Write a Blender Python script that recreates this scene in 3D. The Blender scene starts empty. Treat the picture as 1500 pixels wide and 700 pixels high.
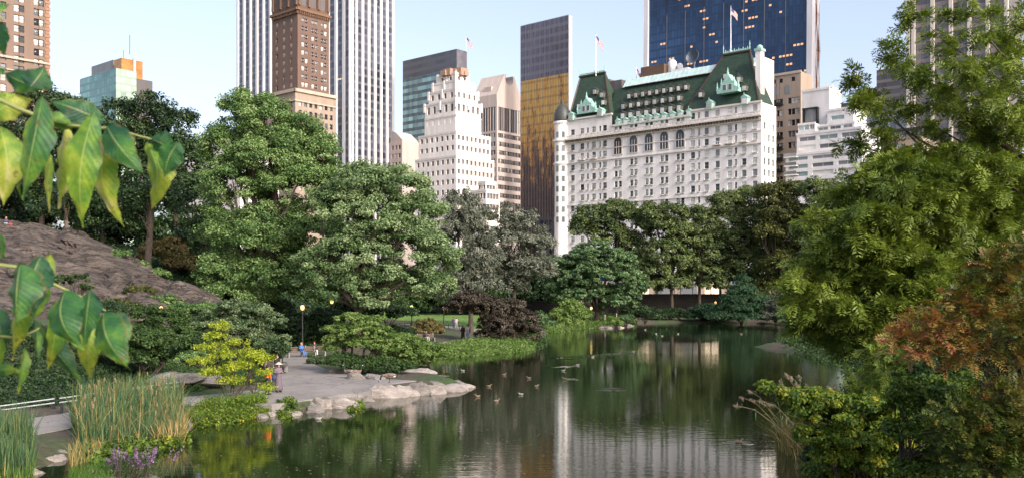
import bpy, math, random
import numpy as np
from mathutils import Vector, Matrix, noise as mnoise
from mathutils.geometry import tessellate_polygon

random.seed(7)
R = math.radians
PI = math.pi
scene = bpy.context.scene
COL = scene.collection

# ------------------------------------------------------------ survey helpers
# The photograph was measured like a survey: a sight line (px, py) plus a distance in metres gives a point.
F, CX, HY, CZ = 1400.0, 750.0, 425.0, 6.3


def P(px, py, d):
    return np.array(((px - CX) / F * d, d, CZ + (HY - py) / F * d))


def G(px, py, z=0.0):
    d = (CZ - z) * F / (py - HY)
    return np.array(((px - CX) / F * d, d, z))


WORLD = {}


def tag(o, label=None, cat=None, group=None, kind=None):
    if label:
        o['label'] = label
    if cat:
        o['category'] = cat
    if group:
        o['group'] = group
    if kind:
        o['kind'] = kind
    return o


def thing(name, label, cat, loc=(0, 0, 0), group=None, rz=0.0):
    o = bpy.data.objects.new(name, None)
    COL.objects.link(o)
    o.location = tuple(float(c) for c in loc)
    o.rotation_euler = (0, 0, rz)
    o.empty_display_size = 0.2
    WORLD[o.name] = np.array(loc, float)
    return tag(o, label, cat, group)


def link_mesh(name, me, parent=None):
    o = bpy.data.objects.new(name, me)
    COL.objects.link(o)
    if parent is not None:
        o.parent = parent
        WORLD[o.name] = WORLD[parent.name]
    else:
        WORLD[o.name] = np.zeros(3)
    return o


def copy_tree(o, parent=None):
    c = o.copy()
    COL.objects.link(c)
    c.parent = parent
    for ch in list(o.children):
        copy_tree(ch, c)
    return c


def npmesh(name, V, Fc, mats, parent=None, attrs=None, midx=None, smooth=False, local=False, uv=None):
    """V (N,3); Fc (M,k) int."""
    V = np.asarray(V, np.float64)
    if parent is not None and not local:
        V = V - WORLD[parent.name]
    Fc = np.asarray(Fc, np.int32)
    M, k = Fc.shape
    me = bpy.data.meshes.new(name)
    me.vertices.add(len(V))
    me.vertices.foreach_set('co', V.astype(np.float32).ravel())
    me.loops.add(M * k)
    me.loops.foreach_set('vertex_index', Fc.ravel())
    me.polygons.add(M)
    me.polygons.foreach_set('loop_start', np.arange(0, M * k, k, dtype=np.int32))
    me.polygons.foreach_set('loop_total', np.full(M, k, np.int32))
    if midx is not None:
        me.polygons.foreach_set('material_index', np.asarray(midx, np.int32))
    if smooth:
        me.polygons.foreach_set('use_smooth', np.ones(M, bool))
    if attrs:
        for an, av in attrs.items():
            at = me.attributes.new(an, 'FLOAT', 'POINT')
            at.data.foreach_set('value', np.asarray(av, np.float32))
    if uv is not None:
        l = me.uv_layers.new(name='UVMap')
        l.data.foreach_set('uv', np.asarray(uv, np.float32)[Fc.ravel()].ravel())
    me.update(calc_edges=True)
    for m in (mats if isinstance(mats, (list, tuple)) else [mats]):
        me.materials.append(m)
    return link_mesh(name, me, parent)


class MB:
    def __init__(self):
        self.v, self.f, self.m = [], [], []

    def face(self, pts, m=0):
        i = len(self.v)
        self.v.extend([tuple(p) for p in pts])
        self.f.append(tuple(range(i, i + len(pts))))
        self.m.append(m)

    def obox(self, c, ax, ay, az, m=0):
        """centre and three half-extent vectors"""
        c, ax, ay, az = (np.asarray(q, float) for q in (c, ax, ay, az))
        i = len(self.v)
        for sx, sy, sz in ((-1, -1, -1), (1, -1, -1), (1, 1, -1), (-1, 1, -1), (-1, -1, 1), (1, -1, 1), (1, 1, 1), (-1, 1, 1)):
            self.v.append(tuple(c + ax * sx + ay * sy + az * sz))
        for q in ((0, 3, 2, 1), (4, 5, 6, 7), (0, 1, 5, 4), (1, 2, 6, 5), (2, 3, 7, 6), (3, 0, 4, 7)):
            self.f.append(tuple(i + k for k in q))
            self.m.append(m)
        return self

    def box(self, x0, x1, y0, y1, z0, z1, m=0):
        return self.obox(((x0 + x1) / 2, (y0 + y1) / 2, (z0 + z1) / 2), ((x1 - x0) / 2, 0, 0), (0, (y1 - y0) / 2, 0), (0, 0, (z1 - z0) / 2), m)

    def rings(self, rs, m=0, cap=True, closed=True):
        n = len(rs[0])
        i0 = len(self.v)
        for r in rs:
            self.v.extend([tuple(p) for p in r])
        for k in range(len(rs) - 1):
            a, b = i0 + k * n, i0 + (k + 1) * n
            for j in range(n if closed else n - 1):
                j2 = (j + 1) % n
                mm = m[k] if isinstance(m, (list, tuple)) else m
                self.f.append((a + j, a + j2, b + j2, b + j))
                self.m.append(mm)
        if cap:
            self.f.append(tuple(i0 + j for j in range(n))[::-1])
            self.m.append(m[0] if isinstance(m, (list, tuple)) else m)
            e = i0 + (len(rs) - 1) * n
            self.f.append(tuple(e + j for j in range(n)))
            self.m.append(m[-1] if isinstance(m, (list, tuple)) else m)
        return self

    def tube(self, pts, rad, n=6, m=0, cap=True, sq=(1, 1)):
        pts = [np.asarray(p, float) for p in pts]
        if not isinstance(rad, (list, tuple, np.ndarray)):
            rad = [rad] * len(pts)
        rs = []
        prev = None
        for k, p in enumerate(pts):
            t = pts[min(k + 1, len(pts) - 1)] - pts[max(k - 1, 0)]
            t = t / (np.linalg.norm(t) + 1e-9)
            if prev is None:
                a = np.cross(t, (0, 0, 1.0))
                if np.linalg.norm(a) < 1e-3:
                    a = np.array((1.0, 0, 0))
            else:
                a = prev - t * np.dot(prev, t)
            a = a / (np.linalg.norm(a) + 1e-9)
            prev = a
            b = np.cross(t, a)
            rs.append([p + rad[k] * (sq[0] * math.cos(2 * PI * j / n) * a + sq[1] * math.sin(2 * PI * j / n) * b) for j in range(n)])
        return self.rings(rs, m, cap)

    def lathe(self, c, prof, n=12, m=0, cap=True):
        c = np.asarray(c, float)
        rs = [[c + np.array((r * math.cos(2 * PI * j / n), r * math.sin(2 * PI * j / n), z)) for j in range(n)] for r, z in prof]
        return self.rings(rs, m, cap)

    def prism(self, poly, vec, m=0):
        """poly: 3D points, extruded by vec"""
        vec = np.asarray(vec, float)
        a = [np.asarray(p, float) for p in poly]
        b = [p + vec for p in a]
        return self.rings([a, b], m, True)

    def ell(self, c, r, n=10, k=6, m=0):
        c = np.asarray(c, float)
        rs = []
        for i in range(k + 1):
            ph = -PI / 2 + PI * i / k
            rr = max(math.cos(ph), 0.02)
            rs.append([c + np.array((r[0] * rr * math.cos(2 * PI * j / n), r[1] * rr * math.sin(2 * PI * j / n), r[2] * math.sin(ph))) for j in range(n)])
        return self.rings(rs, m, True)

    def build(self, name, mats, parent=None, smooth=False, local=False):
        me = bpy.data.meshes.new(name)
        off = WORLD[parent.name] if (parent is not None and not local) else np.zeros(3)
        V = np.asarray(self.v, float) - off
        me.from_pydata(V.tolist(), [], self.f)
        me.polygons.foreach_set('material_index', np.asarray(self.m, np.int32))
        if smooth:
            me.polygons.foreach_set('use_smooth', np.ones(len(self.f), bool))
        for q in (mats if isinstance(mats, (list, tuple)) else [mats]):
            me.materials.append(q)
        me.update()
        return link_mesh(name, me, parent)


# ------------------------------------------------------------ materials
class NT:
    def __init__(self, name):
        self.mat = bpy.data.materials.new(name)
        self.mat.use_nodes = True
        self.t = self.mat.node_tree
        self.n = self.t.nodes
        self.b = self.n['Principled BSDF']
        self.out = self.n['Material Output']

    def new(self, typ, **kw):
        q = self.n.new(typ)
        for k, v in kw.items():
            setattr(q, k, v)
        return q

    def link(self, a, b):
        self.t.links.new(a, b)

    def math(self, op, a, b=None):
        q = self.new('ShaderNodeMath', operation=op)
        for i, x in enumerate((a, b)):
            if x is None:
                continue
            if isinstance(x, (int, float)):
                q.inputs[i].default_value = x
            else:
                self.link(x, q.inputs[i])
        return q.outputs[0]

    def ramp(self, fac, stops, interp='LINEAR'):
        q = self.new('ShaderNodeValToRGB')
        q.color_ramp.interpolation = interp
        e = q.color_ramp.elements
        while len(e) < len(stops):
            e.new(0.5)
        for k, (p, c) in enumerate(stops):
            e[k].position = p
            e[k].color = (c[0], c[1], c[2], 1)
        self.link(fac, q.inputs[0])
        return q.outputs[0]

    def mix(self, fac, a, b, blend='MIX'):
        q = self.new('ShaderNodeMix', data_type='RGBA', blend_type=blend)
        for s, x in ((q.inputs[0], fac), (q.inputs[6], a), (q.inputs[7], b)):
            if isinstance(x, (int, float)):
                s.default_value = x
            elif isinstance(x, tuple):
                s.default_value = (x[0], x[1], x[2], 1)
            else:
                self.link(x, s)
        return q.outputs[2]

    def noise(self, scale, detail=4, rough=0.55, coord='Object', sc=None):
        tc = self.new('ShaderNodeTexCoord')
        q = self.new('ShaderNodeTexNoise')
        q.inputs['Scale'].default_value = scale
        q.inputs['Detail'].default_value = detail
        q.inputs['Roughness'].default_value = rough
        if coord == 'World':
            src = self.new('ShaderNodeNewGeometry').outputs['Position']
        else:
            src = tc.outputs[coord]
        if sc:
            mp = self.new('ShaderNodeMapping')
            mp.inputs['Scale'].default_value = sc
            self.link(src, mp.inputs[0])
            src = mp.outputs[0]
        self.link(src, q.inputs['Vector'])
        return q.outputs['Fac']

    def bump(self, h, strength=0.5, dist=0.1):
        q = self.new('ShaderNodeBump')
        q.inputs['Strength'].default_value = strength
        q.inputs['Distance'].default_value = dist
        self.link(h, q.inputs['Height'])
        self.link(q.outputs[0], self.b.inputs['Normal'])
        return q

    def attr(self, name):
        q = self.new('ShaderNodeAttribute', attribute_name=name)
        return q.outputs['Fac']

    def col(self, c):
        if isinstance(c, tuple):
            self.b.inputs['Base Color'].default_value = (c[0], c[1], c[2], 1)
        else:
            self.link(c, self.b.inputs['Base Color'])

    def set(self, **kw):
        for k, v in kw.items():
            self.b.inputs[k.replace('_', ' ')].default_value = v


def plain(name, c, rough=0.7, metal=0.0, var=0.25, scale=2.0, bump=0.0, coord='Object', sc=None, spec=None):
    t = NT(name)
    f = t.noise(scale, 5, 0.6, coord, sc)
    lo = tuple(x * (1 - var) for x in c)
    hi = tuple(min(1, x * (1 + var)) for x in c)
    t.col(t.ramp(f, [(0.3, lo), (0.7, hi)]))
    t.set(Roughness=rough, Metallic=metal)
    if spec is not None:
        t.b.inputs['Specular IOR Level'].default_value = spec
    if bump:
        t.bump(t.noise(scale * 4, 5, 0.6, coord, sc), bump, 0.05)
    return t.mat


def leafmat(name, stops, trans=0.3, rough=0.5, gloss=0.3):
    t = NT(name)
    c = t.ramp(t.attr('tone'), stops)
    t.col(c)
    t.set(Roughness=rough)
    t.b.inputs['Specular IOR Level'].default_value = gloss
    tr = t.new('ShaderNodeBsdfTranslucent')
    t.link(t.mix(1.0, c, (1.0, 1.0, 0.5), 'MULTIPLY'), tr.inputs[0])
    mx = t.new('ShaderNodeMixShader')
    mx.inputs[0].default_value = trans
    t.link(t.b.outputs[0], mx.inputs[1])
    t.link(tr.outputs[0], mx.inputs[2])
    t.link(mx.outputs[0], t.out.inputs[0])
    return t.mat


def emit(name, c, s, base=(0.8, 0.8, 0.8)):
    t = NT(name)
    t.col(base)
    t.b.inputs['Emission Color'].default_value = (*c, 1)
    t.b.inputs['Emission Strength'].default_value = s
    return t.mat


def pal(dark, mid, light):
    return [(0.0, dark), (0.5, mid), (1.0, light)]


M = {}
M['bark'] = plain('bark', (0.06, 0.045, 0.033), 0.95, var=0.5, scale=6, bump=0.8, sc=(1, 1, 0.25))
M['bark_pale'] = plain('bark_pale', (0.16, 0.12, 0.09), 0.95, var=0.4, scale=5, bump=0.8, sc=(1, 1, 0.25))
M['maple'] = leafmat('maple_leaf', pal((0.05, 0.11, 0.03), (0.125, 0.22, 0.065), (0.25, 0.36, 0.13)))
M['maple_light'] = leafmat('maple_light_leaf', pal((0.065, 0.125, 0.042), (0.165, 0.25, 0.1), (0.31, 0.4, 0.2)))
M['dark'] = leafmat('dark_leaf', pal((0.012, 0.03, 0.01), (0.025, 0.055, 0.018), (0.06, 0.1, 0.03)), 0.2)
M['mid'] = leafmat('mid_leaf', pal((0.022, 0.05, 0.014), (0.045, 0.09, 0.024), (0.09, 0.15, 0.04)))
M['olive'] = leafmat('olive_leaf', pal((0.04, 0.05, 0.012), (0.085, 0.1, 0.025), (0.15, 0.165, 0.04)))
M['far'] = leafmat('far_leaf', pal((0.04, 0.07, 0.024), (0.105, 0.15, 0.05), (0.2, 0.25, 0.085)))
M['grey'] = leafmat('grey_leaf', pal((0.065, 0.078, 0.055), (0.155, 0.175, 0.13), (0.28, 0.3, 0.235)))
M['purple'] = leafmat('purple_leaf', pal((0.03, 0.025, 0.018), (0.075, 0.062, 0.045), (0.15, 0.13, 0.095)))
M['round'] = leafmat('round_leaf', pal((0.035, 0.08, 0.03), (0.09, 0.165, 0.065), (0.185, 0.275, 0.12)))
M['lime'] = leafmat('lime_leaf', pal((0.08, 0.15, 0.03), (0.16, 0.25, 0.06), (0.28, 0.37, 0.12)), 0.35)
M['yellow'] = leafmat('yellow_leaf', pal((0.17, 0.25, 0.02), (0.36, 0.44, 0.035), (0.52, 0.55, 0.07)), 0.4)
M['spread'] = leafmat('spread_leaf', pal((0.04, 0.08, 0.03), (0.12, 0.18, 0.08), (0.23, 0.29, 0.155)))
M['fir'] = leafmat('fir_leaf', pal((0.012, 0.038, 0.014), (0.03, 0.075, 0.03), (0.06, 0.125, 0.05)), 0.15)
M['cypress'] = leafmat('cypress_leaf', pal((0.06, 0.105, 0.016), (0.155, 0.215, 0.03), (0.28, 0.34, 0.055)), 0.3)
M['sumac'] = leafmat('sumac_leaf', [(0.0, (0.03, 0.06, 0.01)), (0.3, (0.09, 0.11, 0.022)), (0.5, (0.2, 0.16, 0.035)), (0.78, (0.3, 0.15, 0.055)), (1.0, (0.33, 0.125, 0.065))], 0.3)
M['sumac_green'] = leafmat('sumac_green_leaf', [(0.0, (0.02, 0.045, 0.01)), (0.5, (0.075, 0.11, 0.02)), (0.85, (0.15, 0.14, 0.03)), (1.0, (0.26, 0.11, 0.04))], 0.3)
M['vine'] = leafmat('vine_leaf', [(0.0, (0.035, 0.075, 0.012)), (0.5, (0.11, 0.18, 0.022)), (0.92, (0.24, 0.31, 0.035)), (1.0, (0.42, 0.38, 0.045))], 0.35)
M['reed'] = leafmat('reed_blade', [(0.0, (0.04, 0.1, 0.05)), (0.55, (0.09, 0.16, 0.06)), (0.8, (0.22, 0.22, 0.07)), (1.0, (0.42, 0.28, 0.12))], 0.25)
M['grass'] = leafmat('grass_blade', [(0.0, (0.05, 0.12, 0.015)), (0.6, (0.13, 0.24, 0.03)), (1.0, (0.3, 0.36, 0.06))], 0.3)
M['mound'] = leafmat('mound_leaf', pal((0.1, 0.1, 0.03), (0.18, 0.16, 0.06), (0.27, 0.2, 0.09)), 0.3)
M['loosestrife'] = leafmat('loosestrife_petal', pal((0.16, 0.08, 0.2), (0.27, 0.15, 0.32), (0.38, 0.24, 0.42)), 0.3)
M['plume'] = leafmat('plume', pal((0.12, 0.08, 0.06), (0.24, 0.17, 0.13), (0.4, 0.32, 0.25)), 0.3)
M['flower'] = leafmat('yellow_petal', pal((0.5, 0.3, 0.01), (0.6, 0.4, 0.02), (0.7, 0.5, 0.05)), 0.3)
# ------------------------------------------------------------ terrain
def poly_sdf(X, Y, poly):
    """signed distance, positive outside"""
    px, py = np.asarray(poly, float)[:, 0], np.asarray(poly, float)[:, 1]
    shp = X.shape
    x, y = X.ravel(), Y.ravel()
    d = np.full(x.shape, 1e18)
    ins = np.zeros(x.shape, bool)
    n = len(px)
    for i in range(n):
        j = (i + 1) % n
        ex, ey = px[j] - px[i], py[j] - py[i]
        wx, wy = x - px[i], y - py[i]
        t = np.clip((wx * ex + wy * ey) / (ex * ex + ey * ey + 1e-12), 0, 1)
        d = np.minimum(d, (wx - ex * t) ** 2 + (wy - ey * t) ** 2)
        c = (py[i] > y) != (py[j] > y)
        with np.errstate(divide='ignore', invalid='ignore'):
            xi = ex * (y - py[i]) / (ey + 1e-12) + px[i]
        ins ^= c & (x < xi)
    d = np.sqrt(d)
    d[ins] *= -1
    return d.reshape(shp)


def ss(x):
    x = np.clip(x, 0, 1)
    return x * x * (3 - 2 * x)


def g2(px, py, z=0.0):
    q = G(px, py, z)
    return (q[0], q[1])


POND = [(-13.5, 4), (-15.5, 25), g2(0, 696), g2(60, 684), g2(98, 672), g2(130, 660), g2(200, 645), g2(268, 632), g2(300, 611), g2(390, 605),
        g2(445, 604), g2(530, 583), g2(610, 575), g2(684, 562), g2(650, 553), g2(570, 549), g2(580, 536), g2(640, 524), g2(700, 519), g2(768, 513),
        g2(796, 503), g2(800, 489), g2(850, 480), g2(893, 478), g2(925, 474), g2(1000, 472), g2(1100, 473), g2(1180, 478), g2(1240, 500), (27, 107),
        (30, 85), (25, 68), g2(1160, 612), g2(1150, 640), g2(1172, 680), (9.8, 31), (9.6, 20), (10, 4)]
PZ = 0.5
PLAZA = [g2(*p, PZ) for p in ((268, 592), (330, 590), (398, 592), (432, 588), (500, 577), (530, 575), (575, 561), (610, 557), (560, 554), (520, 549), (480, 541),
                              (455, 531), (448, 519), (455, 508), (430, 508), (415, 524), (412, 545), (410, 560), (395, 568), (330, 575), (268, 581))]
STRIP = [g2(*p, PZ) for p in ((268, 592), (268, 581), (200, 594), (106, 603), (46, 612), (-40, 622), (-40, 650), (10, 640), (60, 634), (104, 626), (200, 610))]
BACKPATH = [g2(*p, 0.55) for p in ((560, 512), (640, 502), (690, 494), (702, 489), (690, 484), (660, 481), (600, 478), (560, 477), (560, 474), (620, 474), (672, 478),
                                   (712, 484), (722, 489), (710, 495), (655, 506), (600, 511), (560, 517))]


def height(x, y):
    x, y = np.asarray(x, float), np.asarray(y, float)
    s = poly_sdf(x, y, POND)
    h = np.where(s < 0, np.maximum(s * 0.5, -1.4), 0.45 * ss(s / 1.3))
    h = h + 0.03 * np.clip(s - 2, 0, 40) * ss((s - 2) / 6)
    # small roughness of the soil away from the shore
    h = h + 0.12 * np.sin(x * 0.7 + 1.3 * np.sin(y * 0.23)) * np.sin(y * 0.5) * ss((s - 3) / 6)
    # wooded hill behind the rock outcrop
    hill = 11.5 * ss((-x - 14) / 52) * ss((y - 70) / 48) * (1 - ss((y - 150) / 60))
    # slope above the path near the railing
    hill2 = 3.0 * ss((-x - 21) / 10) * ss((y - 46) / 14) * (1 - ss((y - 70) / 40))
    h = h + np.maximum(hill, hill2)
    # rising bank on the side of the cypress
    h = h + 1.8 * ss((x - 14) / 30) * ss((s - 1) / 10) * (1 - ss((y - 90) / 50))
    # street level beyond the park wall
    t = ss((y - 205.5) / 1.0)
    h = h * (1 - t) + 4.5 * t
    for poly, z in ((PLAZA, PZ - 0.06), (STRIP, PZ - 0.06), (BACKPATH, 0.5)):
        w = 1 - ss((poly_sdf(x, y, poly) - 0.4) / 2.2)
        w = np.where(s < 0.3, w * ss(s / 0.3), w)
        h = h * (1 - w) + z * w
    return h


def hz(x, y):
    return float(height(np.array([x]), np.array([y]))[0])


xs = np.concatenate([[-3000, -1500, -800, -450, -250, -160, -120], np.arange(-95, -45, 2.0), np.arange(-45, 40, 0.6), np.arange(40, 90, 2.5), [110, 160, 250, 450, 800, 1500, 3000]])
ys = np.concatenate([[-60, -20, 0, 10], np.arange(18, 75, 0.6), np.arange(75, 130, 1.0), np.arange(130, 203, 2.0), [203, 204, 205, 205.5, 206, 206.5, 207, 209, 220, 260, 330, 450, 700, 1200, 3000]])
XX, YY = np.meshgrid(xs, ys)
HH = height(XX, YY)
nx, ny = len(xs), len(ys)
idx = np.arange(nx * ny).reshape(ny, nx)
quads = np.stack([idx[:-1, :-1], idx[:-1, 1:], idx[1:, 1:], idx[1:, :-1]], -1).reshape(-1, 4)
t = NT('park_soil')
big = t.noise(0.18, 5, 0.6, 'World')
fine = t.noise(3.0, 6, 0.65, 'World')
grass = t.ramp(fine, [(0.3, (0.02, 0.04, 0.01)), (0.55, (0.04, 0.075, 0.016)), (0.75, (0.07, 0.11, 0.025))])
earth = t.ramp(fine, [(0.3, (0.035, 0.026, 0.018)), (0.7, (0.1, 0.078, 0.055))])
t.col(t.mix(t.ramp(big, [(0.42, (0, 0, 0)), (0.58, (1, 1, 1))]), grass, earth))
t.set(Roughness=0.95)
t.bump(fine, 0.8, 0.15)
M['soil'] = t.mat
tag(npmesh('ground', np.stack([XX.ravel(), YY.ravel(), HH.ravel()], -1), quads, M['soil'], smooth=True), kind='structure')


def sheet(name, poly, z, mat, thick=0.05):
    tri = tessellate_polygon([[Vector((p[0], p[1], 0)) for p in poly]])
    n = len(poly)
    b = MB()
    for tr in tri:
        a = [np.array((*poly[k], z)) for k in tr]
        if np.cross(a[1] - a[0], a[2] - a[0])[2] < 0:
            a = a[::-1]
        b.face(a)
    for k in range(n):
        p, q = poly[k], poly[(k + 1) % n]
        b.face([(p[0], p[1], z), (q[0], q[1], z), (q[0], q[1], z - thick), (p[0], p[1], z - thick)])
    return tag(b.build(name, mat), kind='structure')


t = NT('worn_asphalt')
a1 = t.noise(0.35, 6, 0.6, 'World')
a2 = t.noise(9, 6, 0.7, 'World')
ca = t.ramp(a1, [(0.3, (0.13, 0.118, 0.108)), (0.7, (0.25, 0.23, 0.21))])
t.col(t.mix(0.35, ca, t.ramp(a2, [(0.3, (0.12, 0.11, 0.1)), (0.7, (0.4, 0.37, 0.33))])))
vo = t.new('ShaderNodeTexVoronoi', feature='DISTANCE_TO_EDGE')
vo.inputs['Scale'].default_value = 0.3
wob = t.new('ShaderNodeMix', data_type='VECTOR')
wob.inputs[0].default_value = 0.06
gpos = t.new('ShaderNodeNewGeometry').outputs['Position']
wnz = t.new('ShaderNodeTexNoise')
wnz.inputs['Scale'].default_value = 1.5
t.link(gpos, wnz.inputs['Vector'])
wadd = t.new('ShaderNodeVectorMath', operation='ADD')
t.link(gpos, wadd.inputs[0])
t.link(wnz.outputs['Color'], wadd.inputs[1])
t.link(wadd.outputs[0], vo.inputs['Vector'])
crk = t.math('MULTIPLY', t.math('LESS_THAN', vo.outputs['Distance'], 0.012), 0.55)
stn = t.noise(0.9, 5, 0.7, 'World')
base_ = t.mix(0.35, ca, t.ramp(a2, [(0.3, (0.12, 0.11, 0.1)), (0.7, (0.4, 0.37, 0.33))]))
base_ = t.mix(t.ramp(stn, [(0.52, (0, 0, 0)), (0.7, (0.5, 0.5, 0.5))]), base_, (0.075, 0.066, 0.055))
t.col(t.mix(crk, base_, (0.05, 0.045, 0.04)))
t.set(Roughness=0.9)
t.bump(a2, 0.3, 0.02)
M['path'] = t.mat
sheet('plaza_path', PLAZA, PZ, M['path'], 0.55)
sheet('shore_path', STRIP, PZ + 0.004, M['path'])
sheet('lawn_path', BACKPATH, 0.56, M['path'])

# lawn, a slightly domed sheet behind the back path
lawn_poly = [g2(560, 474.5, 0.6), g2(615, 473, 0.6), g2(672, 476.5, 0.6), g2(720, 484, 0.6), g2(775, 484, 0.6), g2(770, 463, 1.2), g2(690, 458, 1.6), g2(560, 457, 1.6)]
t = NT('mown_lawn')
n1 = t.noise(0.25, 4, 0.6, 'World')
n2 = t.noise(5, 6, 0.7, 'World')
t.col(t.mix(0.4, t.ramp(n1, [(0.3, (0.07, 0.15, 0.02)), (0.7, (0.14, 0.24, 0.04))]), t.ramp(n2, [(0.3, (0.04, 0.1, 0.015)), (0.7, (0.16, 0.26, 0.05))])))
t.set(Roughness=0.95)
t.bump(n2, 0.9, 0.08)
M['lawn'] = t.mat
lp = np.array(lawn_poly)
gx, gy = np.meshgrid(np.linspace(-45, 8, 50), np.linspace(110, 245, 70))
sd = poly_sdf(gx, gy, lp)
gz = np.minimum(height(gx, gy) + 0.05, 30)
ok = (sd < 1.5) & (gy < 200)
ii = np.arange(gx.size).reshape(gx.shape)
qq = []
for r in range(gx.shape[0] - 1):
    for c in range(gx.shape[1] - 1):
        if ok[r, c] and ok[r + 1, c] and ok[r, c + 1] and ok[r + 1, c + 1]:
            qq.append((ii[r, c], ii[r, c + 1], ii[r + 1, c + 1], ii[r + 1, c]))
tag(npmesh('lawn', np.stack([gx.ravel(), gy.ravel(), gz.ravel()], -1), qq, M['lawn'], smooth=True), kind='structure')

# street on the far side of the park wall
b = MB()
b.box(-260, 200, 222, 236, 4.3, 4.52)
tag(b.build('street', plain('street_asphalt', (0.05, 0.05, 0.052), 0.9)), kind='structure')
b = MB()
b.box(-260, 200, 207.5, 221.8, 4.3, 4.65)
tag(b.build('pavement', plain('pavement_concrete', (0.3, 0.29, 0.27), 0.9)), kind='structure')

# ------------------------------------------------------------ water
t = NT('pond_water')
geo = t.new('ShaderNodeNewGeometry').outputs['Position']
def wn(sc, detail, rough):
    mp = t.new('ShaderNodeMapping')
    mp.inputs['Scale'].default_value = sc
    t.link(geo, mp.inputs[0])
    q = t.new('ShaderNodeTexNoise')
    q.inputs['Scale'].default_value = 1
    q.inputs['Detail'].default_value = detail
    q.inputs['Roughness'].default_value = rough
    t.link(mp.outputs[0], q.inputs['Vector'])
    return q.outputs['Fac']
r1 = wn((1.1, 2.6, 1), 3, 0.5)
r2 = wn((4.5, 9.0, 1), 3, 0.6)
patch = wn((0.07, 0.05, 1), 3, 0.5)
amp = t.ramp(patch, [(0.38, (0.25, 0.25, 0.25)), (0.62, (1, 1, 1))])
hh = t.math('MULTIPLY', t.math('ADD', r1, t.math('MULTIPLY', r2, 0.22)), amp)
bp = t.bump(hh, 1.0, 0.0085)
murk = wn((0.12, 0.1, 1), 4, 0.6)
t.col(t.ramp(murk, [(0.3, (0.006, 0.012, 0.004)), (0.7, (0.011, 0.02, 0.006))]))
t.set(Roughness=0.02, IOR=1.75)
M['water'] = t.mat
wx = np.array([-40.0, 45.0])
b = MB()
b.face([(-60, 3, 0), (75, 3, 0), (75, 204, 0), (-60, 204, 0)])
tag(b.build('pond_water', M['water']), kind='structure')


# ------------------------------------------------------------ rocks
def rockmat(name, dark, mid, light, sc=(1, 1, 2.5), scale=1.2):
    t = NT(name)
    a = t.noise(scale, 8, 0.65, 'World', sc)
    c = t.noise(scale * 7, 6, 0.7, 'World', sc)
    base = t.ramp(a, [(0.28, dark), (0.5, mid), (0.72, light)])
    t.col(t.mix(0.4, base, t.ramp(c, [(0.3, dark), (0.5, mid), (0.75, light)])))
    t.set(Roughness=0.92)
    t.bump(t.math('ADD', a, t.math('MULTIPLY', c, 0.4)), 0.9, 0.25)
    return t.mat


M['rock_white'] = rockmat('pale_schist', (0.1, 0.085, 0.075), (0.33, 0.29, 0.255), (0.52, 0.47, 0.42))
M['rock_grey'] = rockmat('grey_schist', (0.07, 0.062, 0.055), (0.2, 0.18, 0.16), (0.36, 0.33, 0.29))
M['rock_dark'] = rockmat('dark_schist', (0.05, 0.043, 0.037), (0.13, 0.11, 0.095), (0.25, 0.215, 0.185))

import bmesh
_ico = {}


def ico(sub):
    if sub not in _ico:
        bm = bmesh.new()
        bmesh.ops.create_icosphere(bm, subdivisions=sub, radius=1.0)
        bm.verts.ensure_lookup_table()
        V = np.array([v.co[:] for v in bm.verts])
        Fc = np.array([[v.index for v in f.verts] for f in bm.faces])
        bm.free()
        _ico[sub] = (V, Fc)
    return _ico[sub]


def fbm(V, scale, seed, octv=4):
    return np.array([mnoise.fractal(Vector((v[0] * scale + seed, v[1] * scale - seed, v[2] * scale + 2 * seed)), 0.9, 2.1, octv) for v in V])


def rock(px, py, wpx, hpx, label, mat='rock_grey', z=0.0, depth=0.7, seed=1, group=None, sub=4, name='shore_rock', tilt=0.0, cuts=15):
    """py is where the foot of the rock meets the ground at height z"""
    rng = np.random.default_rng(seed)
    c = G(px, py, z)
    w = wpx / F * c[1] / 2 * 1.45
    hh = hpx / F * c[1] * 1.1
    dp = w * depth
    V, Fc = ico(sub)
    V = V.copy()
    for k in range(cuts):
        nrm = rng.normal(size=3)
        nrm[2] = abs(nrm[2]) * 0.8
        nrm /= np.linalg.norm(nrm)
        lim = rng.uniform(0.5, 0.85)
        dd = V @ nrm
        V = V - np.where(dd > lim, dd - lim, 0)[:, None] * nrm * 0.92
    n = fbm(V, 1.6, seed * 3.17, 5)
    cap_ = 0.42 + 0.35 * n + 0.25 * V[:, 0] * rng.uniform(-1, 1)
    V[:, 2] = np.where(V[:, 2] > cap_, cap_ + (V[:, 2] - cap_) * 0.25, V[:, 2])
    V = V * (1 + 0.13 * n[:, None])
    lay = np.sin(V[:, 2] * 14 + 3 * n + V[:, 0] * 3) * 0.012
    V[:, 2] += lay
    V = V * np.array((w, dp, hh * 0.72))
    V[:, 2] += V[:, 0] * tilt
    cen = c + np.array((0, dp * 0.45, hh * 0.22))
    a = rng.uniform(-0.25, 0.25)
    ca, sa = math.cos(a), math.sin(a)
    V = np.stack([V[:, 0] * ca - V[:, 1] * sa, V[:, 0] * sa + V[:, 1] * ca, V[:, 2]], -1)
    o = npmesh(name, V, Fc, M[mat], smooth=True)
    o.location = tuple(cen)
    WORLD[o.name] = cen
    me = o.data
    if 'set_sharp_from_angle' in dir(me):
        me.set_sharp_from_angle(angle=R(38))
    return tag(o, label, 'rock', group)


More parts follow.
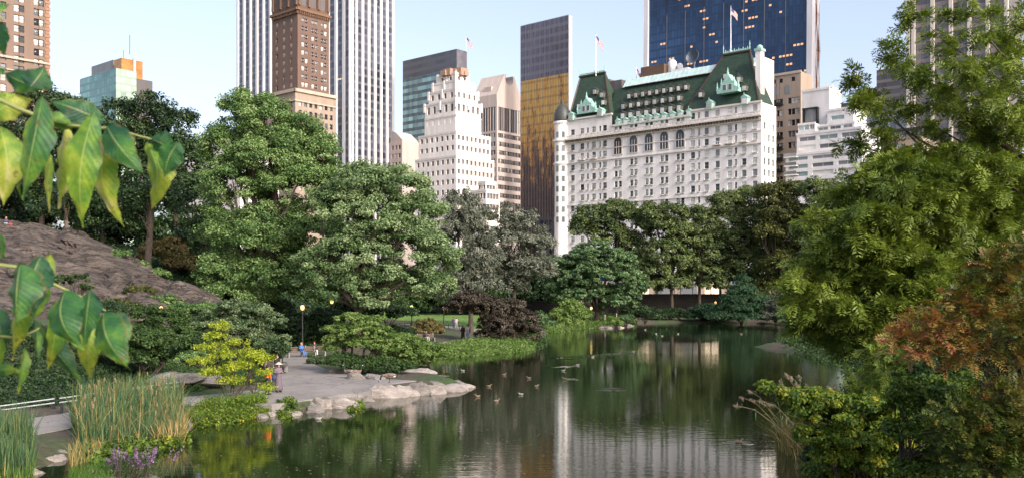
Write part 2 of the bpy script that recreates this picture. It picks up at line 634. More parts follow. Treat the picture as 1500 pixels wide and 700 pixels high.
TIP = [  # boulders of the pale rocky tip, from the path to the water
    (558, 582, 62, 24, 'broad pale boulder with a rounded front at the landward end of the rocky tip', 'rock_white'),
    (590, 580, 38, 22, 'pale cracked boulder beside the broad rounded one on the rocky tip', 'rock_white'),
    (608, 578, 34, 22, 'grey-faced block in the middle of the pale rocky tip', 'rock_grey'),
    (634, 577, 40, 17, 'low pale slab sloping into the pond past the grey-faced block', 'rock_white'),
    (655, 573, 44, 13, 'long low pale slab near the water end of the rocky tip', 'rock_white'),
    (675, 568, 34, 9, 'last flat pale slab where the rocky tip ends in the pond', 'rock_white'),
    (630, 568, 46, 13, 'dark cracked ledge on the back of the rocky tip', 'rock_grey'),
    (596, 566, 46, 12, 'pale flat ledge behind the boulders of the rocky tip by the goose', 'rock_white'),
    (655, 562, 40, 8, 'thin grey ledge along the far side of the rocky tip', 'rock_grey'),
]
for k, (px, py, w, h, lb, m) in enumerate(TIP):
    rock(px, py, w, h, lb, m, 0.0, 0.75, 20 + k, 'pale rocks of the tip in the pond')
SHORE = [
    (500, 598, 46, 20, 'pale rounded boulder at the plaza edge beside the mossy gap', 'rock_white', .0),
    (472, 598, 32, 20, 'smaller pale boulder at the plaza edge next to a rounded one', 'rock_white', .0),
    (460, 604, 30, 12, 'flat grey stone at the water under the plaza boulders', 'rock_grey', .0),
    (448, 600, 30, 14, 'brown grey boulder at the corner of the plaza edge', 'rock_grey', .0),
    (515, 591, 30, 12, 'low grey stone under the mossy gap by the plaza', 'rock_grey', .0),
    (532, 588, 28, 10, 'squat grey stone between the mossy gap and the rocky tip', 'rock_grey', .0),
    (410, 602, 38, 11, 'flat grey capstone below the orange-dressed person', 'rock_grey', .0),
    (424, 608, 30, 8, 'low flat slab at the water in front of the capstone', 'rock_white', .0),
    (380, 612, 18, 8, 'small rounded shore stone nearest the flat capstone', 'rock_grey', .0),
    (396, 609, 16, 8, 'small pale shore stone tucked against the capstone', 'rock_white', .0),
    (345, 612, 22, 6, 'thin dark shore stone below the yellow shrub', 'rock_dark', .0),
    (326, 613, 22, 8, 'tan shore stone below the stems of the yellow shrub', 'rock_grey', .0),
    (310, 616, 20, 10, 'rounded tan stone in the row under the yellow shrub', 'rock_grey', .0),
    (291, 620, 24, 10, 'wide tan stone in the row between reeds and yellow shrub', 'rock_grey', .0),
    (273, 624, 18, 9, 'small grey stone touching the foot of the tall reeds', 'rock_grey', .0),
]
for k, (px, py, w, h, lb, m, z) in enumerate(SHORE):
    rock(px, py, w, h, lb, m, z, 0.7, 50 + k, 'stones along the pond edge')
rock(519, 555, 24, 16, 'round brown boulder standing behind the two geese', 'rock_grey', PZ, 0.8, 81, name='boulder')
rock(548, 555, 34, 9, 'long flat grey stone lying on the plaza behind the geese', 'rock_grey', PZ, 0.6, 82, name='boulder')
rock(490, 545, 34, 8, 'low grey edging stone in front of the light green shrub', 'rock_grey', PZ, 0.6, 83, name='boulder')
rock(610, 547, 42, 9, 'flat pale rock lying alone in the still water behind the tip', 'rock_white', 0, 0.6, 84, name='water_rock')
rock(622, 551, 70, 3, 'thin sunken slab just breaking the water behind the tip', 'rock_dark', 0, 0.3, 85, name='water_rock')
rock(250, 556, 66, 15, 'long pale whaleback rock in the green bed behind the reeds', 'rock_grey', 1.2, 0.6, 86, name='boulder')
rock(310, 559, 40, 12, 'pale low rock half hidden behind the yellow shrub', 'rock_grey', 1.0, 0.6, 87, name='boulder')
rock(18, 697, 60, 16, 'wide flat pale slab at the water under the small clump of reeds', 'rock_white', 0, 0.7, 88)
rock(75, 676, 32, 11, 'flat pale slab at the foot of the small dirt landing', 'rock_white', 0, 0.8, 89)
rock(86, 664, 18, 9, 'grey stone on top of the slab at the dirt landing', 'rock_grey', 0.1, 0.8, 90)
rock(140, 697, 44, 13, 'layered pale ledge in the water beside the purple flowers', 'rock_white', 0, 0.7, 91)
rock(148, 706, 60, 10, 'lower pale ledge at the water below the layered one', 'rock_white', 0, 0.7, 92)
rock(184, 703, 24, 16, 'smooth dark rounded stone under the purple flowers', 'rock_dark', 0, 0.9, 93)
rock(215, 703, 34, 8, 'flat grey stone at the water past the purple flowers', 'rock_grey', 0, 0.7, 94)
rock(892, 480, 30, 5, 'pale flat rock on the far point where people stand', 'rock_white', 0, 0.6, 95)
rock(915, 477, 22, 4, 'small grey rock at the end of the far point', 'rock_grey', 0, 0.6, 96)
rock(745, 479, 60, 9, 'pale broad rock on the lawn behind the purple-brown shrub', 'rock_grey', 0.7, 0.6, 97, name='boulder')
rock(1240, 508, 34, 8, 'grey flat rock in the water under the cypress boughs', 'rock_grey', 0, 0.7, 98)
rock(1180, 484, 20, 6, 'small pale rock at the far shore beside the standing person', 'rock_grey', 0, 0.7, 99)

# the big outcrop: a whaleback of schist modelled as a heightfield with ledges and a thick skirt
oc_nx, oc_ny = 260, 130
prof = [(-120, 328, 118), (0, 331, 117), (40, 334, 116), (90, 342, 113), (150, 366, 108), (200, 392, 104), (250, 420, 99), (292, 438, 95), (330, 462, 92)]
pts = [P(px, py, d) for px, py, d in prof]
cx_ = np.array([q[0] for q in pts])
cy_ = np.array([q[1] for q in pts])
cz_ = np.array([q[2] for q in pts])
U = np.linspace(0, 1, oc_nx)
seg = np.linspace(0, 1, len(pts))
ridx, ridy, ridz = np.interp(U, seg, cx_), np.interp(U, seg, cy_), np.interp(U, seg, cz_)
Vv = np.concatenate([np.linspace(-1, 0, 100), np.linspace(0, 1, 31)[1:]])
UU, VV = np.meshgrid(np.arange(oc_nx), Vv)
UU = UU.astype(int)
front, back = 30.0, 10.0
ox = ridx[UU] + VV * np.where(VV < 0, 4, 0)
oy = ridy[UU] + np.where(VV < 0, VV * front, VV * back)
base = height(ox, oy) - 1.5
crest = ridz[UU]
fall = np.where(VV < 0, 1 - np.abs(VV) ** 1.55, 1 - np.abs(VV) ** 2.2)
oz = base + (crest - base) * fall
nn = np.array([mnoise.fractal(Vector((a * 0.09 + b_ * 0.03, b_ * 0.16, 3.3)), 0.8, 2.1, 6) for a, b_ in zip(ox.ravel(), oy.ravel())]).reshape(ox.shape)
strat = (oz + 0.42 * ox + 0.9 * nn) * 0.55
led = (np.floor(strat * 1.3) + ss((strat * 1.3 - np.floor(strat * 1.3)) * 1.6)) / 1.3 / 0.55
edge = np.minimum(1, (1 - np.abs(VV)) * 6)
oz = oz + edge * (0.9 * nn + 1.0 * (led - (oz + 0.42 * ox + 0.9 * nn)))
# split slabs: every block between joints stands a little prouder or lower than its neighbour
al = ox * 0.92 - oz * 0.39
ac = oz * 0.92 + ox * 0.39 + 0.8 * nn
row = np.floor(ac / 1.1)
blk = np.floor((al + row * 2.7 + 1.5 * nn) / (3.4 + 1.6 * np.sin(row * 1.7)))
hsh = np.sin(row * 127.1 + blk * 311.7) * 43758.5453
hsh = hsh - np.floor(hsh)
oy = oy + edge * (hsh - 0.5) * 1.5 * (VV < 0.02)
oz = oz + edge * (hsh - 0.5) * 0.75
ii = np.arange(ox.size).reshape(ox.shape)
qq = np.stack([ii[:-1, :-1], ii[:-1, 1:], ii[1:, 1:], ii[1:, :-1]], -1).reshape(-1, 4)
t = NT('outcrop_schist')
a = t.noise(0.35, 8, 0.65, 'World', (0.6, 1.0, 2.6))
c = t.noise(2.2, 8, 0.7, 'World', (0.5, 1.0, 3.0))
col = t.ramp(a, [(0.38, (0.03, 0.024, 0.019)), (0.5, (0.125, 0.1, 0.076)), (0.64, (0.35, 0.275, 0.21))])
col = t.mix(0.5, col, t.ramp(c, [(0.3, (0.05, 0.042, 0.037)), (0.5, (0.14, 0.108, 0.088)), (0.72, (0.32, 0.26, 0.215))]))
moss = t.noise(0.22, 5, 0.6, 'World')
col = t.mix(t.ramp(moss, [(0.58, (0, 0, 0)), (0.72, (0.55, 0.55, 0.55))]), col, (0.06, 0.065, 0.03))
t.col(col)
t.set(Roughness=0.9)
cr1 = t.noise(0.5, 5, 0.6, 'World', (0.55, 0.5, 2.4))
cr2 = t.noise(1.4, 4, 0.6, 'World', (0.35, 0.5, 2.2))
def crack(f, wd):
    return t.math('LESS_THAN', t.math('ABSOLUTE', t.math('SUBTRACT', f, 0.5)), wd)
ck = t.math('MAXIMUM', crack(cr1, 0.022), t.math('MULTIPLY', crack(cr2, 0.02), 0.6))
t.col(t.mix(t.math('MULTIPLY', ck, 0.8), col, (0.018, 0.015, 0.013)))
t.bump(t.math('SUBTRACT', t.math('ADD', a, c), t.math('MULTIPLY', ck, 0.8)), 1.0, 0.7)
oo = npmesh('rock_outcrop', np.stack([ox.ravel(), oy.ravel(), oz.ravel()], -1), qq, t.mat, smooth=True)
if 'set_sharp_from_angle' in dir(oo.data):
    oo.data.set_sharp_from_angle(angle=R(30))
tag(oo, 'huge sloping brown schist outcrop rising behind the shrubs with people on top', 'rock outcrop')
# ------------------------------------------------------------ buildings
UD = np.array((-0.757, 0.654, 0.0))   # along the streets
VD = np.array((0.654, 0.757, 0.0))    # along the avenues
UP = np.array((0.0, 0.0, 1.0))
STREET = 4.5

M['pane_dark'] = None


def panemat(name, c, rough=0.08, spec=0.5):
    t = NT(name)
    oi = t.new('ShaderNodeObjectInfo')
    f = oi.outputs['Random']
    t.col(t.ramp(f, [(0.0, tuple(x * 0.55 for x in c)), (1.0, tuple(min(1, x * 1.35) for x in c))]))
    t.set(Roughness=rough)
    t.b.inputs['Specular IOR Level'].default_value = spec
    return t.mat


M['pane_dark'] = panemat('window_glass_dark', (0.035, 0.038, 0.045))
M['pane_mid'] = panemat('window_glass_shaded', (0.16, 0.17, 0.18), 0.15)
M['pane_light'] = panemat('window_glass_with_blind', (0.55, 0.54, 0.5), 0.3)
M['frame_dark'] = plain('window_frame_dark', (0.05, 0.04, 0.035), 0.5, var=0.1)
M['frame_green'] = plain('window_frame_green', (0.2, 0.28, 0.25), 0.5, var=0.1)
M['frame_white'] = plain('window_frame_white', (0.6, 0.58, 0.54), 0.5, var=0.1)
M['bronze'] = plain('bronze_frame', (0.08, 0.05, 0.035), 0.4, 0.3, var=0.2)
_win = {}


def window_mesh(w, h, pane, frame, style):
    key = (round(w * 8), round(h * 8), pane, frame, style)
    if key in _win:
        return _win[key]
    b = MB()
    f = min(0.09, w * 0.08) if style != 'big' else 0.12
    b.obox((0, 0.02, 0), (w / 2, 0, 0), (0, 0.02, 0), (0, 0, h / 2), 0)
    for s in (-1, 1):
        b.obox((s * (w / 2 - f / 2), -0.03, 0), (f / 2, 0, 0), (0, 0.03, 0), (0, 0, h / 2), 1)
        b.obox((0, -0.028, s * (h / 2 - f / 2)), (w / 2 - f, 0, 0), (0, 0.03, 0), (0, 0, f / 2), 1)
    if style in ('sash', 'big'):
        b.obox((0, -0.022, 0), (w / 2 - f, 0, 0), (0, 0.022, 0), (0, 0, f * 0.45), 1)
    if style in ('cross', 'big', 'pair'):
        b.obox((0, -0.026, 0), (f * (0.5 if style != 'pair' else 1.3), 0, 0), (0, 0.024, 0), (0, 0, h / 2 - f), 1)
    if style == 'sill':
        b.obox((0, -0.022, 0), (w / 2 - f, 0, 0), (0, 0.022, 0), (0, 0, f * 0.45), 1)
        b.obox((0, -0.3, -h / 2 - 0.08), (w / 2 + 0.12, 0, 0), (0, 0.32, 0), (0, 0, 0.08), 2)
    me = bpy.data.meshes.new('window')
    me.from_pydata(b.v, [], b.f)
    me.polygons.foreach_set('material_index', np.asarray(b.m, np.int32))
    for q in (M[pane], M[frame], M['frame_white']):
        me.materials.append(q)
    me.update()
    _win[key] = me
    return me


class Bld:
    def __init__(self, name, label, cat, px, d, seed=1, group=None, ground=STREET):
        q = P(px, HY, d)
        self.O = np.array((q[0], q[1], 0.0))
        self.root = thing(name, label, cat, (q[0], q[1], ground), group)
        self.w = []
        self.rng = random.Random(seed)
        self.ground = ground

    def fr(self, face):
        # direction along the face away from the corner, rightward direction, inward direction
        return (UD, -UD, VD) if face == 'U' else (VD, VD, UD)

    def s(self, face, px, off=0.0):
        dr, _, inn = self.fr(face)
        o = self.O + inn * off
        r = (px - CX) / F
        return (r * o[1] - o[0]) / (dr[0] - r * dr[1])

    def pt(self, face, s, z, off=0.0):
        dr, _, inn = self.fr(face)
        return self.O + dr * s + inn * off + UP * z

    def z(self, face, px, py, off=0.0):
        p = self.pt(face, self.s(face, px, off), 0, off)
        return CZ + (HY - py) / F * p[1]

    def facade(self, face, s0, s1, z0, z1, cols, rows, mat, off=0.0, rec=0.3, name='wall', pane=('pane_dark', 'pane_mid', 'pane_light'), weights=(5, 3, 2),
               frame='frame_dark', style='sash', skip=None, nowall=False):
        """wall with real recessed openings; a window thing-part fills each"""
        _, right, inn = self.fr(face)
        cols = sorted([c for c in cols if c[0] > s0 + 0.05 and c[1] < s1 - 0.05])
        rows = sorted([r for r in rows if r[0] > z0 + 0.05 and r[1] < z1 - 0.05])
        sb = [s0] + [x for c in cols for x in c] + [s1]
        zb = [z0] + [x for r in rows for x in r] + [z1]
        mb = MB()
        for i in range(len(sb) - 1):
            for j in range(len(zb) - 1):
                if sb[i + 1] - sb[i] < 1e-4 or zb[j + 1] - zb[j] < 1e-4:
                    continue
                hole = i % 2 == 1 and j % 2 == 1 and not (skip and skip(i // 2, j // 2))
                a = self.pt(face, sb[i], zb[j], off)
                c = self.pt(face, sb[i + 1], zb[j], off)
                e = self.pt(face, sb[i + 1], zb[j + 1], off)
                g = self.pt(face, sb[i], zb[j + 1], off)
                if not hole:
                    mb.face([a, c, e, g])
                else:
                    k = inn * rec
                    for p, q in ((a, c), (c, e), (e, g), (g, a)):
                        mb.face([p, q, q + k, p + k])
                    self.w.append(((a + e) / 2 + k * 0.98, right, sb[i + 1] - sb[i], zb[j + 1] - zb[j],
                                   self.rng.choices(pane, weights[:len(pane)])[0], frame, style))
        if not nowall:
            mb.build(name, M[mat] if isinstance(mat, str) else mat, self.root)

    def shell(self, su0, su1, sv0, sv1, z0, z1, mat, offu=0.0, offv=0.0, name='roof', inset=0.35):
        """roof and hidden rear walls: a box set just inside the two seen facades; s along U and V measured from the corner"""
        a = self.O + UD * (su0 + inset) + VD * (sv0 + inset)
        b = self.O + UD * su1 + VD * (sv0 + inset)
        c = self.O + UD * su1 + VD * sv1
        d = self.O + UD * (su0 + inset) + VD * sv1
        mb = MB()
        pts = [a, b, c, d]
        mb.rings([[p + UP * z0 for p in pts], [p + UP * (z1 - 0.02) for p in pts]], 0, True)
        return mb.build(name, M[mat] if isinstance(mat, str) else mat, self.root)

    def band(self, face, s0, s1, z0, z1, proud, mat, off=0.0, name='cornice', back=0.1):
        c = (self.pt(face, s0, 0, off) + self.pt(face, s1, 0, off)) / 2
        dr, _, inn = self.fr(face)
        c = c + UP * (z0 + z1) / 2 + inn * (back - proud) / 2
        mb = MB().obox(c, dr * abs(s1 - s0) / 2, inn * (proud + back) / 2, UP * (z1 - z0) / 2)
        return mb.build(name, M[mat] if isinstance(mat, str) else mat, self.root)

    def finish(self, most=98, ymin=-25, ymax=360):
        vis, hid = [], []
        for w in self.w:
            c = w[0]
            px, py = CX + c[0] / c[1] * F, HY - (c[2] - CZ) / c[1] * F
            area = w[2] * w[3] / c[1] ** 2
            (vis if (ymin < py < ymax and -10 < px < 1510) else hid).append((area, py, w))
        vis.sort(key=lambda q: (-round(q[0] * 1e6), q[1]))
        rest = vis[most:] + hid
        for _, _, (c, right, w, h, pane, frame, style) in vis[:most]:
            o = link_mesh('window', window_mesh(w, h, pane, frame, style), self.root)
            o.location = tuple(c - WORLD[self.root.name])
            o.rotation_euler = (0, 0, math.atan2(right[1], right[0]))
        if rest:
            V, Fc, mi = [], [], []
            n = 0
            names = ['pane_dark', 'pane_mid', 'pane_light', 'frame_dark', 'frame_green', 'frame_white', 'bronze']
            names += [x for x in set([w[4] for _, _, w in rest]) if x not in names]
            for _, _, (c, right, w, h, pane, frame, style) in rest:
                me = window_mesh(w, h, pane, frame, style)
                vv = np.array([v.co[:] for v in me.vertices])
                outw = np.array((right[1], -right[0], 0))
                W = c + vv[:, :1] * right + vv[:, 1:2] * (-outw) + vv[:, 2:3] * UP
                V.append(W)
                loc = [names.index(pane), names.index(frame), names.index('frame_white')]
                for p in me.polygons:
                    Fc.append([n + k for k in p.vertices])
                    mi.append(loc[p.material_index])
                n += len(vv)
            o = npmesh('window_rows', np.concatenate(V), Fc, [M[q] for q in names], self.root, midx=mi)
            o['kind'] = 'stuff'


def grid(a, b, n, w):
    """n openings of width w evenly spread on [a,b]"""
    st = (b - a) / n
    return [(a + st * (k + 0.5) - w / 2, a + st * (k + 0.5) + w / 2) for k in range(n)]


def floors(z0, z1, st, h):
    out = []
    z = z1
    while z - h > z0:
        out.append((z - h, z))
        z -= st
    return out


def curtain(name, right, glass, spandrel, mull, pw, ph, mw=0.08, sp=0.3, rough=0.08, lit=None, vary=0.5, metal=0.0, spec=0.8, sub=None):
    """curtain wall: panes pw x ph metres along the facade direction and height, mullion lines, spandrel band, some lit rooms"""
    t = NT(name)
    geo = t.new('ShaderNodeNewGeometry')
    dot = t.new('ShaderNodeVectorMath', operation='DOT_PRODUCT')
    t.link(geo.outputs['Position'], dot.inputs[0])
    dot.inputs[1].default_value = tuple(right)
    sp_ = t.new('ShaderNodeSeparateXYZ')
    t.link(geo.outputs['Position'], sp_.inputs[0])
    su = t.math('DIVIDE', dot.outputs['Value'], pw)
    sv = t.math('DIVIDE', sp_.outputs['Z'], ph)
    fu, fv = t.math('FRACT', su), t.math('FRACT', sv)
    cu, cv = t.math('FLOOR', su), t.math('FLOOR', sv)
    comb = t.new('ShaderNodeCombineXYZ')
    t.link(cu, comb.inputs[0])
    t.link(cv, comb.inputs[1])
    wn_ = t.new('ShaderNodeTexWhiteNoise', noise_dimensions='2D')
    t.link(comb.outputs[0], wn_.inputs['Vector'])
    rnd = wn_.outputs['Value']
    g = t.mix(rnd, tuple(x * (1 - vary) for x in glass), tuple(min(1, x * (1 + vary)) for x in glass))
    isb = t.math('LESS_THAN', fv, sp)
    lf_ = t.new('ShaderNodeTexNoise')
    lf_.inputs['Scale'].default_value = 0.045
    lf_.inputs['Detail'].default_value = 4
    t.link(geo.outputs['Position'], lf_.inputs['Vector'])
    g = t.mix(1.0, g, t.ramp(lf_.outputs['Fac'], [(0.35, (0.55, 0.58, 0.62)), (0.65, (1.45, 1.4, 1.35))]), 'MULTIPLY')  # broad mottling painted into the glass colour for uneven reflections and dirt
    c = t.mix(isb, g, spandrel)
    lu = t.math('LESS_THAN', fu, mw / pw)
    lv = t.math('LESS_THAN', fv, 0.10 / ph * (1 if mw > 0 else 0))
    ln = t.math('MAXIMUM', lu, lv)
    c = t.mix(ln, c, mull)
    t.col(c)
    t.set(Roughness=rough, Metallic=metal)
    t.b.inputs['Specular IOR Level'].default_value = spec
    if lit:
        dens, col_, stren = lit
        # lit rooms come in runs along a floor
        mp = t.new('ShaderNodeCombineXYZ')
        t.link(t.math('MULTIPLY', cu, 0.16), mp.inputs[0])
        t.link(t.math('MULTIPLY', cv, 7.31), mp.inputs[1])
        nz = t.new('ShaderNodeTexNoise')
        nz.inputs['Scale'].default_value = 1.0
        nz.inputs['Detail'].default_value = 1.0
        t.link(mp.outputs[0], nz.inputs['Vector'])
        run = t.math('GREATER_THAN', nz.outputs['Fac'], dens)
        on = t.math('MULTIPLY', run, t.math('GREATER_THAN', rnd, 0.35))
        win = t.math('MULTIPLY', t.math('MULTIPLY', t.math('GREATER_THAN', fv, 0.6), t.math('LESS_THAN', fv, 0.82)), t.math('GREATER_THAN', fu, 0.3))
        on = t.math('MULTIPLY', on, win)
        on = t.math('MULTIPLY', on, t.math('SUBTRACT', 1.0, ln))
        t.b.inputs['Emission Color'].default_value = (*col_, 1)
        t.link(t.math('MULTIPLY', on, stren), t.b.inputs['Emission Strength'])
    return t.mat


def slabmat(name, c, rough=0.85, var=0.12):
    return plain(name, c, rough, var=var, scale=0.5, bump=0.0, coord='World', sc=(1, 1, 0.12))


M['limestone'] = slabmat('glazed_white_brick', (0.74, 0.71, 0.68))
M['limestone_shade'] = slabmat('pale_stone_trim', (0.62, 0.58, 0.53))
M['stone_pink'] = slabmat('pink_granite', (0.5, 0.42, 0.375))
M['brick_brown'] = slabmat('brown_brick', (0.15, 0.095, 0.072))
M['brick_brown2'] = slabmat('brown_cornice', (0.12, 0.07, 0.045))
M['brick_tan'] = slabmat('tan_brick', (0.31, 0.245, 0.19))
M['brick_left'] = slabmat('ruddy_tan_brick', (0.2, 0.14, 0.105))
M['white_stone'] = slabmat('white_stone', (0.74, 0.69, 0.64))
M['white_panel'] = slabmat('white_panel', (0.6, 0.59, 0.59))
M['marble'] = slabmat('white_marble_pier', (0.72, 0.7, 0.71))
M['cream'] = slabmat('cream_stone', (0.44, 0.355, 0.28))
M['roof_tar'] = slabmat('roof_tar', (0.12, 0.11, 0.11))
M['slate_green'] = plain('green_roof_tile', (0.022, 0.046, 0.026), 0.6, var=0.45, scale=0.9, bump=0.6, coord='World', sc=(1, 1, 1.6))
M['copper'] = plain('verdigris_copper', (0.3, 0.52, 0.44), 0.6, var=0.25, scale=1.5)
M['copper_dark'] = plain('dark_copper', (0.05, 0.055, 0.05), 0.5, var=0.3, scale=1.5)
M['dark_metal'] = plain('dark_metal', (0.03, 0.03, 0.033), 0.5, 0.3)
M['pole_white'] = plain('pole_white', (0.75, 0.75, 0.75), 0.4)


# --- the white hotel with the green mansard roof
h = Bld('grand_hotel', 'long white grand hotel with steep green mansard roofs and gables above the treetops', 'hotel', 1115, 270, 3)
RW = 1.55
zr = [36.3, 39.65, 42.95, 46.3, 49.75, 53.0]
z_low = [zr[0] - 3.35 * k for k in range(1, 9)]
rows_main = [(z - 0.98, z + 0.98) for z in sorted(z_low + zr)]
S = lambda p: h.s('U', p)
def colat(p, w):
    c = S(p)
    return (c - w / 2, c + w / 2)
singles_r = [colat(p, 1.4) for p in (1106, 1090, 1069, 1051, 1035, 1015)] + [colat(p, 0.7) for p in (1078, 1024)]
pairs = [colat(p, 1.1) for p in (1000, 993.4, 976.5, 970, 954, 947.6, 931.5, 925.2, 908.6, 902.5)]
singles_l = [colat(p, 1.5) for p in (886, 870, 853, 839)] + [colat(p, 0.7) for p in (861, 879)]
s1006, s897, s829, s815 = S(1007), S(896.5), S(829), S(816)
topr = h.z('U', 1106, 151)
topm = h.z('U', 955, 178)
topl = h.z('U', 870, 172)
P3 = ('pane_dark', 'pane_mid', 'pane_light')
h.facade('U', 0, s1006, 0, topr, singles_r, rows_main + [(57.0, 58.9)], 'limestone', name='corner_wall', frame='frame_green', style='sill', weights=(1, 4, 6), rec=0.2)
h.facade('U', s1006, s897, 0, topm, pairs, [r for r in rows_main if r[1] < 48] + [(56.6, 57.9)], 'limestone', name='wall', frame='frame_green', style='sill', weights=(1, 4, 5), rec=0.2)
h.facade('U', s897, s829, 0, topl, singles_l, rows_main + [(57.0, 58.9)], 'limestone', name='corner_wall', frame='frame_green', style='sill', weights=(1, 4, 6), rec=0.2)
h.facade('V', 0, 9.5, 0, topr, grid(0.8, 9, 3, 1.3), rows_main, 'limestone', name='side_wall', frame='frame_green')
h.shell(0, s815, 0, 9.5, 0, 57.5, 'roof_tar', name='rear_block', inset=0.5)
# tall arched windows on the middle bays
arch_bays = [(S(1000) + S(993.4)) / 2, (S(976.5) + S(970)) / 2, (S(954) + S(947.6)) / 2, (S(931.5) + S(925.2)) / 2, (S(908.6) + S(902.5)) / 2]
for sc_ in arch_bays:
    for rad, pr, mt, nm, a0 in ((1.75, 0.2, 'limestone_shade', 'arched_window', 0),):
        mb = MB()
        def archpoly(r, zb, zt, off):
            pts = [h.pt('U', sc_ - r, zb, off), h.pt('U', sc_ + r, zb, off)]
            for k in range(13):
                an = PI * k / 12
                pts.append(h.pt('U', sc_ + r * math.cos(an), zt + r * math.sin(an), off))
            return pts
        mb.prism(archpoly(1.75, 48.9, 53.2, -0.22), VD * 0.3, 0)
        mb.prism(archpoly(1.35, 49.2, 53.1, -0.26), VD * 0.2, 1)
        mb.obox(h.pt('U', sc_, 51.4, -0.3), UD * 1.35, VD * 0.06, UP * 0.12, 0)
        for q in (-0.45, 0.45):
            mb.obox(h.pt('U', sc_ + q, 51.2, -0.29), UD * 0.07, VD * 0.05, UP * 2.0, 0)
        mb.build('arched_window', [M['limestone_shade'], M['pane_dark']], h.root)
# corbelled gallery and string courses
mb = MB()
L = s829
dr = UD
mb.obox(h.pt('U', L / 2, 55.55, -0.75), UD * (L / 2 + 0.6), VD * 0.8, UP * 0.22, 0)
mb.obox(h.pt('U', L / 2, 54.55, -0.3), UD * (L / 2 + 0.3), VD * 0.35, UP * 0.2, 0)
k = 0.4
while k < L:
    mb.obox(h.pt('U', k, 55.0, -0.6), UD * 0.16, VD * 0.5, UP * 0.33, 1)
    mb.obox(h.pt('U', k, 56.15, -1.4), UD * 0.12, VD * 0.1, UP * 0.36, 0)
    k += 0.95
mb.obox(h.pt('U', L / 2, 56.55, -1.4), UD * (L / 2 + 0.5), VD * 0.14, UP * 0.09, 0)
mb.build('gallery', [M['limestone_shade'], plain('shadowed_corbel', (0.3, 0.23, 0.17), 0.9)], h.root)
for zc, pr, hh_ in ((47.85, 0.35, 0.3), (51.4, 0.22, 0.18), (34.0, 0.3, 0.3)):
    mb = MB()
    mb.obox(h.pt('U', L / 2, zc, -pr / 2), UD * (L / 2 + pr), VD * (pr / 2 + 0.01), UP * hh_ / 2)
    mb.build('string_course', M['limestone_shade'], h.root)
for (sa, sb_, zt) in ((0, s1006, topr), (s1006, s897, topm), (s897, s829, topl)):
    mb = MB()
    mb.obox(h.pt('U', (sa + sb_) / 2, zt + 0.2, -0.2), UD * ((sb_ - sa) / 2 + 0.2), VD * 0.35, UP * 0.25)
    mb.build('eave', M['limestone_shade'], h.root)
# small balconies on the gallery floors of the corner pavilions
for p in (1090, 1069, 1051, 870, 853):
    mb = MB()
    mb.obox(h.pt('U', S(p), 48.55, -0.6), UD * 1.3, VD * 0.6, UP * 0.12)
    for q in (-1.2, -0.6, 0, 0.6, 1.2):
        mb.obox(h.pt('U', S(p) + q, 49.0, -1.1), UD * 0.05, VD * 0.05, UP * 0.4)
    mb.obox(h.pt('U', S(p), 49.4, -1.1), UD * 1.3, VD * 0.06, UP * 0.06)
    mb.build('balcony', M['limestone_shade'], h.root)


def slope_pt(s, z, zb, zt, dep, off0):
    return h.pt('U', s, z, off0 + dep * (z - zb) / (zt - zb))


ridge = 72.0
dep = 8.0
def roofslab(name, pts_bottom, pts_top, mat):
    mb = MB()
    mb.rings([pts_bottom, pts_top], 0, True)
    return mb.build(name, M[mat], h.root)
mid = roofslab('roof', [h.pt('U', s1006 - 4, topm, 0.5), h.pt('U', s897 + 4, topm, 0.5), h.pt('U', s897 + 4, topm, 12), h.pt('U', s1006 - 4, topm, 12)],
               [h.pt('U', s1006 - 4, ridge, dep), h.pt('U', s897 + 4, ridge, dep), h.pt('U', s897 + 4, ridge, 11), h.pt('U', s1006 - 4, ridge, 11)], 'slate_green')
# the end roof strip beyond the near pavilion
roofslab('roof', [h.pt('U', 0.6, topr, 0.6), h.pt('U', 8, topr, 0.6), h.pt('U', 8, topr, 9.4), h.pt('U', 0.6, topr, 9.4)],
         [h.pt('U', 6, 71.6, dep), h.pt('U', 10, 71.6, dep), h.pt('U', 10, 71.6, 9.3), h.pt('U', 6, 71.6, 9.3)], 'slate_green')
# glazed ridge strip
mb = MB()
mb.rings([[h.pt('U', 6, ridge - 0.2, dep - 0.7), h.pt('U', s897 + 1, ridge - 0.2, dep - 0.7), h.pt('U', s897 + 1, ridge - 0.2, 14), h.pt('U', 6, ridge - 0.2, 14)],
          [h.pt('U', 6, ridge + 2.7, dep + 1.6), h.pt('U', s897 + 1, ridge + 2.7, dep + 1.6), h.pt('U', s897 + 1, ridge + 2.7, 13), h.pt('U', 6, ridge + 2.7, 13)]], 0, True)
k = 6.0
while k < s897:
    a, b_ = h.pt('U', k, ridge - 0.15, dep - 0.75), h.pt('U', k, ridge + 2.75, dep + 1.55)
    mb.tube([a, b_], 0.07, 4, 1)
    k += 1.6
mb.obox(h.pt('U', s897 / 2 + 3, ridge - 0.25, dep - 0.8), UD * (s897 / 2 - 3), VD * 0.18, UP * 0.14, 2)
mb.build('ridge_skylight', [plain('pale_green_glass', (0.5, 0.62, 0.6), 0.25, var=0.15, scale=0.6), M['copper'], M['bronze']], h.root)
M['dormer_trim'] = plain('dormer_trim', (0.1, 0.1, 0.085), 0.6)


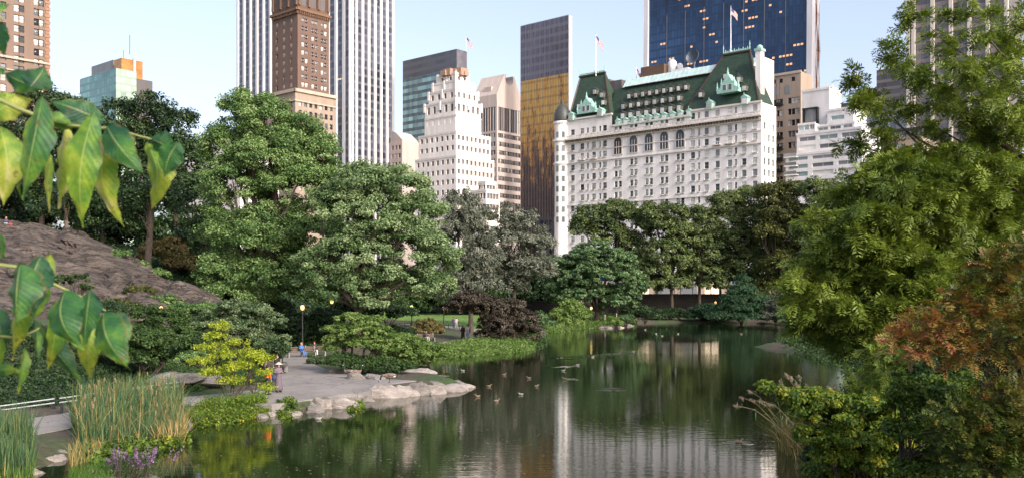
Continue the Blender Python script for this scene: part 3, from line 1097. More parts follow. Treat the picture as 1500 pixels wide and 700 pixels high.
def dormer(s, z, zb, zt, dep, off0, w=0.95, hh=1.9, big=False):
    """gabled dormer standing out of a roof slope, with its window"""
    p = slope_pt(s, z, zb, zt, dep, off0)
    f = p - VD * (0.9 if not big else 1.3)
    mb = MB()
    mb.obox(f + VD * 1.1 + UP * hh / 2, UD * w, VD * 1.1, UP * hh / 2, 0)
    g0 = f - VD * 0.12
    mb.prism([g0 + UD * -(w + 0.2) + UP * hh, g0 + UD * (w + 0.2) + UP * hh, g0 + UP * (hh + w * 0.95)], VD * 2.4, 1)
    mb.tube([g0 + UP * (hh + w * 0.9), g0 + UP * (hh + w * 0.9 + 0.7)], [0.12, 0.02], 5, 1)
    o = mb.build('dormer', [M['dormer_trim'] if not big else M['copper'], M['copper_dark'] if not big else M['copper']], h.root)
    wn = MB()
    c = f + UP * hh * 0.5 - VD * 0.03
    wn.obox(c, UD * w * 0.8, VD * 0.03, UP * hh * 0.42, 0)
    wn.obox(c - VD * 0.04, UD * w * 0.62, VD * 0.02, UP * hh * 0.34, 1)
    wn.obox(c - VD * 0.07, UD * w * 0.62, VD * 0.015, UP * 0.05, 0)
    wn.build('window', [M['frame_white'], M['pane_light']], o)


n3 = 10
for r_, (zz, nn_, sh) in enumerate(((60.2, 8, 0), (63.8, 8, 0.5), (67.2, 9, 0.0))):
    for k in range(nn_):
        s_ = s1006 + 2.0 + (s897 - s1006 - 4) * (k + (0.5 if r_ != 1 else 0.9)) / nn_
        dormer(s_, zz, topm, ridge, dep - 0.5, 0.5, 0.62 if r_ else 0.75, 1.6 if r_ else 1.9)
# copper fronted dormers breaking the eave
for sc_ in arch_bays + [S(1010), S(985), S(962), S(940), S(917)]:
    dormer(sc_, topm - 0.3, topm, ridge, dep - 0.5, 1.0, 0.85, 1.8, True)


def pavilion(sa, sb_, zb, ta, tb, zt, gs, gz0, gz1, gw):
    dp = 9.0
    mb = MB()
    mb.rings([[h.pt('U', sa, zb, 0.4), h.pt('U', sb_, zb, 0.4), h.pt('U', sb_, zb, 9.5), h.pt('U', sa, zb, 9.5)],
              [h.pt('U', ta, zt, dp), h.pt('U', tb, zt, dp), h.pt('U', tb, zt, 9.6), h.pt('U', ta, zt, 9.6)]], 0, True)
    mb.build('pavilion_roof', M['slate_green'], h.root)
    # hips and cresting
    mb = MB()
    for a, b_ in (((sa, zb, 0.4), (ta, zt, dp)), ((sb_, zb, 0.4), (tb, zt, dp))):
        mb.tube([h.pt('U', *a), h.pt('U', *b_)], 0.25, 5, 0)
    mb.obox(h.pt('U', (ta + tb) / 2, zt + 0.2, dp - 0.1), UD * (tb - ta) / 2 * 1.08, VD * 0.3, UP * 0.25, 0)
    mb.build('hip_flashing', M['bronze'], h.root)
    mb = MB()
    n = 13
    for k in range(n):
        s_ = ta + (tb - ta) * k / (n - 1)
        hh = 2.8 if k in (0, n - 1) else (1.2 if k % 2 else 0.8)
        p = h.pt('U', s_, zt + 0.4, dp - 0.1)
        mb.lathe(p, [(0.14, 0), (0.2, hh * 0.25), (0.09, hh * 0.4), (0.17, hh * 0.6), (0.02, hh)], 6)
    mb.obox(h.pt('U', (ta + tb) / 2, zt + 0.75, dp - 0.1), UD * (tb - ta) / 2, VD * 0.06, UP * 0.25)
    mb.build('cresting', M['copper'], h.root)
    # the stepped copper gable
    mb = MB()
    o_ = -0.25
    def q(s_, z_):
        return h.pt('U', gs + s_, z_, o_)
    mb.prism([q(-gw, gz0), q(gw, gz0), q(gw, gz0 + 1.2), q(gw * 0.72, gz0 + 1.6), q(gw * 0.55, gz0 + 2.6), q(0, gz1), q(-gw * 0.55, gz0 + 2.6), q(-gw * 0.72, gz0 + 1.6), q(-gw, gz0 + 1.2)], VD * 3.0, 0)
    for s_, hh in ((-gw, 2.6), (gw, 2.6), (-gw * 0.6, 2.8), (gw * 0.6, 2.8), (0, 2.4)):
        zb_ = gz0 + 0.8 if abs(s_) > gw * 0.8 else (gz0 + 1.8 if s_ else gz1 - 0.6)
        mb.lathe(h.pt('U', gs + s_, zb_, o_ + 0.3), [(0.35, 0), (0.35, hh * 0.4), (0.2, hh * 0.5), (0.24, hh * 0.6), (0.02, hh)], 6, 0)
    mb.build('gable', M['copper'], h.root)
    for s_ in (-0.9, 0.9):
        wn = MB()
        wn.obox(h.pt('U', gs + s_, gz0 + 1.5, o_ - 0.03), UD * 0.62, VD * 0.03, UP * 0.95, 0)
        wn.obox(h.pt('U', gs + s_, gz0 + 1.5, o_ - 0.07), UD * 0.48, VD * 0.02, UP * 0.8, 1)
        wn.build('window', [M['frame_white'], M['pane_mid']], h.root)
    for s_, zf in ((-0.28, 0.24), (0.3, 0.24), (0.02, 0.52), (-0.18, 0.42)):
        dormer((sa + sb_) / 2 + s_ * (sb_ - sa), zb + (zt - zb) * zf, zb, zt, dp - 0.4, 0.4, 0.7, 1.6)
    for s_ in (-gw - 2.2, gw + 2.2):
        dormer(gs + s_, zb - 0.2, zb, zt, dp, 0.6, 1.0, 2.0, True)


pavilion(S(1111), S(1001), topr, h.s('U', 1098.5, 9), h.s('U', 1060, 9), 76.8, S(1066), h.z('U', 1066, 136), h.z('U', 1066, 108), 3.4)
pavilion(S(893), S(831), topl, h.s('U', 886, 9), h.s('U', 850, 9), 78.0, S(859), h.z('U', 859, 166), h.z('U', 859, 143), 3.6)
# round corner turret
tc = h.pt('U', s815 - 1.8, 0, 0.6)
mb = MB()
mb.lathe(tc, [(2.6, 0), (2.6, 47.6), (3.0, 47.8), (3.0, 48.3), (2.6, 48.5), (2.6, 55), (3.2, 55.4), (3.2, 56), (2.6, 56.2), (2.6, 61), (3.0, 61.3), (3.0, 62)], 20, 0)
mb.build('turret', M['limestone'], h.root, smooth=False)
mb = MB()
mb.lathe(tc, [(2.9, 62), (3.0, 62.6), (2.9, 64), (2.4, 65.8), (1.5, 67.2), (0.5, 67.9), (0.35, 68.6), (0.1, 69.4), (0.02, 70.4)], 18, 0)
mb.build('turret_dome', M['copper_dark'], h.root, smooth=True)
for z_ in zr + [57.5, 32.9, 29.6]:
    for an in (-2.3, -1.5):
        c = tc + np.array((math.cos(an) * 2.62, math.sin(an) * 2.62, z_))
        mb = MB()
        rt = np.array((-math.sin(an), math.cos(an), 0))
        nm = np.array((math.cos(an), math.sin(an), 0))
        mb.obox(c, rt * 0.5, nm * 0.05, UP * 0.95, 0)
        mb.obox(c + nm * 0.05, rt * 0.4, nm * 0.03, UP * 0.85, 1)
        mb.build('turret_window', [M['frame_green'], M['pane_mid']], h.root)
# chimney and rooftop rooms
mb = MB()
c = h.pt('U', h.s('U', 1113, 5), 0, 5)
mb.obox(c + UP * 68.5, UD * 0.85, VD * 1.1, UP * 6.6, 0)
mb.obox(c + UP * 75.4, UD * 1.15, VD * 1.4, UP * 0.35, 1)
mb.lathe(c + UP * 75.7, [(0.9, 0), (0.9, 0.6), (0.7, 1.0), (0.2, 1.3)], 10, 1)
mb.build('chimney', [M['limestone'], M['copper']], h.root)
for (pa, pb, za, zb_, mt, of) in ((1127, 1112, 60, 74.5, 'white_stone', 13), (980, 946, 72, 78.2, 'brick_brown2', 14), (918, 895, 72, 75.5, 'roof_tar', 14), (901, 888, 72, 76.5, 'roof_tar', 15), (1015, 990, 72, 76, 'white_panel', 15)):
    mb = MB()
    sa, sb_ = h.s('U', pa, of), h.s('U', pb, of)
    mb.obox(h.pt('U', (sa + sb_) / 2, (za + zb_) / 2, of), UD * abs(sb_ - sa) / 2, VD * 3, UP * (zb_ - za) / 2)
    mb.build('rooftop_room', M[mt], h.root)
mb = MB()
dc = h.pt('U', h.s('U', 1017, 14), 77.0, 14)
prof_ = [(0.1, 0), (1.0, 0.2), (1.8, 0.6), (2.3, 1.3)]
rs = []
ax = (-VD + UP * 0.25) / np.linalg.norm(-VD + UP * 0.25)
e1 = UD
e2 = np.cross(ax, e1)
for r_, z_ in prof_ + [(2.25, 1.4), (1.7, 0.75), (0.95, 0.35), (0.1, 0.12)]:
    rs.append([dc + UP * 2 + ax * z_ + r_ * (math.cos(2 * PI * j / 18) * e1 + math.sin(2 * PI * j / 18) * e2) for j in range(18)])
mb.rings(rs, 0, True)
mb.tube([dc - UP * 2, dc + UP * 2], 0.3, 6)
mb.build('rooftop_dish', plain('dish_grey', (0.07, 0.09, 0.12), 0.5), h.root)
for pa, rr in ((985, 1.6), (996, 1.0)):
    mb = MB()
    mb.lathe(h.pt('U', h.s('U', pa, 14), 75.6, 14), [(rr, 0), (rr, 1.6 * rr), (rr * 0.85, 2.1 * rr), (rr * 0.5, 2.5 * rr), (0.05, 2.7 * rr)], 12)
    mb.build('roof_vent', M['white_panel'], h.root, smooth=True)
h.finish(98)


def flagpole(px, pyb, pyt, d, label, fw=2.6, tilt=0.4, base_z=None):
    a, b_ = P(px, pyb, d), P(px, pyt, d)
    rt = thing('flagpole', label, 'flagpole', a, 'flags on the rooftops')
    MB().tube([a, a + (b_ - a) * 0.5, b_], [0.17, 0.13, 0.07], 7).build('pole', M['pole_white'], rt)
    mb = MB()
    mb.ell(b_ + UP * 0.12, (0.16, 0.16, 0.16), 8, 4)
    mb.build('finial', plain('gilt', (0.6, 0.4, 0.1), 0.3, 0.8), rt)
    # a hanging, wind-folded flag: 13 stripes and a canton
    nx_, nz_ = 14, 13
    mb = MB()
    fh = fw * 0.6
    right = np.array((0.9, 0.35, 0.0))
    for i in range(nx_):
        for j in range(nz_):
            q = []
            for (u_, v_) in ((i, j), (i + 1, j), (i + 1, j + 1), (i, j + 1)):
                uu, vv = u_ / nx_, v_ / nz_
                w = math.sin(uu * 7 + vv * 1.5) * 0.22 * uu
                q.append(b_ - UP * (0.25 + fh * vv + tilt * fw * uu + 0.25 * uu * uu) + right * fw * uu * 0.8 + np.array((-right[1], right[0], 0)) * w)
            m = 2 if (uu_c := (i + 0.5) / nx_) < 0.42 and j < 7 else (0 if j % 2 == 0 else 1)
            mb.face(q, m)
    mb.build('flag', [M['flag_red'], M['flag_white'], M['flag_blue']], rt)


M['flag_red'] = plain('flag_red', (0.35, 0.03, 0.04), 0.8)
M['flag_white'] = plain('flag_white', (0.6, 0.57, 0.55), 0.8)
M['flag_blue'] = plain('flag_blue', (0.03, 0.04, 0.16), 0.8)
flagpole(873, 112, 50, 318, 'tall flagpole with a dark flag over the farther pavilion roof of the hotel', 3.4, 0.9)
flagpole(1070.5, 76, 10, 282, 'tallest white flagpole with a flag flying before the dark blue glass tower', 3.2, 0.5)
flagpole(932, 118, 98, 312, 'short flagpole with a drooping flag on the hotel ridge', 2.6, 0.9)

# --- dark blue sloping glass tower
s_ = Bld('glass_tower', 'huge dark blue glass tower with white edges rising behind the hotel roof', 'skyscraper', 1190, 385, 4)
su = s_.s('U', 943)
top = 215
flare = lambda z: 9.0 * max(0, (1 - z / 130.0)) ** 2
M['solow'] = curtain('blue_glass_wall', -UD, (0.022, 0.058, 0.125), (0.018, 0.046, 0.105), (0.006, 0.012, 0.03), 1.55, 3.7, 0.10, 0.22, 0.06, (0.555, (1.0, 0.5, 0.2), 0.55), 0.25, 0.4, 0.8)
zs = [STREET, 20, 40, 60, 80, 100, 130, 170, top]
ew = 2.3
rings_ = []
mb = MB()
for a, b_ in zip(zs[:-1], zs[1:]):
    mb.face([s_.pt('U', ew, a, 0.9 - flare(a)), s_.pt('U', su - ew, a, 0.9 - flare(a)), s_.pt('U', su - ew, b_, 0.9 - flare(b_)), s_.pt('U', ew, b_, 0.9 - flare(b_))])
mb.build('glass_front', M['solow'], s_.root)
for e0, e1_ in ((0, ew), (su - ew, su)):
    mb = MB()
    for a, b_ in zip(zs[:-1], zs[1:]):
        pts = []
        for z_ in (a, b_):
            pts.append([s_.pt('U', e0, z_, -flare(z_)), s_.pt('U', e1_, z_, -flare(z_)), s_.pt('U', e1_, z_, 3 + flare(z_) * 0.2), s_.pt('U', e0, z_, 3 + flare(z_) * 0.2)])
        mb.rings(pts, 0, True)
    mb.build('edge_wall', M['marble'], s_.root)
mb = MB()
nb = 8
for k in range(1, nb):
    for a, b_ in zip(zs[:-1], zs[1:]):
        sk = ew + (su - 2 * ew) * k / nb
        mb.tube([s_.pt('U', sk, a, 0.85 - flare(a)), s_.pt('U', sk, b_, 0.85 - flare(b_))], 0.16, 4, 0, False)
mb.build('mullion', M['dark_metal'], s_.root)
# the braced flank
mb = MB()
for a, b_ in zip(zs[:-1], zs[1:]):
    mb.face([s_.pt('V', 2.6, a, 0.4), s_.pt('V', 8, a, 0.4), s_.pt('V', 8, b_, 0.4), s_.pt('V', 2.6, b_, 0.4)], 0)
mb.build('flank_glass', curtain('amber_flank_glass', VD, (0.3, 0.12, 0.03), (0.12, 0.05, 0.03), (0.05, 0.02, 0.02), 1.5, 3.7, 0.1, 0.2, 0.2, None, 0.4), s_.root)
mb = MB()
for k in range(7):
    za, zb_ = 20 + k * 28, 48 + k * 28
    mb.tube([s_.pt('V', 3.4, za, 0.1), s_.pt('V', 7.6, zb_, 0.1)], 0.35, 4)
    mb.tube([s_.pt('V', 7.6, za, 0.1), s_.pt('V', 3.4, zb_, 0.1)], 0.35, 4)
mb.build('wind_brace', M['marble'], s_.root)
s_.shell(0.5, su - 0.5, 1.5, 8, STREET, top, 'roof_tar', name='roof')

# --- dark slab tower, a gold reflection painted into its lower glass
t_ = Bld('mirror_tower', 'dark slab tower with blue grey top and a gold reflection painted on its glass below', 'skyscraper', 833, 380, 5)
ul = t_.s('U', 763)
zt = t_.z('U', 833, 22)
zg1, zg0 = t_.z('U', 800, 113), t_.z('U', 800, 240)
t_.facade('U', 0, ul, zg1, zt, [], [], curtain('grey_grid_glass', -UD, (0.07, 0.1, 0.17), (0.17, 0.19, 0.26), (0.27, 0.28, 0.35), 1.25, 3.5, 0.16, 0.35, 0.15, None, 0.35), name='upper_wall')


def gold_reflection_paint():
    """bronze panes, the gold reflection of a sunlit building painted in on the upper floors and thinning out raggedly lower down"""
    t = NT('painted_gold_reflection')
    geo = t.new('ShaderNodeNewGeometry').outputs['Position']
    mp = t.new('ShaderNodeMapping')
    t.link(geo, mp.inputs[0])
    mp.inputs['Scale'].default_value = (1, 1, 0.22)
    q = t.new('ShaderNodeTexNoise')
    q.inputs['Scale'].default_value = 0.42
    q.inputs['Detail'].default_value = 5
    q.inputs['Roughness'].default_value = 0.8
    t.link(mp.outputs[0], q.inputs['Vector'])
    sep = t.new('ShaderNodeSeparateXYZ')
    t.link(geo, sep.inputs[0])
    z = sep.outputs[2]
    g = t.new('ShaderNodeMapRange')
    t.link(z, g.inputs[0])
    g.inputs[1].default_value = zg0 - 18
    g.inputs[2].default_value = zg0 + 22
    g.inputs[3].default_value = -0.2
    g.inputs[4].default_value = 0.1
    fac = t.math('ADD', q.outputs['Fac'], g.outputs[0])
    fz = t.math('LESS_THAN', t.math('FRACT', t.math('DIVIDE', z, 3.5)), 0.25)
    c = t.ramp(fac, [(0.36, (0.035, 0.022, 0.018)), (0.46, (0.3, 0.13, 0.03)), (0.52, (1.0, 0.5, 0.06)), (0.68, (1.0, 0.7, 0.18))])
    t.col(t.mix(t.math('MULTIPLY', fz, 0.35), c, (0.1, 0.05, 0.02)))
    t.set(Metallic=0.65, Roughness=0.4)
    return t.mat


t_.facade('U', 0, ul, STREET, zg1, [], [], gold_reflection_paint(), name='painted_reflection_wall')
mb = MB()
for k in range(31):
    p0, p1 = t_.pt('U', ul * k / 30, STREET, -0.1), t_.pt('U', ul * k / 30, zt, -0.1)
    mb.obox((p0 + p1) / 2, UD * 0.06, VD * 0.12, UP * (zt - STREET) / 2)
mb.build('mullion', plain('bronze_mullion', (0.17, 0.15, 0.16), 0.5, 0.3), t_.root)
t_.facade('V', 0, 2.4, STREET, zt, [], [], slabmat('pale_flank', (0.42, 0.41, 0.45)), name='flank')
t_.shell(0, ul, 0, 2.4, STREET, zt, 'roof_tar')
MB().obox(t_.pt('U', ul * 0.93, zt + 0.8, 3), UD * 1.5, VD * 0.15, UP * 0.3).tube([t_.pt('U', ul * 0.93, zt, 3), t_.pt('U', ul * 0.93, zt + 1, 3)], 0.2, 5).build('roof_mast', M['dark_metal'], t_.root)

# --- brown hotel tower
b1 = Bld('brown_hotel_tower', 'tall brown brick hotel tower with corbelled cornice before the striped skyscraper', 'tower', 436, 350, 6)
uL, vL = b1.s('U', 399), b1.s('V', 482)
zc = b1.z('U', 436, 15)
fl = floors(40, zc - 2.4, 2.95, 1.75)
b1.facade('U', 0, uL, 20, zc, grid(1.6, uL - 0.6, 3, 1.25), fl, 'brick_brown', name='wall', weights=(2, 2, 7), frame='frame_white')
b1.facade('V', 0, vL, 20, zc, [(c + q - 0.62, c + q + 0.62) for c in (3.2, 7.7, 12.0) for q in (-0.78, 0.78)], fl, 'brick_brown', name='wall', weights=(6, 3, 3), frame='frame_white')
zt = zc + 26
st = floors(zc + 1.5, zc + 25, 8.2, 6.4)
b1.facade('U', 0, uL, zc, zt, grid(1, uL - 0.5, 3, 2.1), st, 'brick_brown2', name='upper_wall', weights=(9, 2, 1), style='big', frame='bronze', rec=0.8)
b1.facade('V', 0, vL, zc, zt, grid(0.8, vL - 0.5, 3, 2.6), st, 'brick_brown2', name='upper_wall', weights=(9, 2, 1), style='big', frame='bronze', rec=0.8)
b1.shell(0, uL, 0, vL, 20, zt, 'roof_tar')
for f_, L_ in (('U', uL), ('V', vL)):
    mb = MB()
    dr, rt_, inn = b1.fr(f_)
    mb.obox(b1.pt(f_, L_ / 2 - 0.4, zc + 0.3, -0.45), dr * (L_ / 2 + 0.9), inn * 0.5, UP * 0.45, 0)
    k = -0.3
    while k < L_:
        mb.obox(b1.pt(f_, k, zc - 0.7, -0.35), dr * 0.2, inn * 0.36, UP * 0.55, 0)
        k += 0.9
    mb.build('cornice', slabmat('corbel_brown_' + f_, (0.17, 0.1, 0.062)), b1.root)
    for k in np.linspace(0.6, L_ - 0.6, 4):
        MB().obox(b1.pt(f_, k, (zc + zt) / 2 + 1, -0.25), dr * 0.45, inn * 0.3, UP * (zt - zc - 2) / 2).build('pilaster', M['brick_brown'], b1.root)
# its wider base
zb = b1.z('V', 482, 143)
ub, vb = b1.s('U', 372, -4), b1.s('V', 492, -4)
b1.facade('U', -4, ub, STREET, zb, grid(-3, ub - 1, 9, 1.3), floors(30, zb - 4.2, 3.4, 1.9), 'brick_tan', off=-4, name='base_wall', weights=(5, 3, 3))
b1.facade('V', -4, vb, STREET, zb, grid(-3, vb - 1, 7, 1.3), floors(30, zb - 4.2, 3.4, 1.9), 'brick_tan', off=-4, name='base_wall', weights=(5, 3, 3))
b1.shell(-4, ub, -4, vb, STREET, zb, 'roof_tar', name='base_roof')
b1.band('U', -4.6, ub, zb - 1.2, zb, 0.6, 'cream', -4)
b1.band('V', -4.6, vb, zb - 1.2, zb, 0.6, 'cream', -4)
b1.band('U', -4.3, ub, zb - 4.6, zb - 4.1, 0.35, 'cream', -4)
b1.band('V', -4.3, vb, zb - 4.6, zb - 4.1, 0.35, 'cream', -4)
b1.finish(98)

# --- striped white skyscraper
g_ = Bld('striped_skyscraper', 'very tall skyscraper with continuous white marble piers behind the brown hotel tower', 'skyscraper', 514, 430, 7)
uG, vG = g_.s('U', 347), g_.s('V', 577)
zt = 215
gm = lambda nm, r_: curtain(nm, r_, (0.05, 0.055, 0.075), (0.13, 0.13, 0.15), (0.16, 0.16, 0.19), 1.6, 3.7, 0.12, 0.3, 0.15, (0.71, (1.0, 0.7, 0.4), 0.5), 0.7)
g_.facade('U', 0, uG, STREET, zt, [], [], gm('striped_glass_north', -UD), off=0.8, name='glass_wall')
g_.facade('V', 0, vG, STREET, zt, [], [], gm('striped_glass_west', VD), off=0.8, name='glass_wall')
for f_, L_, n_ in (('U', uG, 16), ('V', vG, 7)):
    dr, rt_, inn = g_.fr(f_)
    hw_ = 1.0 if f_ == 'U' else 0.62
    for k in range(n_ + 1):
        s0 = L_ * k / n_
        mb = MB()
        mb.prism([g_.pt(f_, s0 - hw_, STREET, 0.85), g_.pt(f_, s0 + hw_, STREET, 0.85), g_.pt(f_, s0 + hw_ * .7, STREET, 0.1), g_.pt(f_, s0 - hw_ * .7, STREET, 0.1)], UP * (zt - STREET), 0)
        mb.build('pier', M['marble'], g_.root)
g_.shell(1, uG - 1, 1, vG - 1, STREET, zt - 1, 'roof_tar')

# --- teal glass block with dark top
e_ = Bld('teal_glass_block', 'teal glass office block with blank dark top behind the stepped white tower', 'office block', 669, 420, 8)
uE, vE = e_.s('U', 590), e_.s('V', 684)
zt, zd = e_.z('U', 669, 72), e_.z('U', 669, 100)
def banded(name, right):
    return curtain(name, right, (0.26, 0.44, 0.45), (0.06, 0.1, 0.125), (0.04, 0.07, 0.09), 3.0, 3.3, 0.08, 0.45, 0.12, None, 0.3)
e_.facade('U', 0, uE, STREET, zd, [], [], banded('teal_bands_north', -UD), name='glass_wall')
e_.facade('V', 0, vE, STREET, zd, [], [], banded('teal_bands_west', VD), name='glass_wall')
dk = curtain('dark_louvre_top', -UD, (0.075, 0.08, 0.1), (0.085, 0.09, 0.11), (0.05, 0.05, 0.065), 3.0, 3.3, 0.1, 0.5, 0.4, None, 0.15)
e_.facade('U', 0, uE, zd, zt, [], [], dk, name='top_screen')
e_.facade('V', 0, vE, zd, zt, [], [], plain('smoked_granite', (0.1, 0.095, 0.11), 0.5, var=0.8, scale=0.12, coord='World'), name='top_screen')
e_.shell(0, uE, 0, vE, STREET, zt, 'roof_tar')
flagpole(683, 88, 53, 425, 'flagpole with a dark flag on the corner of the teal glass block', 3.8, 0.8)

# --- stepped white tower
w_ = Bld('stepped_tower', 'white stepped tower with setbacks and small square windows beside the teal glass block', 'tower', 668, 330, 9)
def tier(off, pl, pr, py_top, py_bot, nu, nv, ww, wh, st, seed, crown=False, b=w_, mat='white_stone', wt=(6, 3, 1)):
    """a setback tier whose corner is moved inward by off on both faces"""
    su_ = b.s('U', pl, off)
    sv_ = b.s('V', pr, off)
    pxc = CX + (b.O + UD * off + VD * off)[0] / (b.O + UD * off + VD * off)[1] * F
    dcor = (b.O + UD * off + VD * off)[1]
    z1, z0 = CZ + (HY - py_top) / F * dcor, CZ + (HY - py_bot) / F * dcor
    fl_ = floors(z0, z1 - 1.0, st, wh)
    pat = {}
    b.facade('U', off, su_, z0 - 6, z1, grid(off + 0.4, su_ - 0.4, nu, ww), fl_, mat, off=off, name='wall', weights=wt, rec=0.45)
    b.facade('V', off, sv_, z0 - 6, z1, grid(off + 0.4, sv_ - 0.4, nv, ww), fl_, mat, off=off, name='wall', weights=wt, rec=0.45)
    b.shell(off, su_, off, sv_, z0 - 6, z1, 'roof_tar', inset=0.4)
    for f_, L_ in (('U', su_), ('V', sv_)):
        b.band(f_, off - 0.1, L_, z1 - 0.45, z1 + 0.25, 0.15, 'limestone_shade', off, 'parapet')
    return z0, z1, su_, sv_
tier(0.0, 608, 724, 228, 440, 8, 9, 1.2, 1.7, 3.5, 1)
tier(1.5, 613, 719, 193, 228, 7, 8, 1.2, 1.7, 3.5, 2)
tier(4.5, 622, 705, 168, 193, 5, 5, 1.25, 1.8, 3.6, 3)
tier(4.6, 622.5, 704.5, 147, 168, 5, 5, 1.3, 2.6, 4.2, 3, wt=(9, 1, 0))
tier(6.0, 628, 700, 130, 148, 4, 4, 1.2, 1.9, 3.9, 4)
tier(7.6, 634, 694, 118, 131, 3, 3, 1.2, 2.2, 4.4, 5)
tier(9.3, 641, 686, 107, 119, 2, 2, 1.1, 1.8, 4.0, 6)
for off, a0, a1, zpy in ((4.5, 622, 705, 147), (6.0, 628, 700, 130), (7.6, 634, 694, 118), (9.3, 641, 686, 107)):
    for f_, pe in (('U', a0), ('V', a1)):
        L_ = w_.s(f_, pe, off)
        dr, rt_, inn = w_.fr(f_)
        cc = (w_.O + UD * off + VD * off)[1]
        z1 = CZ + (HY - zpy) / F * cc
        for k in range(3):
            s0 = off + (L_ - off) * k / 2
            MB().obox(w_.pt(f_, s0, z1 - 1.0, off - 0.1), dr * 0.4, inn * 0.2, UP * 1.6).build('buttress', M['white_stone'], w_.root)
mb = MB()
for k, (px, py0, py1, ww) in enumerate(((652, 112, 104, 1.2), (659, 112, 102, 1.6), (667, 112, 103, 1.3), (675, 112, 101, 1.8), (681, 112, 106, 1.0))):
    p = P(px, (py0 + py1) / 2, 346)
    mb.obox(p, UD * ww, VD * ww, UP * (py0 - py1) / F * 346 / 2)
mb.build('roof_stacks', plain('rusty_tile', (0.33, 0.22, 0.16), 0.9), w_.root)
w_.finish(98)

# --- pink granite tower with split pediment
y_ = Bld('gabled_granite_tower', 'pink granite tower with a round notch in its gabled top', 'tower', 728, 400, 10)
uY, vY = y_.s('U', 694), y_.s('V', 764)
ze = y_.z('V', 728, 142)
zp = y_.z('V', 745, 114)
fl = floors(20, ze - 15, 3.6, 1.9)
y_.facade('V', 0, vY, STREET, ze - 1, grid(0.8, vY - 0.8, 14, 0.95), [(ze - 14, ze - 4)] + fl, 'stone_pink', name='wall', weights=(4, 5, 1), frame='bronze')
y_.facade('U', 0, uY, STREET, ze - 1, grid(0.8, uY - 0.8, 8, 1.2), [(ze - 14, ze - 4)] + fl, 'stone_pink', name='wall', weights=(8, 2, 1), frame='bronze')
y_.shell(0, uY, 0, vY, STREET, ze - 1, 'roof_tar')
mb = MB()
zap = zp + 2
nr = 2.6
cen = vY / 2
poly = [(0, ze - 1), (vY, ze - 1), (vY, ze + 1.2), (cen + nr + 0.6, zap - 1.0)]
for k in range(9):
    a = math.radians(40 - k * (260 / 8))
    poly.append((cen + nr * math.cos(a), zap - 2.8 + nr * math.sin(a)))
poly += [(cen - nr - 0.6, zap - 1.0), (0, ze + 1.2)]
mb.prism([y_.pt('V', a, b_, 0.05) for a, b_ in poly], UD * uY, 0)
mb.build('pediment', M['stone_pink'], y_.root)
mb = MB()
mb.obox(y_.pt('V', vY * 0.15, ze + 2.5, 6), UD * 2, VD * 1.5, UP * 2.5)
mb.build('roof_room', M['stone_pink'], y_.root)
y_.finish(98)
# low white wing between the stepped tower and the dark slab
lw = Bld('low_white_wing', 'lower white terraced block under the pink granite tower', 'building', 712, 300, 11)
tier(0.0, 690, 732, 278, 420, 5, 4, 1.3, 1.8, 3.4, 1, b=lw)
tier(2.0, 700, 727, 266, 279, 3, 3, 1.3, 1.6, 3.2, 1, b=lw)
lw.finish(60)
lw2 = Bld('low_dark_block', 'small dark block at the foot of the mirror glass tower', 'building', 812, 345, 12)
z1 = lw2.z('U', 812, 318)
lw2.facade('U', 0, lw2.s('U', 786), STREET, z1, grid(0.5, 7, 3, 1.4), floors(8, z1 - 1, 3.4, 1.8), slabmat('dark_brown_panel', (0.1, 0.09, 0.1)), name='wall')
lw2.facade('V', 0, 8, STREET, z1, [], [], 'white_panel', name='wall')
lw2.shell(0, lw2.s('U', 786), 0, 8, STREET, z1, 'white_panel')
lw2.finish(20)
pk = Bld('small_pink_building', 'narrow pinkish building with sloping top between striped skyscraper and teal block', 'building', 589, 395, 13)
z1 = pk.z('U', 589, 205)
u1 = pk.s('U', 572)
pk.facade('U', 0, u1, STREET, z1, grid(0.5, u1 - 0.4, 3, 1.3), floors(40, z1 - 2, 3.5, 1.8), slabmat('pinkish_stone', (0.6, 0.45, 0.38)), name='wall')
pk.facade('V', 0, 10, STREET, z1, [], [], 'stone_pink', name='wall')
pk.shell(0, u1, 0, 10, STREET, z1, 'roof_tar')
mb = MB()
mb.prism([pk.pt('U', 0, z1, 0.2), pk.pt('U', u1, z1, 0.2), pk.pt('U', u1, z1 + 4.5, 0.2), pk.pt('U', u1 * 0.6, z1 + 3.6, 0.2)], VD * 9, 0)
mb.build('sloping_roof', M['stone_pink'], pk.root)
pk.finish(20)

# --- ruddy apartment tower at the edge
l_ = Bld('ruddy_apartment_tower', 'ruddy brick apartment tower with paired white windows above the near leaves', 'apartment tower', -60, 250, 14)
vL = l_.s('V', 72)
st = 3.35 * 0.98
def lz(px, py):
    return l_.z('V', px, py)
zk = lz(60, 5)
rows_ = [(zk + k * 2.78 - 0.95, zk + k * 2.78 + 0.95) for k in range(-22, 8)]
cc = [l_.s('V', p) for p in (-20, -5, 5, 24.5, 31.5, 53.5, 60.5)]
cols_ = [(c - 0.72, c + 0.72) for c in cc]
zcor = lz(60, 93)
l_.facade('V', 0, vL, STREET, 110, cols_, rows_, 'brick_left', name='wall', weights=(3, 2, 5), frame='frame_dark', style='sash')
l_.facade('U', 0, 20, STREET, 110, [], [], 'brick_left', name='wall')
l_.shell(0, 20, 0, vL, STREET, 110, 'roof_tar')
l_.band('V', -0.4, vL + 0.3, zcor - 0.2, zcor + 0.35, 0.5, 'cream')
l_.band('V', -0.4, vL + 0.3, zcor - 3.4, zcor - 3.1, 0.35, 'cream')
mb = MB()
k = zcor - 60
zq = STREET
while zq < 110:
    mb.obox(l_.pt('V', vL - 0.45, zq + 0.45, -0.08), VD * (0.5 if int(zq * 1.1) % 2 else 0.75), UD * 0.1, UP * 0.42)
    zq += 0.95
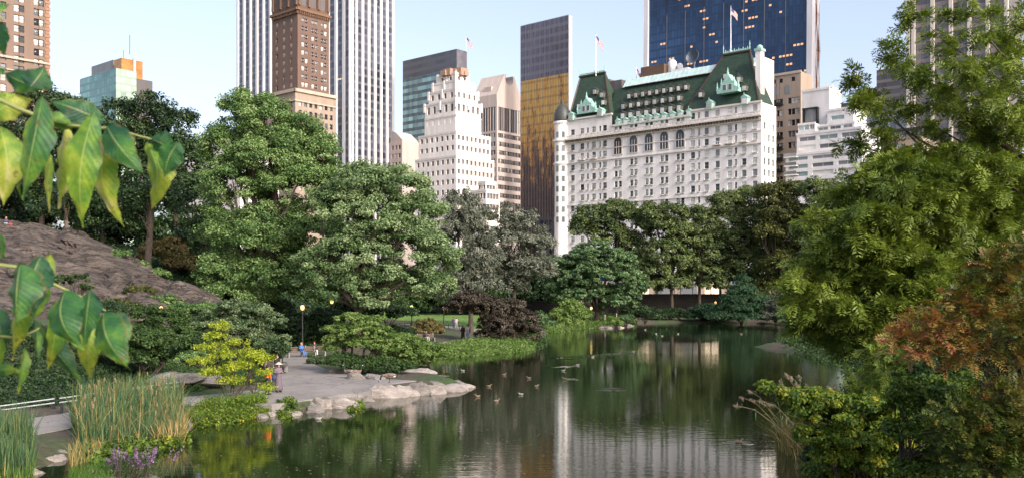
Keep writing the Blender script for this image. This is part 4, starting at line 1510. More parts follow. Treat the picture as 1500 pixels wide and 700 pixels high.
mb.build('quoin', slabmat('quoin_stone', (0.3, 0.17, 0.11)), l_.root)
l_.finish(98)

# --- green glass building
n_ = Bld('green_glass_building', 'green glass building with a bronze box on its stepped roof above the trees', 'office block', 170, 430, 15)
u1, v1 = n_.s('U', 106), n_.s('V', 224)
zA = n_.z('U', 170, 100)
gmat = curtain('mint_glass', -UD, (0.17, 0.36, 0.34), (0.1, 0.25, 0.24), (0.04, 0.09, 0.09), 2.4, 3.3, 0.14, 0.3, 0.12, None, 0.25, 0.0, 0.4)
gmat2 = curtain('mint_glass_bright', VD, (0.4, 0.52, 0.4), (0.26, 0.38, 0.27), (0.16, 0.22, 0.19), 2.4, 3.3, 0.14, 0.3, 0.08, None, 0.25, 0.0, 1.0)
gdk = curtain('dark_grid_glass', VD, (0.025, 0.04, 0.045), (0.03, 0.045, 0.05), (0.3, 0.36, 0.32), 2.4, 3.3, 0.25, 0.2, 0.12, None, 0.4)
n_.facade('U', 0, u1 * 0.8, STREET, zA, [], [], gmat, name='glass_wall')
n_.facade('V', 0, v1 * 0.55, STREET, zA, [], [], gmat2, name='glass_wall')
n_.facade('V', v1 * 0.55, v1, STREET, zA - 3, [], [], gdk, name='dark_glass_wall', off=0.6)
n_.shell(0, u1 * 0.8, 0, v1, STREET, zA - 3.1, 'roof_tar')
n_.shell(0, u1 * 0.8, 0, v1 * 0.55, zA - 5, zA, 'roof_tar')
zl = n_.z('U', 120, 118)
n_.facade('U', u1 * 0.8, u1, STREET, zl - 8, [], [], gdk, name='dark_glass_wall', off=0.5)
n_.shell(u1 * 0.8, u1, 0, v1, STREET, zl - 8, 'roof_tar')
grey = slabmat('grey_plant_screen', (0.2, 0.22, 0.24))
def rbox(nm, pa, pb, pt_, pb_, off, mat, dp=5, face='U', b=n_):
    sa, sb2 = b.s(face, pa, off), b.s(face, pb, off)
    dr, rt_, inn = b.fr(face)
    za, zb2 = b.z(face, (pa + pb) / 2, pb_, off), b.z(face, (pa + pb) / 2, pt_, off)
    return MB().obox(b.pt(face, (sa + sb2) / 2, (za + zb2) / 2, off + dp / 2), dr * abs(sb2 - sa) / 2, inn * dp / 2, UP * (zb2 - za) / 2).build(nm, M[mat] if isinstance(mat, str) else mat, b.root)
rbox('plant_screen', 117, 150, 112, 134, 3, grey)
rbox('plant_screen', 134, 166, 93, 108, 6, grey, 8)
rbox('bronze_box', 178, 209, 88, 116, 5, plain('bronze_panel', (0.42, 0.2, 0.06), 0.35, 0.5, var=0.4, scale=0.2, coord='World'), 7, 'V')
rbox('flue', 196, 199, 84, 110, 4, 'white_panel', 0.9, 'V')
MB().tube([n_.pt('U', 3, zA + 8, 8), n_.pt('U', 3, zA + 17, 8)], 0.12, 5).tube([n_.pt('U', 9, zA + 6, 8), n_.pt('U', 9, zA + 11, 8)], 0.1, 5).build('roof_mast', M['dark_metal'], n_.root)
n_.finish(10)

# --- pale block seen through the trees
pb_ = Bld('pale_apartment_block', 'pale apartment block with a rust roof glimpsed between the dark tree and the maple', 'building', 352, 290, 16)
u1 = pb_.s('U', 268)
z1 = pb_.z('U', 352, 200)
pb_.facade('U', 0, u1, STREET, z1, grid(0.5, u1 - 0.5, 7, 1.5), floors(8, z1 - 1.5, 3.4, 1.9), 'white_stone', name='wall')
pb_.facade('V', 0, 14, STREET, z1, grid(0.5, 13.5, 4, 1.5), floors(8, z1 - 1.5, 3.4, 1.9), 'white_stone', name='wall')
pb_.shell(0, u1, 0, 14, STREET, z1, 'roof_tar')
pb_.band('U', -0.4, u1, z1 - 0.2, z1 + 1.0, 0.5, plain('rust_roof', (0.35, 0.12, 0.07), 0.8))
pb_.finish(60)

# --- tan brick tower beside the hotel
c_ = Bld('tan_brick_tower', 'narrow tan brick tower with arched top windows beside the hotel', 'tower', 1173, 305, 17)
u1 = c_.s('U', 1115)
z1 = c_.z('U', 1150, 108)
sp = 16.4 / F * 305
zz0 = c_.z('U', 1150, 149)
rows_ = [(zz0 - k * sp - 0.95, zz0 - k * sp + 0.95) for k in range(0, 16)]
cp = [1168.5, 1162, 1157, 1144, 1139.5, 1135.5, 1126]
cols_ = [(c_.s('U', p) - 0.62, c_.s('U', p) + 0.62) for p in cp]
c_.facade('U', 0, u1, STREET, z1, cols_, rows_ + [(c_.z('U', 1150, 121), c_.z('U', 1150, 115))], 'brick_tan', name='wall', weights=(7, 2, 2), skip=lambda i, j: j == len(rows_) and i % 2 == 0)
c_.facade('V', 0, 9, STREET, z1, grid(0.5, 8.5, 2, 1.2), rows_, 'brick_tan', name='wall', weights=(7, 2, 2))
c_.shell(0, u1, 0, 9, STREET, z1, 'roof_tar')
c_.band('U', -0.2, u1, z1 - 0.5, z1 + 0.3, 0.25, 'cream', name='parapet')
for p in (1153.5, 1135):
    sc_ = c_.s('U', p)
    zb2 = c_.z('U', 1150, 134)
    pts = [c_.pt('U', sc_ - 0.9, zb2 - 1, -0.05), c_.pt('U', sc_ + 0.9, zb2 - 1, -0.05)] + [c_.pt('U', sc_ + 0.9 * math.cos(PI * k / 10), zb2 + 1 + 0.9 * math.sin(PI * k / 10), -0.05) for k in range(11)]
    MB().prism(pts, VD * 0.12).build('arched_window', M['pane_mid'], c_.root)
for p in (1141.5, 1137.5):
    for k in (0, 3, 4, 5, 6):
        mb = MB()
        zz = zz0 - k * sp - 1.05
        mb.obox(c_.pt('U', c_.s('U', 1140), zz, -0.45), UD * 1.9, VD * 0.45, UP * 0.08)
        mb.obox(c_.pt('U', c_.s('U', 1140), zz + 0.45, -0.85), UD * 1.9, VD * 0.04, UP * 0.4)
        if p == 1141.5:
            mb.build('balcony', M['dark_metal'], c_.root)
c_.finish(98)

# --- white modern terraced building
m_ = Bld('white_terraced_building', 'white modern building stepping back in terraces with ribbon windows', 'building', 1262, 262, 18)
def block(pl, pr, pt_, pb2, off, dp, rib, mat='white_panel', nm='wall', cols=None, b=None):
    b = b or m_
    sa, sb2 = b.s('U', pr, off), b.s('U', pl, off)
    z1, z0 = b.z('U', (pl + pr) / 2, pt_, off), b.z('U', (pl + pr) / 2, pb2, off)
    rws = [(b.z('U', (pl + pr) / 2, q, off), b.z('U', (pl + pr) / 2, p, off)) for p, q in rib]
    cl = cols or [(0.06, 0.3), (0.36, 0.64), (0.7, 0.96)]
    cls = [(sa + (sb2 - sa) * a, sa + (sb2 - sa) * c) for a, c in cl]
    b.facade('U', sa, sb2, z0 - 1, z1, cls, rws, mat, off=off, name=nm, pane=('pane_mid', 'pane_light', 'pane_teal'), weights=(4, 3, 5), frame='frame_white', style='cross')
    mb = MB()
    q = [b.pt('U', sa, 0, off + 0.35), b.pt('U', sb2, 0, off + 0.35), b.pt('U', sb2, 0, off + dp), b.pt('U', sa, 0, off + dp)]
    mb.rings([[p + UP * (z0 - 1) for p in q], [p + UP * (z1 - 0.02) for p in q]], 0, True)
    for p0, p1 in ((sa, sa), (sb2, sb2)):
        mb.face([b.pt('U', p0, z0 - 1, off), b.pt('U', p0, z0 - 1, off + 0.36), b.pt('U', p0, z1, off + 0.36), b.pt('U', p0, z1, off)])
    mb.build('block', M[mat], b.root)
    b.band('U', sa - 0.1, sb2 + 0.1, z1 - 0.3, z1 + 0.35, 0.2, mat, off, 'parapet')
M['pane_teal'] = panemat('window_glass_teal', (0.3, 0.42, 0.42), 0.15)
block(1151, 1262, 223, 300, 0, 18, [(227, 232), (238, 244), (249, 256), (262, 268), (275, 281)])
block(1167, 1262, 192, 223, 2.5, 15, [(197, 203.5), (210, 216.5)])
block(1169, 1194, 182, 192, 3.2, 6, [(184, 190.5)], nm='glass_room', cols=[(0.05, 0.31), (0.36, 0.63), (0.68, 0.95)])
block(1196, 1252, 182, 193, 4.5, 12, [(184.5, 190)])
block(1212, 1250, 160, 183, 6, 10, [(169, 175)], cols=[(0.35, 0.85)])
block(1175, 1215, 132, 183, 8, 8, [], nm='lift_tower')
block(1206, 1220, 128, 158, 11, 6, [], nm='lift_tower', mat='white_stone')
mb = MB()
so = m_.s('U', 1189, 8)
za, zb2 = m_.z('U', 1189, 181, 8), m_.z('U', 1189, 160, 8)
for k in range(-3, 4):
    an = k / 3 * 1.1
    c = m_.pt('U', so + 1.9 * math.sin(an), (za + zb2) / 2, 8 - 1.2 * math.cos(an))
    mb.obox(c, UD * 0.32, VD * 0.05, UP * (zb2 - za) / 2, 0)
for zz in (za, zb2):
    mb.obox(m_.pt('U', so, zz, 7.4), UD * 2.3, VD * 0.9, UP * 0.2, 1)
for q in (-2.1, 2.1):
    mb.obox(m_.pt('U', so + q, (za + zb2) / 2, 7.4), UD * 0.16, VD * 0.5, UP * (zb2 - za) / 2, 1)
mb.build('bay_window', [M['pane_mid'], M['dark_metal']], m_.root)
for zc_, pl, pr in ((246, 1151, 1169), (259, 1151, 1169), (233, 1151, 1169)):
    mb = MB()
    sa, sb2 = m_.s('U', pr), m_.s('U', pl)
    zz = m_.z('U', 1160, zc_ - 2)
    mb.obox(m_.pt('U', (sa + sb2) / 2, zz, -0.6), UD * (sb2 - sa) / 2, VD * 0.7, UP * 0.12, 0)
    mb.obox(m_.pt('U', (sa + sb2) / 2, zz + 0.6, -1.25), UD * (sb2 - sa) / 2, VD * 0.04, UP * 0.45, 1)
    mb.build('balcony', [M['white_panel'], M['pane_mid']], m_.root)
m_.finish(98)

# --- low long building with a glazed attic
q_ = Bld('long_tan_building', 'long low tan building with a glazed attic floor beyond the white terraces', 'building', 1352, 275, 19)
block(1258, 1350, 205, 300, 0, 16, [(212, 222), (228, 236), (244, 251)], 'brick_tan', b=q_, cols=[(0.08, 0.16), (0.3, 0.38), (0.52, 0.6), (0.72, 0.8)])
block(1262, 1350, 192, 206, 0.8, 12, [(195, 203.5)], 'dark_metal', b=q_, cols=[(0.02 + k * 0.122, 0.125 + k * 0.122) for k in range(8)])
q_.finish(60)
# --- banded blue grey building
k_ = Bld('banded_glass_building', 'blue grey banded building with brown roof boxes behind the glazed attic', 'office block', 1345, 360, 20)
bm_ = curtain('blue_grey_bands', -UD, (0.28, 0.32, 0.4), (0.42, 0.38, 0.38), (0.3, 0.26, 0.27), 2.0, 3.2, 0.3, 0.35, 0.2, None, 0.5)
u1 = k_.s('U', 1252)
k_.facade('U', 0, u1, STREET, k_.z('U', 1300, 160), [], [], bm_, name='banded_wall')
k_.facade('V', 0, 15, STREET, k_.z('U', 1300, 160), [], [], bm_, name='banded_wall')
k_.shell(0, u1, 0, 15, STREET, k_.z('U', 1300, 160), 'roof_tar')
brn = curtain('brown_bands', -UD, (0.16, 0.13, 0.13), (0.4, 0.28, 0.22), (0.3, 0.2, 0.16), 2.5, 3.0, 0.1, 0.4, 0.3, None, 0.3)
rbox('roof_box', 1278, 1261, 130, 162, 3, brn, 8, b=k_)
rbox('roof_box', 1330, 1284, 100, 162, 4, brn, 8, b=k_)
rbox('roof_slab', 1262, 1205, 152, 175, 2, 'roof_tar', 8, b=k_)

# --- tall tower with pale piers behind the cypress
r_ = Bld('piered_tower', 'tall brown glass tower with widely spaced cream piers behind the cypress boughs', 'skyscraper', 1476, 330, 21)
u1 = r_.s('U', 1330)
r_.facade('U', 0, u1, STREET, 150, [], [], curtain('brown_floor_bands', -UD, (0.14, 0.13, 0.14), (0.26, 0.19, 0.16), (0.1, 0.08, 0.08), 1.8, 3.3, 0.1, 0.45, 0.15, (0.68, (1, 0.9, 0.75), 0.35), 0.6), off=0.6, name='glass_wall')
r_.facade('V', 0, 20, STREET, 150, [], [], 'roof_tar', name='side_wall')
r_.shell(0, u1, 0.6, 20, STREET, 150, 'roof_tar')
for px in (1331, 1338, 1366, 1393, 1420, 1447, 1474):
    s0 = r_.s('U', px)
    MB().obox(r_.pt('U', s0, 80, 0), UD * 0.62, VD * 0.5, UP * 76).build('pier', slabmat('cream_pier', (0.6, 0.55, 0.47)) if px == 1331 else bpy.data.materials['cream_pier'], r_.root)

# --- park wall and the glimpse of the street above it
t = NT('park_wall_stone')
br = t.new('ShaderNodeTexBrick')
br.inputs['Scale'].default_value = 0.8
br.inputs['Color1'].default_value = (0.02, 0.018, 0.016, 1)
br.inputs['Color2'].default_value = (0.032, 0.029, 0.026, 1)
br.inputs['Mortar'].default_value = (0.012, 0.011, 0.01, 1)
tc_ = t.new('ShaderNodeTexCoord')
mp = t.new('ShaderNodeMapping')
mp.inputs['Rotation'].default_value = (PI / 2, 0, 0)
t.link(tc_.outputs['Object'], mp.inputs[0])
t.link(mp.outputs[0], br.inputs[0])
t.col(br.outputs[0])
t.set(Roughness=0.95)
mb = MB()
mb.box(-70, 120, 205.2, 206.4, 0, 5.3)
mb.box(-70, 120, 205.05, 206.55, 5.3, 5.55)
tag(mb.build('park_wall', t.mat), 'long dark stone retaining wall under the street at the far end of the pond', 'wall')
sh = thing('sidewalk_shed', 'scaffold shed with blue boards and white posts in front of the hotel', 'scaffold', (45, 219, STREET))
for k in range(15):
    x = 16 + k * 4.2
    MB().box(x - 0.12, x + 0.12, 218, 218.24, 4.6, 8.6).build('post', M['pole_white'], sh)
MB().box(14, 77, 217.7, 218.0, 8.6, 10.1).build('parapet_boards', plain('blue_boards', (0.015, 0.04, 0.16), 0.6), sh)
MB().box(14, 77, 218.0, 221.5, 8.45, 8.6).build('deck', M['brick_brown2'], sh)
mb = MB()
for k in range(14):
    x = 16 + k * 4.2
    mb.tube([(x, 218.3, 5.0), (x + 4.2, 218.3, 8.4)], 0.05, 4)
mb.build('cross_brace', M['pole_white'], sh)
sf = thing('shop_front_row', 'row of pale shop fronts glowing under the blue scaffold boards', 'shop front', (45, 238, STREET))
mb = MB()
mb.box(-10, 90, 238, 246, 4.5, 9.5)
mb.build('wall', M['brick_tan'], sf)
for k in range(16):
    x = -6 + k * 6
    MB().box(x, x + 4, 237.8, 237.99, 5.2, 8.6).build('window', emit('shop_glow', (1.0, 0.72, 0.42), 0.9, (0.3, 0.3, 0.3)) if k == 0 else (bpy.data.materials['shop_glow'] if k % 3 == 0 else M['pane_mid']), sf)
# ------------------------------------------------------------ foliage
def unit(a):
    return a / (np.linalg.norm(a, axis=-1, keepdims=True) + 1e-9)


def leaf_quads(rng, C, out, L, W, droop=0.3, flat=0.5, tone=None, bend=0.0):
    """rhombic leaves centred near C; out = outward direction; returns verts (N*4,3), tone"""
    n = len(C)
    nrm = unit(out * 0.55 + np.array((0, 0, flat)) + rng.normal(size=(n, 3)) * 0.55)
    a = rng.normal(size=(n, 3)) * 0.8 + out * 0.6 + np.array((0, 0, -droop))
    a = unit(a - nrm * (a * nrm).sum(1, keepdims=True))
    b = np.cross(nrm, a)
    l = L * rng.uniform(0.65, 1.3, (n, 1))
    w = W * rng.uniform(0.7, 1.25, (n, 1))
    V = np.stack([C - a * l * 0.5, C + b * w * 0.5 + a * l * 0.02, C + a * l * 0.5 - nrm * bend * l, C - b * w * 0.5 + a * l * 0.02], 1)
    return V.reshape(-1, 3)


def crown_clumps(rng, blobs, n, shell=0.72):
    c = np.array([b[0] for b in blobs], float)
    r = np.array([b[1] for b in blobs], float)
    area = (r[:, 0] * r[:, 1] + r[:, 0] * r[:, 2] + r[:, 1] * r[:, 2])
    k = rng.choice(len(blobs), n, p=area / area.sum())
    d = unit(rng.normal(size=(n, 3)))
    d[:, 2] = np.where(d[:, 2] < -0.5, -d[:, 2] * 0.5, d[:, 2])
    rad = shell + (1.05 - shell) * rng.random((n, 1)) ** 0.6
    p = c[k] + d * r[k] * rad
    # drop clumps that lie deep inside another blob
    q = np.sqrt((((p[:, None] - c[None]) / r[None]) ** 2).sum(-1)).min(1)
    keep = (q > shell * 0.8) | (rng.random(n) < 0.25)
    out = unit(d / r[k])
    return p[keep], out[keep], k[keep]


def blobs_px(d, bl, dr=1.0):
    out = []
    for b in bl:
        px, py, rx, ry = b[:4]
        dd = d + (b[4] if len(b) > 4 else 0)
        s = dd / F
        out.append((P(px, py, dd), (rx * s, rx * s * dr, ry * s)))
    return out


def limb(mb, a, b, r0, r1, rng, sag=0.1, n=5, sides=6):
    a, b = np.asarray(a, float), np.asarray(b, float)
    L = np.linalg.norm(b - a)
    pts, rad = [], []
    j = rng.normal(size=3) * L * 0.05
    for k in range(n + 1):
        t = k / n
        p = a * (1 - t) + b * t
        p = p + np.array((0, 0, 1)) * L * sag * math.sin(PI * t) + j * math.sin(PI * t) + rng.normal(size=3) * L * 0.012 * (0 < k < n)
        pts.append(p)
        rad.append(r0 * (1 - t) + r1 * t)
    mb.tube(pts, rad, sides, 0, False)


def plant(name, label, cat, base, blobs, mat, leaf=(0.3, 0.17), cover=1.3, clump=0.16, seed=1, group=None, trunk_r=0.3, fork=0.35, bark='bark', droop=0.3, flat=0.5,
          squash=0.65, limbs=14, shell=0.7, crown='crown', stem='trunk', per=60, tone_spread=0.32, trunks=1, twigs=0, bright=0.0):
    rng = np.random.default_rng(seed)
    base = np.asarray(base, float)
    rt = thing(name, label, cat, base, group)
    rr = np.array([b[1] for b in blobs])
    area = 4 * PI * ((rr[:, 0] * rr[:, 1] + rr[:, 0] * rr[:, 2] + rr[:, 1] * rr[:, 2]) / 3).sum()
    nl = cover * 1.65 * area / (0.5 * leaf[0] * leaf[1])
    ncl = max(8, int(nl / per / 0.8))
    p, out, _ = crown_clumps(rng, blobs, ncl, shell)
    size = float(np.mean(rr))
    cr = clump * size * rng.uniform(0.55, 1.35, len(p))
    m = np.maximum(8, (per * (cr / (clump * size)) ** 1.6)).astype(int)
    idx_ = np.repeat(np.arange(len(p)), m)
    dd = rng.normal(size=(len(idx_), 3))
    dd = unit(dd) * rng.random((len(idx_), 1)) ** 0.45
    C = p[idx_] + dd * cr[idx_][:, None] * np.array((1, 1, squash))
    o = unit(out[idx_] * 0.7 + dd * 0.6)
    V = leaf_quads(rng, C, o, leaf[0], leaf[1], droop, flat)
    ct = np.clip(0.45 + bright + rng.normal(size=len(p)) * tone_spread * 0.6, 0, 1)
    tone = np.clip(ct[idx_] + rng.normal(size=len(idx_)) * tone_spread * 0.5, 0, 1)
    npmesh(crown, V, np.arange(len(V)).reshape(-1, 4), M[mat], rt, {'tone': np.repeat(tone, 4)})
    # trunk and limbs
    mb = MB()
    cen = np.mean([b[0] for b in blobs], 0)
    zt = min(b[0][2] - b[1][2] * 0.5 for b in blobs)
    for tk in range(trunks):
        b0 = base + (np.array((rng.normal(), rng.normal(), 0)) * (trunk_r * 2 + size * 0.08) if trunks > 1 else 0) - np.array((0, 0, 0.3))
        tgt = cen if trunks == 1 else blobs[rng.integers(len(blobs))][0]
        top = b0 + (tgt - b0) * (fork if trunks == 1 else fork + 0.15)
        if trunks == 1:
            top = np.array((b0[0] * 0.7 + top[0] * 0.3, b0[1] * 0.7 + top[1] * 0.3, top[2]))
        flare_ = [b0, b0 + (top - b0) * 0.12, b0 + (top - b0) * 0.55, top]
        mb.tube(flare_, [trunk_r * 1.5, trunk_r * 1.08, trunk_r * 0.9, trunk_r * 0.75], 8, 0, False)
        if len(p):
            near_ = np.argsort(np.linalg.norm(p - top, axis=1))[:max(limbs, len(p) // trunks)]
            pick = rng.choice(near_, min(limbs, len(near_)), replace=False)
            for q in pick:
                e = p[q] - out[q] * cr[q] * 0.3
                limb(mb, top, e, trunk_r * 0.55, trunk_r * 0.09, rng, 0.06)
        # leader to the top of the crown
        hi = max(blobs, key=lambda b: b[0][2] + b[1][2])
        limb(mb, top, hi[0] + np.array((0, 0, hi[1][2] * 0.7)), trunk_r * 0.72, trunk_r * 0.1, rng, 0.02)
    if twigs and len(p):
        for q in rng.choice(len(p), min(twigs, len(p)), replace=False):
            limb(mb, cen * 0.4 + p[q] * 0.6, p[q], trunk_r * 0.15, trunk_r * 0.05, rng, 0.05, 3, 4)
    mb.build(stem, M[bark], rt, smooth=True)
    return rt


def base_at(px, d):
    x = (px - CX) / F * d
    return (x, d, hz(x, d))


def tree(label, px, d, bl, mat, name='tree', cat='tree', dr=1.0, **kw):
    return plant(name, label, cat, base_at(px, d), blobs_px(d, bl, dr), mat, **kw)


# --- the two great maples and their neighbours
tree('tallest light green maple with an uneven crown in front of the brown hotel tower', 385, 102,
     [(352, 165, 30, 32), (385, 172, 40, 38), (330, 215, 32, 35), (440, 205, 40, 36), (470, 225, 24, 30), (400, 230, 60, 40), (345, 268, 48, 42), (440, 280, 60, 50), (335, 335, 36, 50), (390, 345, 60, 48), (325, 395, 32, 34),
      (400, 405, 62, 34), (460, 345, 50, 46), (352, 430, 46, 20)], 'maple', leaf=(0.27, 0.155), cover=1.35, clump=0.3, seed=1, trunk_r=0.55, fork=0.4, limbs=26, per=170, squash=0.6, tone_spread=0.5, bright=0.1, group='big maples by the plaza')
tree('broad light green maple leaning over the lawn in front of the stepped white tower', 520, 93,
     [(535, 265, 45, 30), (585, 275, 40, 32), (500, 300, 40, 40), (555, 315, 60, 42), (615, 315, 34, 36), (600, 360, 55, 40), (645, 385, 28, 30), (525, 370, 55, 48), (640, 420, 24, 20), (585, 412, 60, 32), (505, 425, 50, 26), (465, 400, 36, 40), (560, 440, 36, 16)],
     'maple_light', leaf=(0.26, 0.15), cover=1.15, clump=0.3, seed=2, trunk_r=0.5, fork=0.4, limbs=24, per=170, squash=0.6, tone_spread=0.5, bright=0.06, group='big maples by the plaza')
tree('silvery grey green willow between the broad maple and the slim tree', 690, 130, [(675, 300, 22, 24), (695, 320, 22, 28), (668, 345, 28, 34), (700, 368, 30, 36), (672, 395, 26, 34), (705, 412, 26, 26), (660, 425, 22, 22)], 'grey', leaf=(0.5, 0.14), cover=1.15, clump=0.26,
     seed=3, trunk_r=0.35, droop=1.2, squash=1.0, per=80, tone_spread=0.4)
tree('slim grey green tree with its dark trunk showing beside the round tree', 752, 145, [(742, 318, 24, 18), (768, 328, 26, 22), (745, 350, 30, 24), (785, 358, 24, 26), (735, 385, 22, 24), (770, 392, 36, 24), (795, 395, 18, 22), (750, 418, 22, 14)], 'grey', leaf=(0.4, 0.2),
     cover=0.85, clump=0.34, seed=4, trunk_r=0.35, fork=0.5, limbs=22, per=70, tone_spread=0.45, bright=-0.05)
tree('low purple brown tree spreading over the shore with a short forked trunk', 697, 110, [(690, 440, 28, 14), (715, 450, 30, 16), (745, 452, 26, 15), (765, 470, 24, 18), (735, 475, 34, 20), (775, 488, 17, 16), (668, 450, 18, 12), (720, 492, 26, 10), (745, 496, 26, 12)], 'purple',
     leaf=(0.26, 0.14), cover=1.4, clump=0.24, seed=5, trunk_r=0.22, fork=0.25, trunks=3, limbs=10, per=60, tone_spread=0.4, cat='shrub tree')
tree('wide dome shaped green tree standing alone at the far end of the pond', 875, 172, [(872, 375, 38, 22), (845, 392, 32, 24), (900, 390, 34, 26), (875, 405, 50, 26), (925, 415, 22, 28), (830, 415, 22, 24), (860, 432, 40, 20), (905, 438, 32, 22), (826, 438, 18, 14)], 'round',
     leaf=(0.5, 0.26), cover=1.2, clump=0.22, seed=6, trunk_r=0.5, fork=0.3, limbs=18, per=70, squash=0.45, tone_spread=0.4, bright=0.05)
tree('pale lime bush at the far shore in front of the dome shaped tree', 835, 160, [(838, 448, 16, 11), (825, 460, 18, 10), (848, 460, 18, 12), (834, 470, 24, 9)], 'lime', name='bush', cat='bush', leaf=(0.36, 0.2), cover=1.3, clump=0.3, seed=7, trunk_r=0.12, trunks=3, limbs=6, per=40)
# row before the street
FAR = [
    ('street tree with a wide uneven crown just behind the dome shaped tree', 905, 203, [(870, 318, 28, 18), (905, 310, 28, 17), (930, 325, 24, 20), (850, 335, 16, 16), (890, 345, 30, 24), (925, 362, 22, 24)], 21),
    ('tall street tree whose bare lower trunk stands against the dark park wall', 985, 199, [(955, 312, 22, 15), (985, 315, 22, 17), (970, 335, 30, 20), (1000, 345, 24, 22), (975, 370, 34, 24), (1000, 385, 26, 22), (962, 400, 26, 20), (985, 415, 30, 14), (945, 395, 20, 20), (950, 420, 18, 12)], 22),
    ('street tree with a thin leaning crown in front of the blue scaffold boards', 1024, 201, [(1020, 315, 18, 14), (1035, 330, 20, 20), (1020, 352, 20, 18), (1040, 368, 26, 24), (1030, 400, 30, 18), (1045, 415, 24, 14), (1010, 395, 16, 18)], 23),
    ('dense street tree below the near corner of the white hotel', 1082, 203, [(1065, 295, 24, 13), (1095, 290, 22, 16), (1060, 320, 26, 22), (1100, 320, 26, 24), (1075, 350, 34, 26), (1115, 355, 26, 28), (1095, 385, 38, 24), (1070, 405, 26, 18), (1115, 415, 26, 18)], 24),
    ('olive green street tree below the tan brick tower', 1140, 194, [(1135, 280, 26, 14), (1160, 282, 22, 16), (1145, 310, 34, 24), (1125, 340, 24, 26), (1165, 345, 28, 30), (1150, 385, 34, 26), (1140, 420, 28, 20), (1160, 440, 22, 14)], 25),
    ('street tree with a few yellowed tips partly behind the cypress', 1205, 190, [(1190, 276, 22, 14), (1215, 280, 22, 16), (1200, 310, 30, 24), (1185, 345, 24, 30), (1225, 340, 28, 34), (1195, 395, 30, 36), (1215, 430, 30, 26)], 26),
]
for k, (lb, px, d, bl, sd) in enumerate(FAR):
    tree(lb, px, d, bl, 'far' if k != 4 else 'olive', leaf=(0.5, 0.28), cover=1.15, clump=0.28, seed=sd, trunk_r=0.38, fork=0.5, limbs=18, per=55, squash=0.65, tone_spread=0.55, bright=0.05 if k % 2 else 0.0, group='trees along the street wall')
tree('dark blue green conifer with drooping tiers at the far shore', 1085, 178, [(1088, 412, 10, 10), (1088, 425, 20, 9), (1086, 438, 30, 9), (1088, 450, 38, 9), (1082, 462, 46, 9), (1118, 445, 14, 14), (1120, 460, 20, 10)], 'fir', name='conifer', leaf=(0.45, 0.14), cover=1.5, clump=0.3,
     seed=31, trunk_r=0.3, droop=0.8, squash=0.55, per=50, limbs=16)
tree('dull grey green bush beside the dark conifer at the far shore', 1135, 174, [(1135, 448, 14, 14), (1128, 462, 16, 9), (1142, 462, 16, 10)], 'grey', name='bush', cat='bush', leaf=(0.35, 0.2), cover=1.2, clump=0.3, seed=32, trunk_r=0.1, trunks=3, limbs=5, per=40, bright=-0.25)
tree('bright green low bush by the person at the far shore', 1160, 170, [(1155, 462, 16, 9), (1168, 466, 14, 7)], 'maple', name='bush', cat='bush', leaf=(0.35, 0.2), cover=1.2, clump=0.3, seed=33, trunk_r=0.08, trunks=3, limbs=5, per=40)
for k, (px, d, bl, lb, mt) in enumerate((
        (940, 172, [(930, 455, 22, 8), (950, 460, 20, 8)], 'dark low bush under the edge of the dome shaped tree', 'dark'),
        (1000, 190, [(985, 458, 18, 7), (965, 462, 20, 7)], 'dark low bush beside the dirt landing at the far wall', 'dark'),
        (1045, 188, [(1035, 455, 22, 10), (1050, 463, 24, 8), (1020, 463, 14, 6)], 'dark bush between the dirt landing and the conifer', 'fir'),
        (905, 160, [(903, 471, 10, 6), (898, 474, 8, 4)], 'small yellow green bush on the far point of the shore', 'lime'),
        (918, 165, [(918, 467, 12, 7)], 'small deep green bush next to the yellow green one on the far point', 'round'),
        (790, 152, [(785, 466, 16, 10), (800, 474, 14, 7)], 'small blue green reed bush at the end of the purple shrub tree', 'round'))):
    tree(lb, px, d, bl, mt, name='bush', cat='bush', leaf=(0.36, 0.2), cover=1.3, clump=0.3, seed=34 + k, trunk_r=0.08, trunks=3, limbs=5, per=40, group='low bushes on the far shore')

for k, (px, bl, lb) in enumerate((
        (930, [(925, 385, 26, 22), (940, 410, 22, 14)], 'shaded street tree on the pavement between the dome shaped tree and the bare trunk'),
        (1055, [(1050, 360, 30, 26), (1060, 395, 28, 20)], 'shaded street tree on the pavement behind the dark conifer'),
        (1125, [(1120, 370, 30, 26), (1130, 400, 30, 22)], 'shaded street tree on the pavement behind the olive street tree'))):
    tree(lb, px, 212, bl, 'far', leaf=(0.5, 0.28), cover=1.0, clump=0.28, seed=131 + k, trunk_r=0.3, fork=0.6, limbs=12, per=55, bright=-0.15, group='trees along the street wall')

# dark wood on the hill
HILL = [
    ('dark leafy tree with a loose top beside the green glass building', 262, 134, [(175, 165, 28, 20), (215, 160, 32, 24), (250, 175, 32, 22), (190, 200, 44, 28), (245, 215, 46, 30), (285, 235, 24, 34), (210, 250, 50, 34), (265, 275, 44, 38), (180, 290, 36, 34)], 'dark', 41, 0.42),
    ('dark tree at the edge of the frame above the outcrop', 60, 138, [(60, 150, 34, 24), (95, 165, 34, 26), (40, 200, 50, 34), (110, 205, 44, 34), (70, 250, 60, 36), (130, 255, 34, 34), (20, 260, 40, 40), (90, 285, 44, 24)], 'dark', 42, 0.42),
    ('dark tree filling the gap below the pale apartment block', 300, 122, [(285, 300, 34, 36), (310, 345, 34, 40), (275, 360, 32, 36), (300, 400, 34, 30), (325, 420, 28, 24)], 'dark', 43, 0.35),
    ('dark tree standing behind the middle of the outcrop', 150, 135, [(140, 290, 40, 26), (175, 305, 44, 26), (120, 310, 34, 20), (160, 330, 40, 14)], 'dark', 44, 0.3),
]
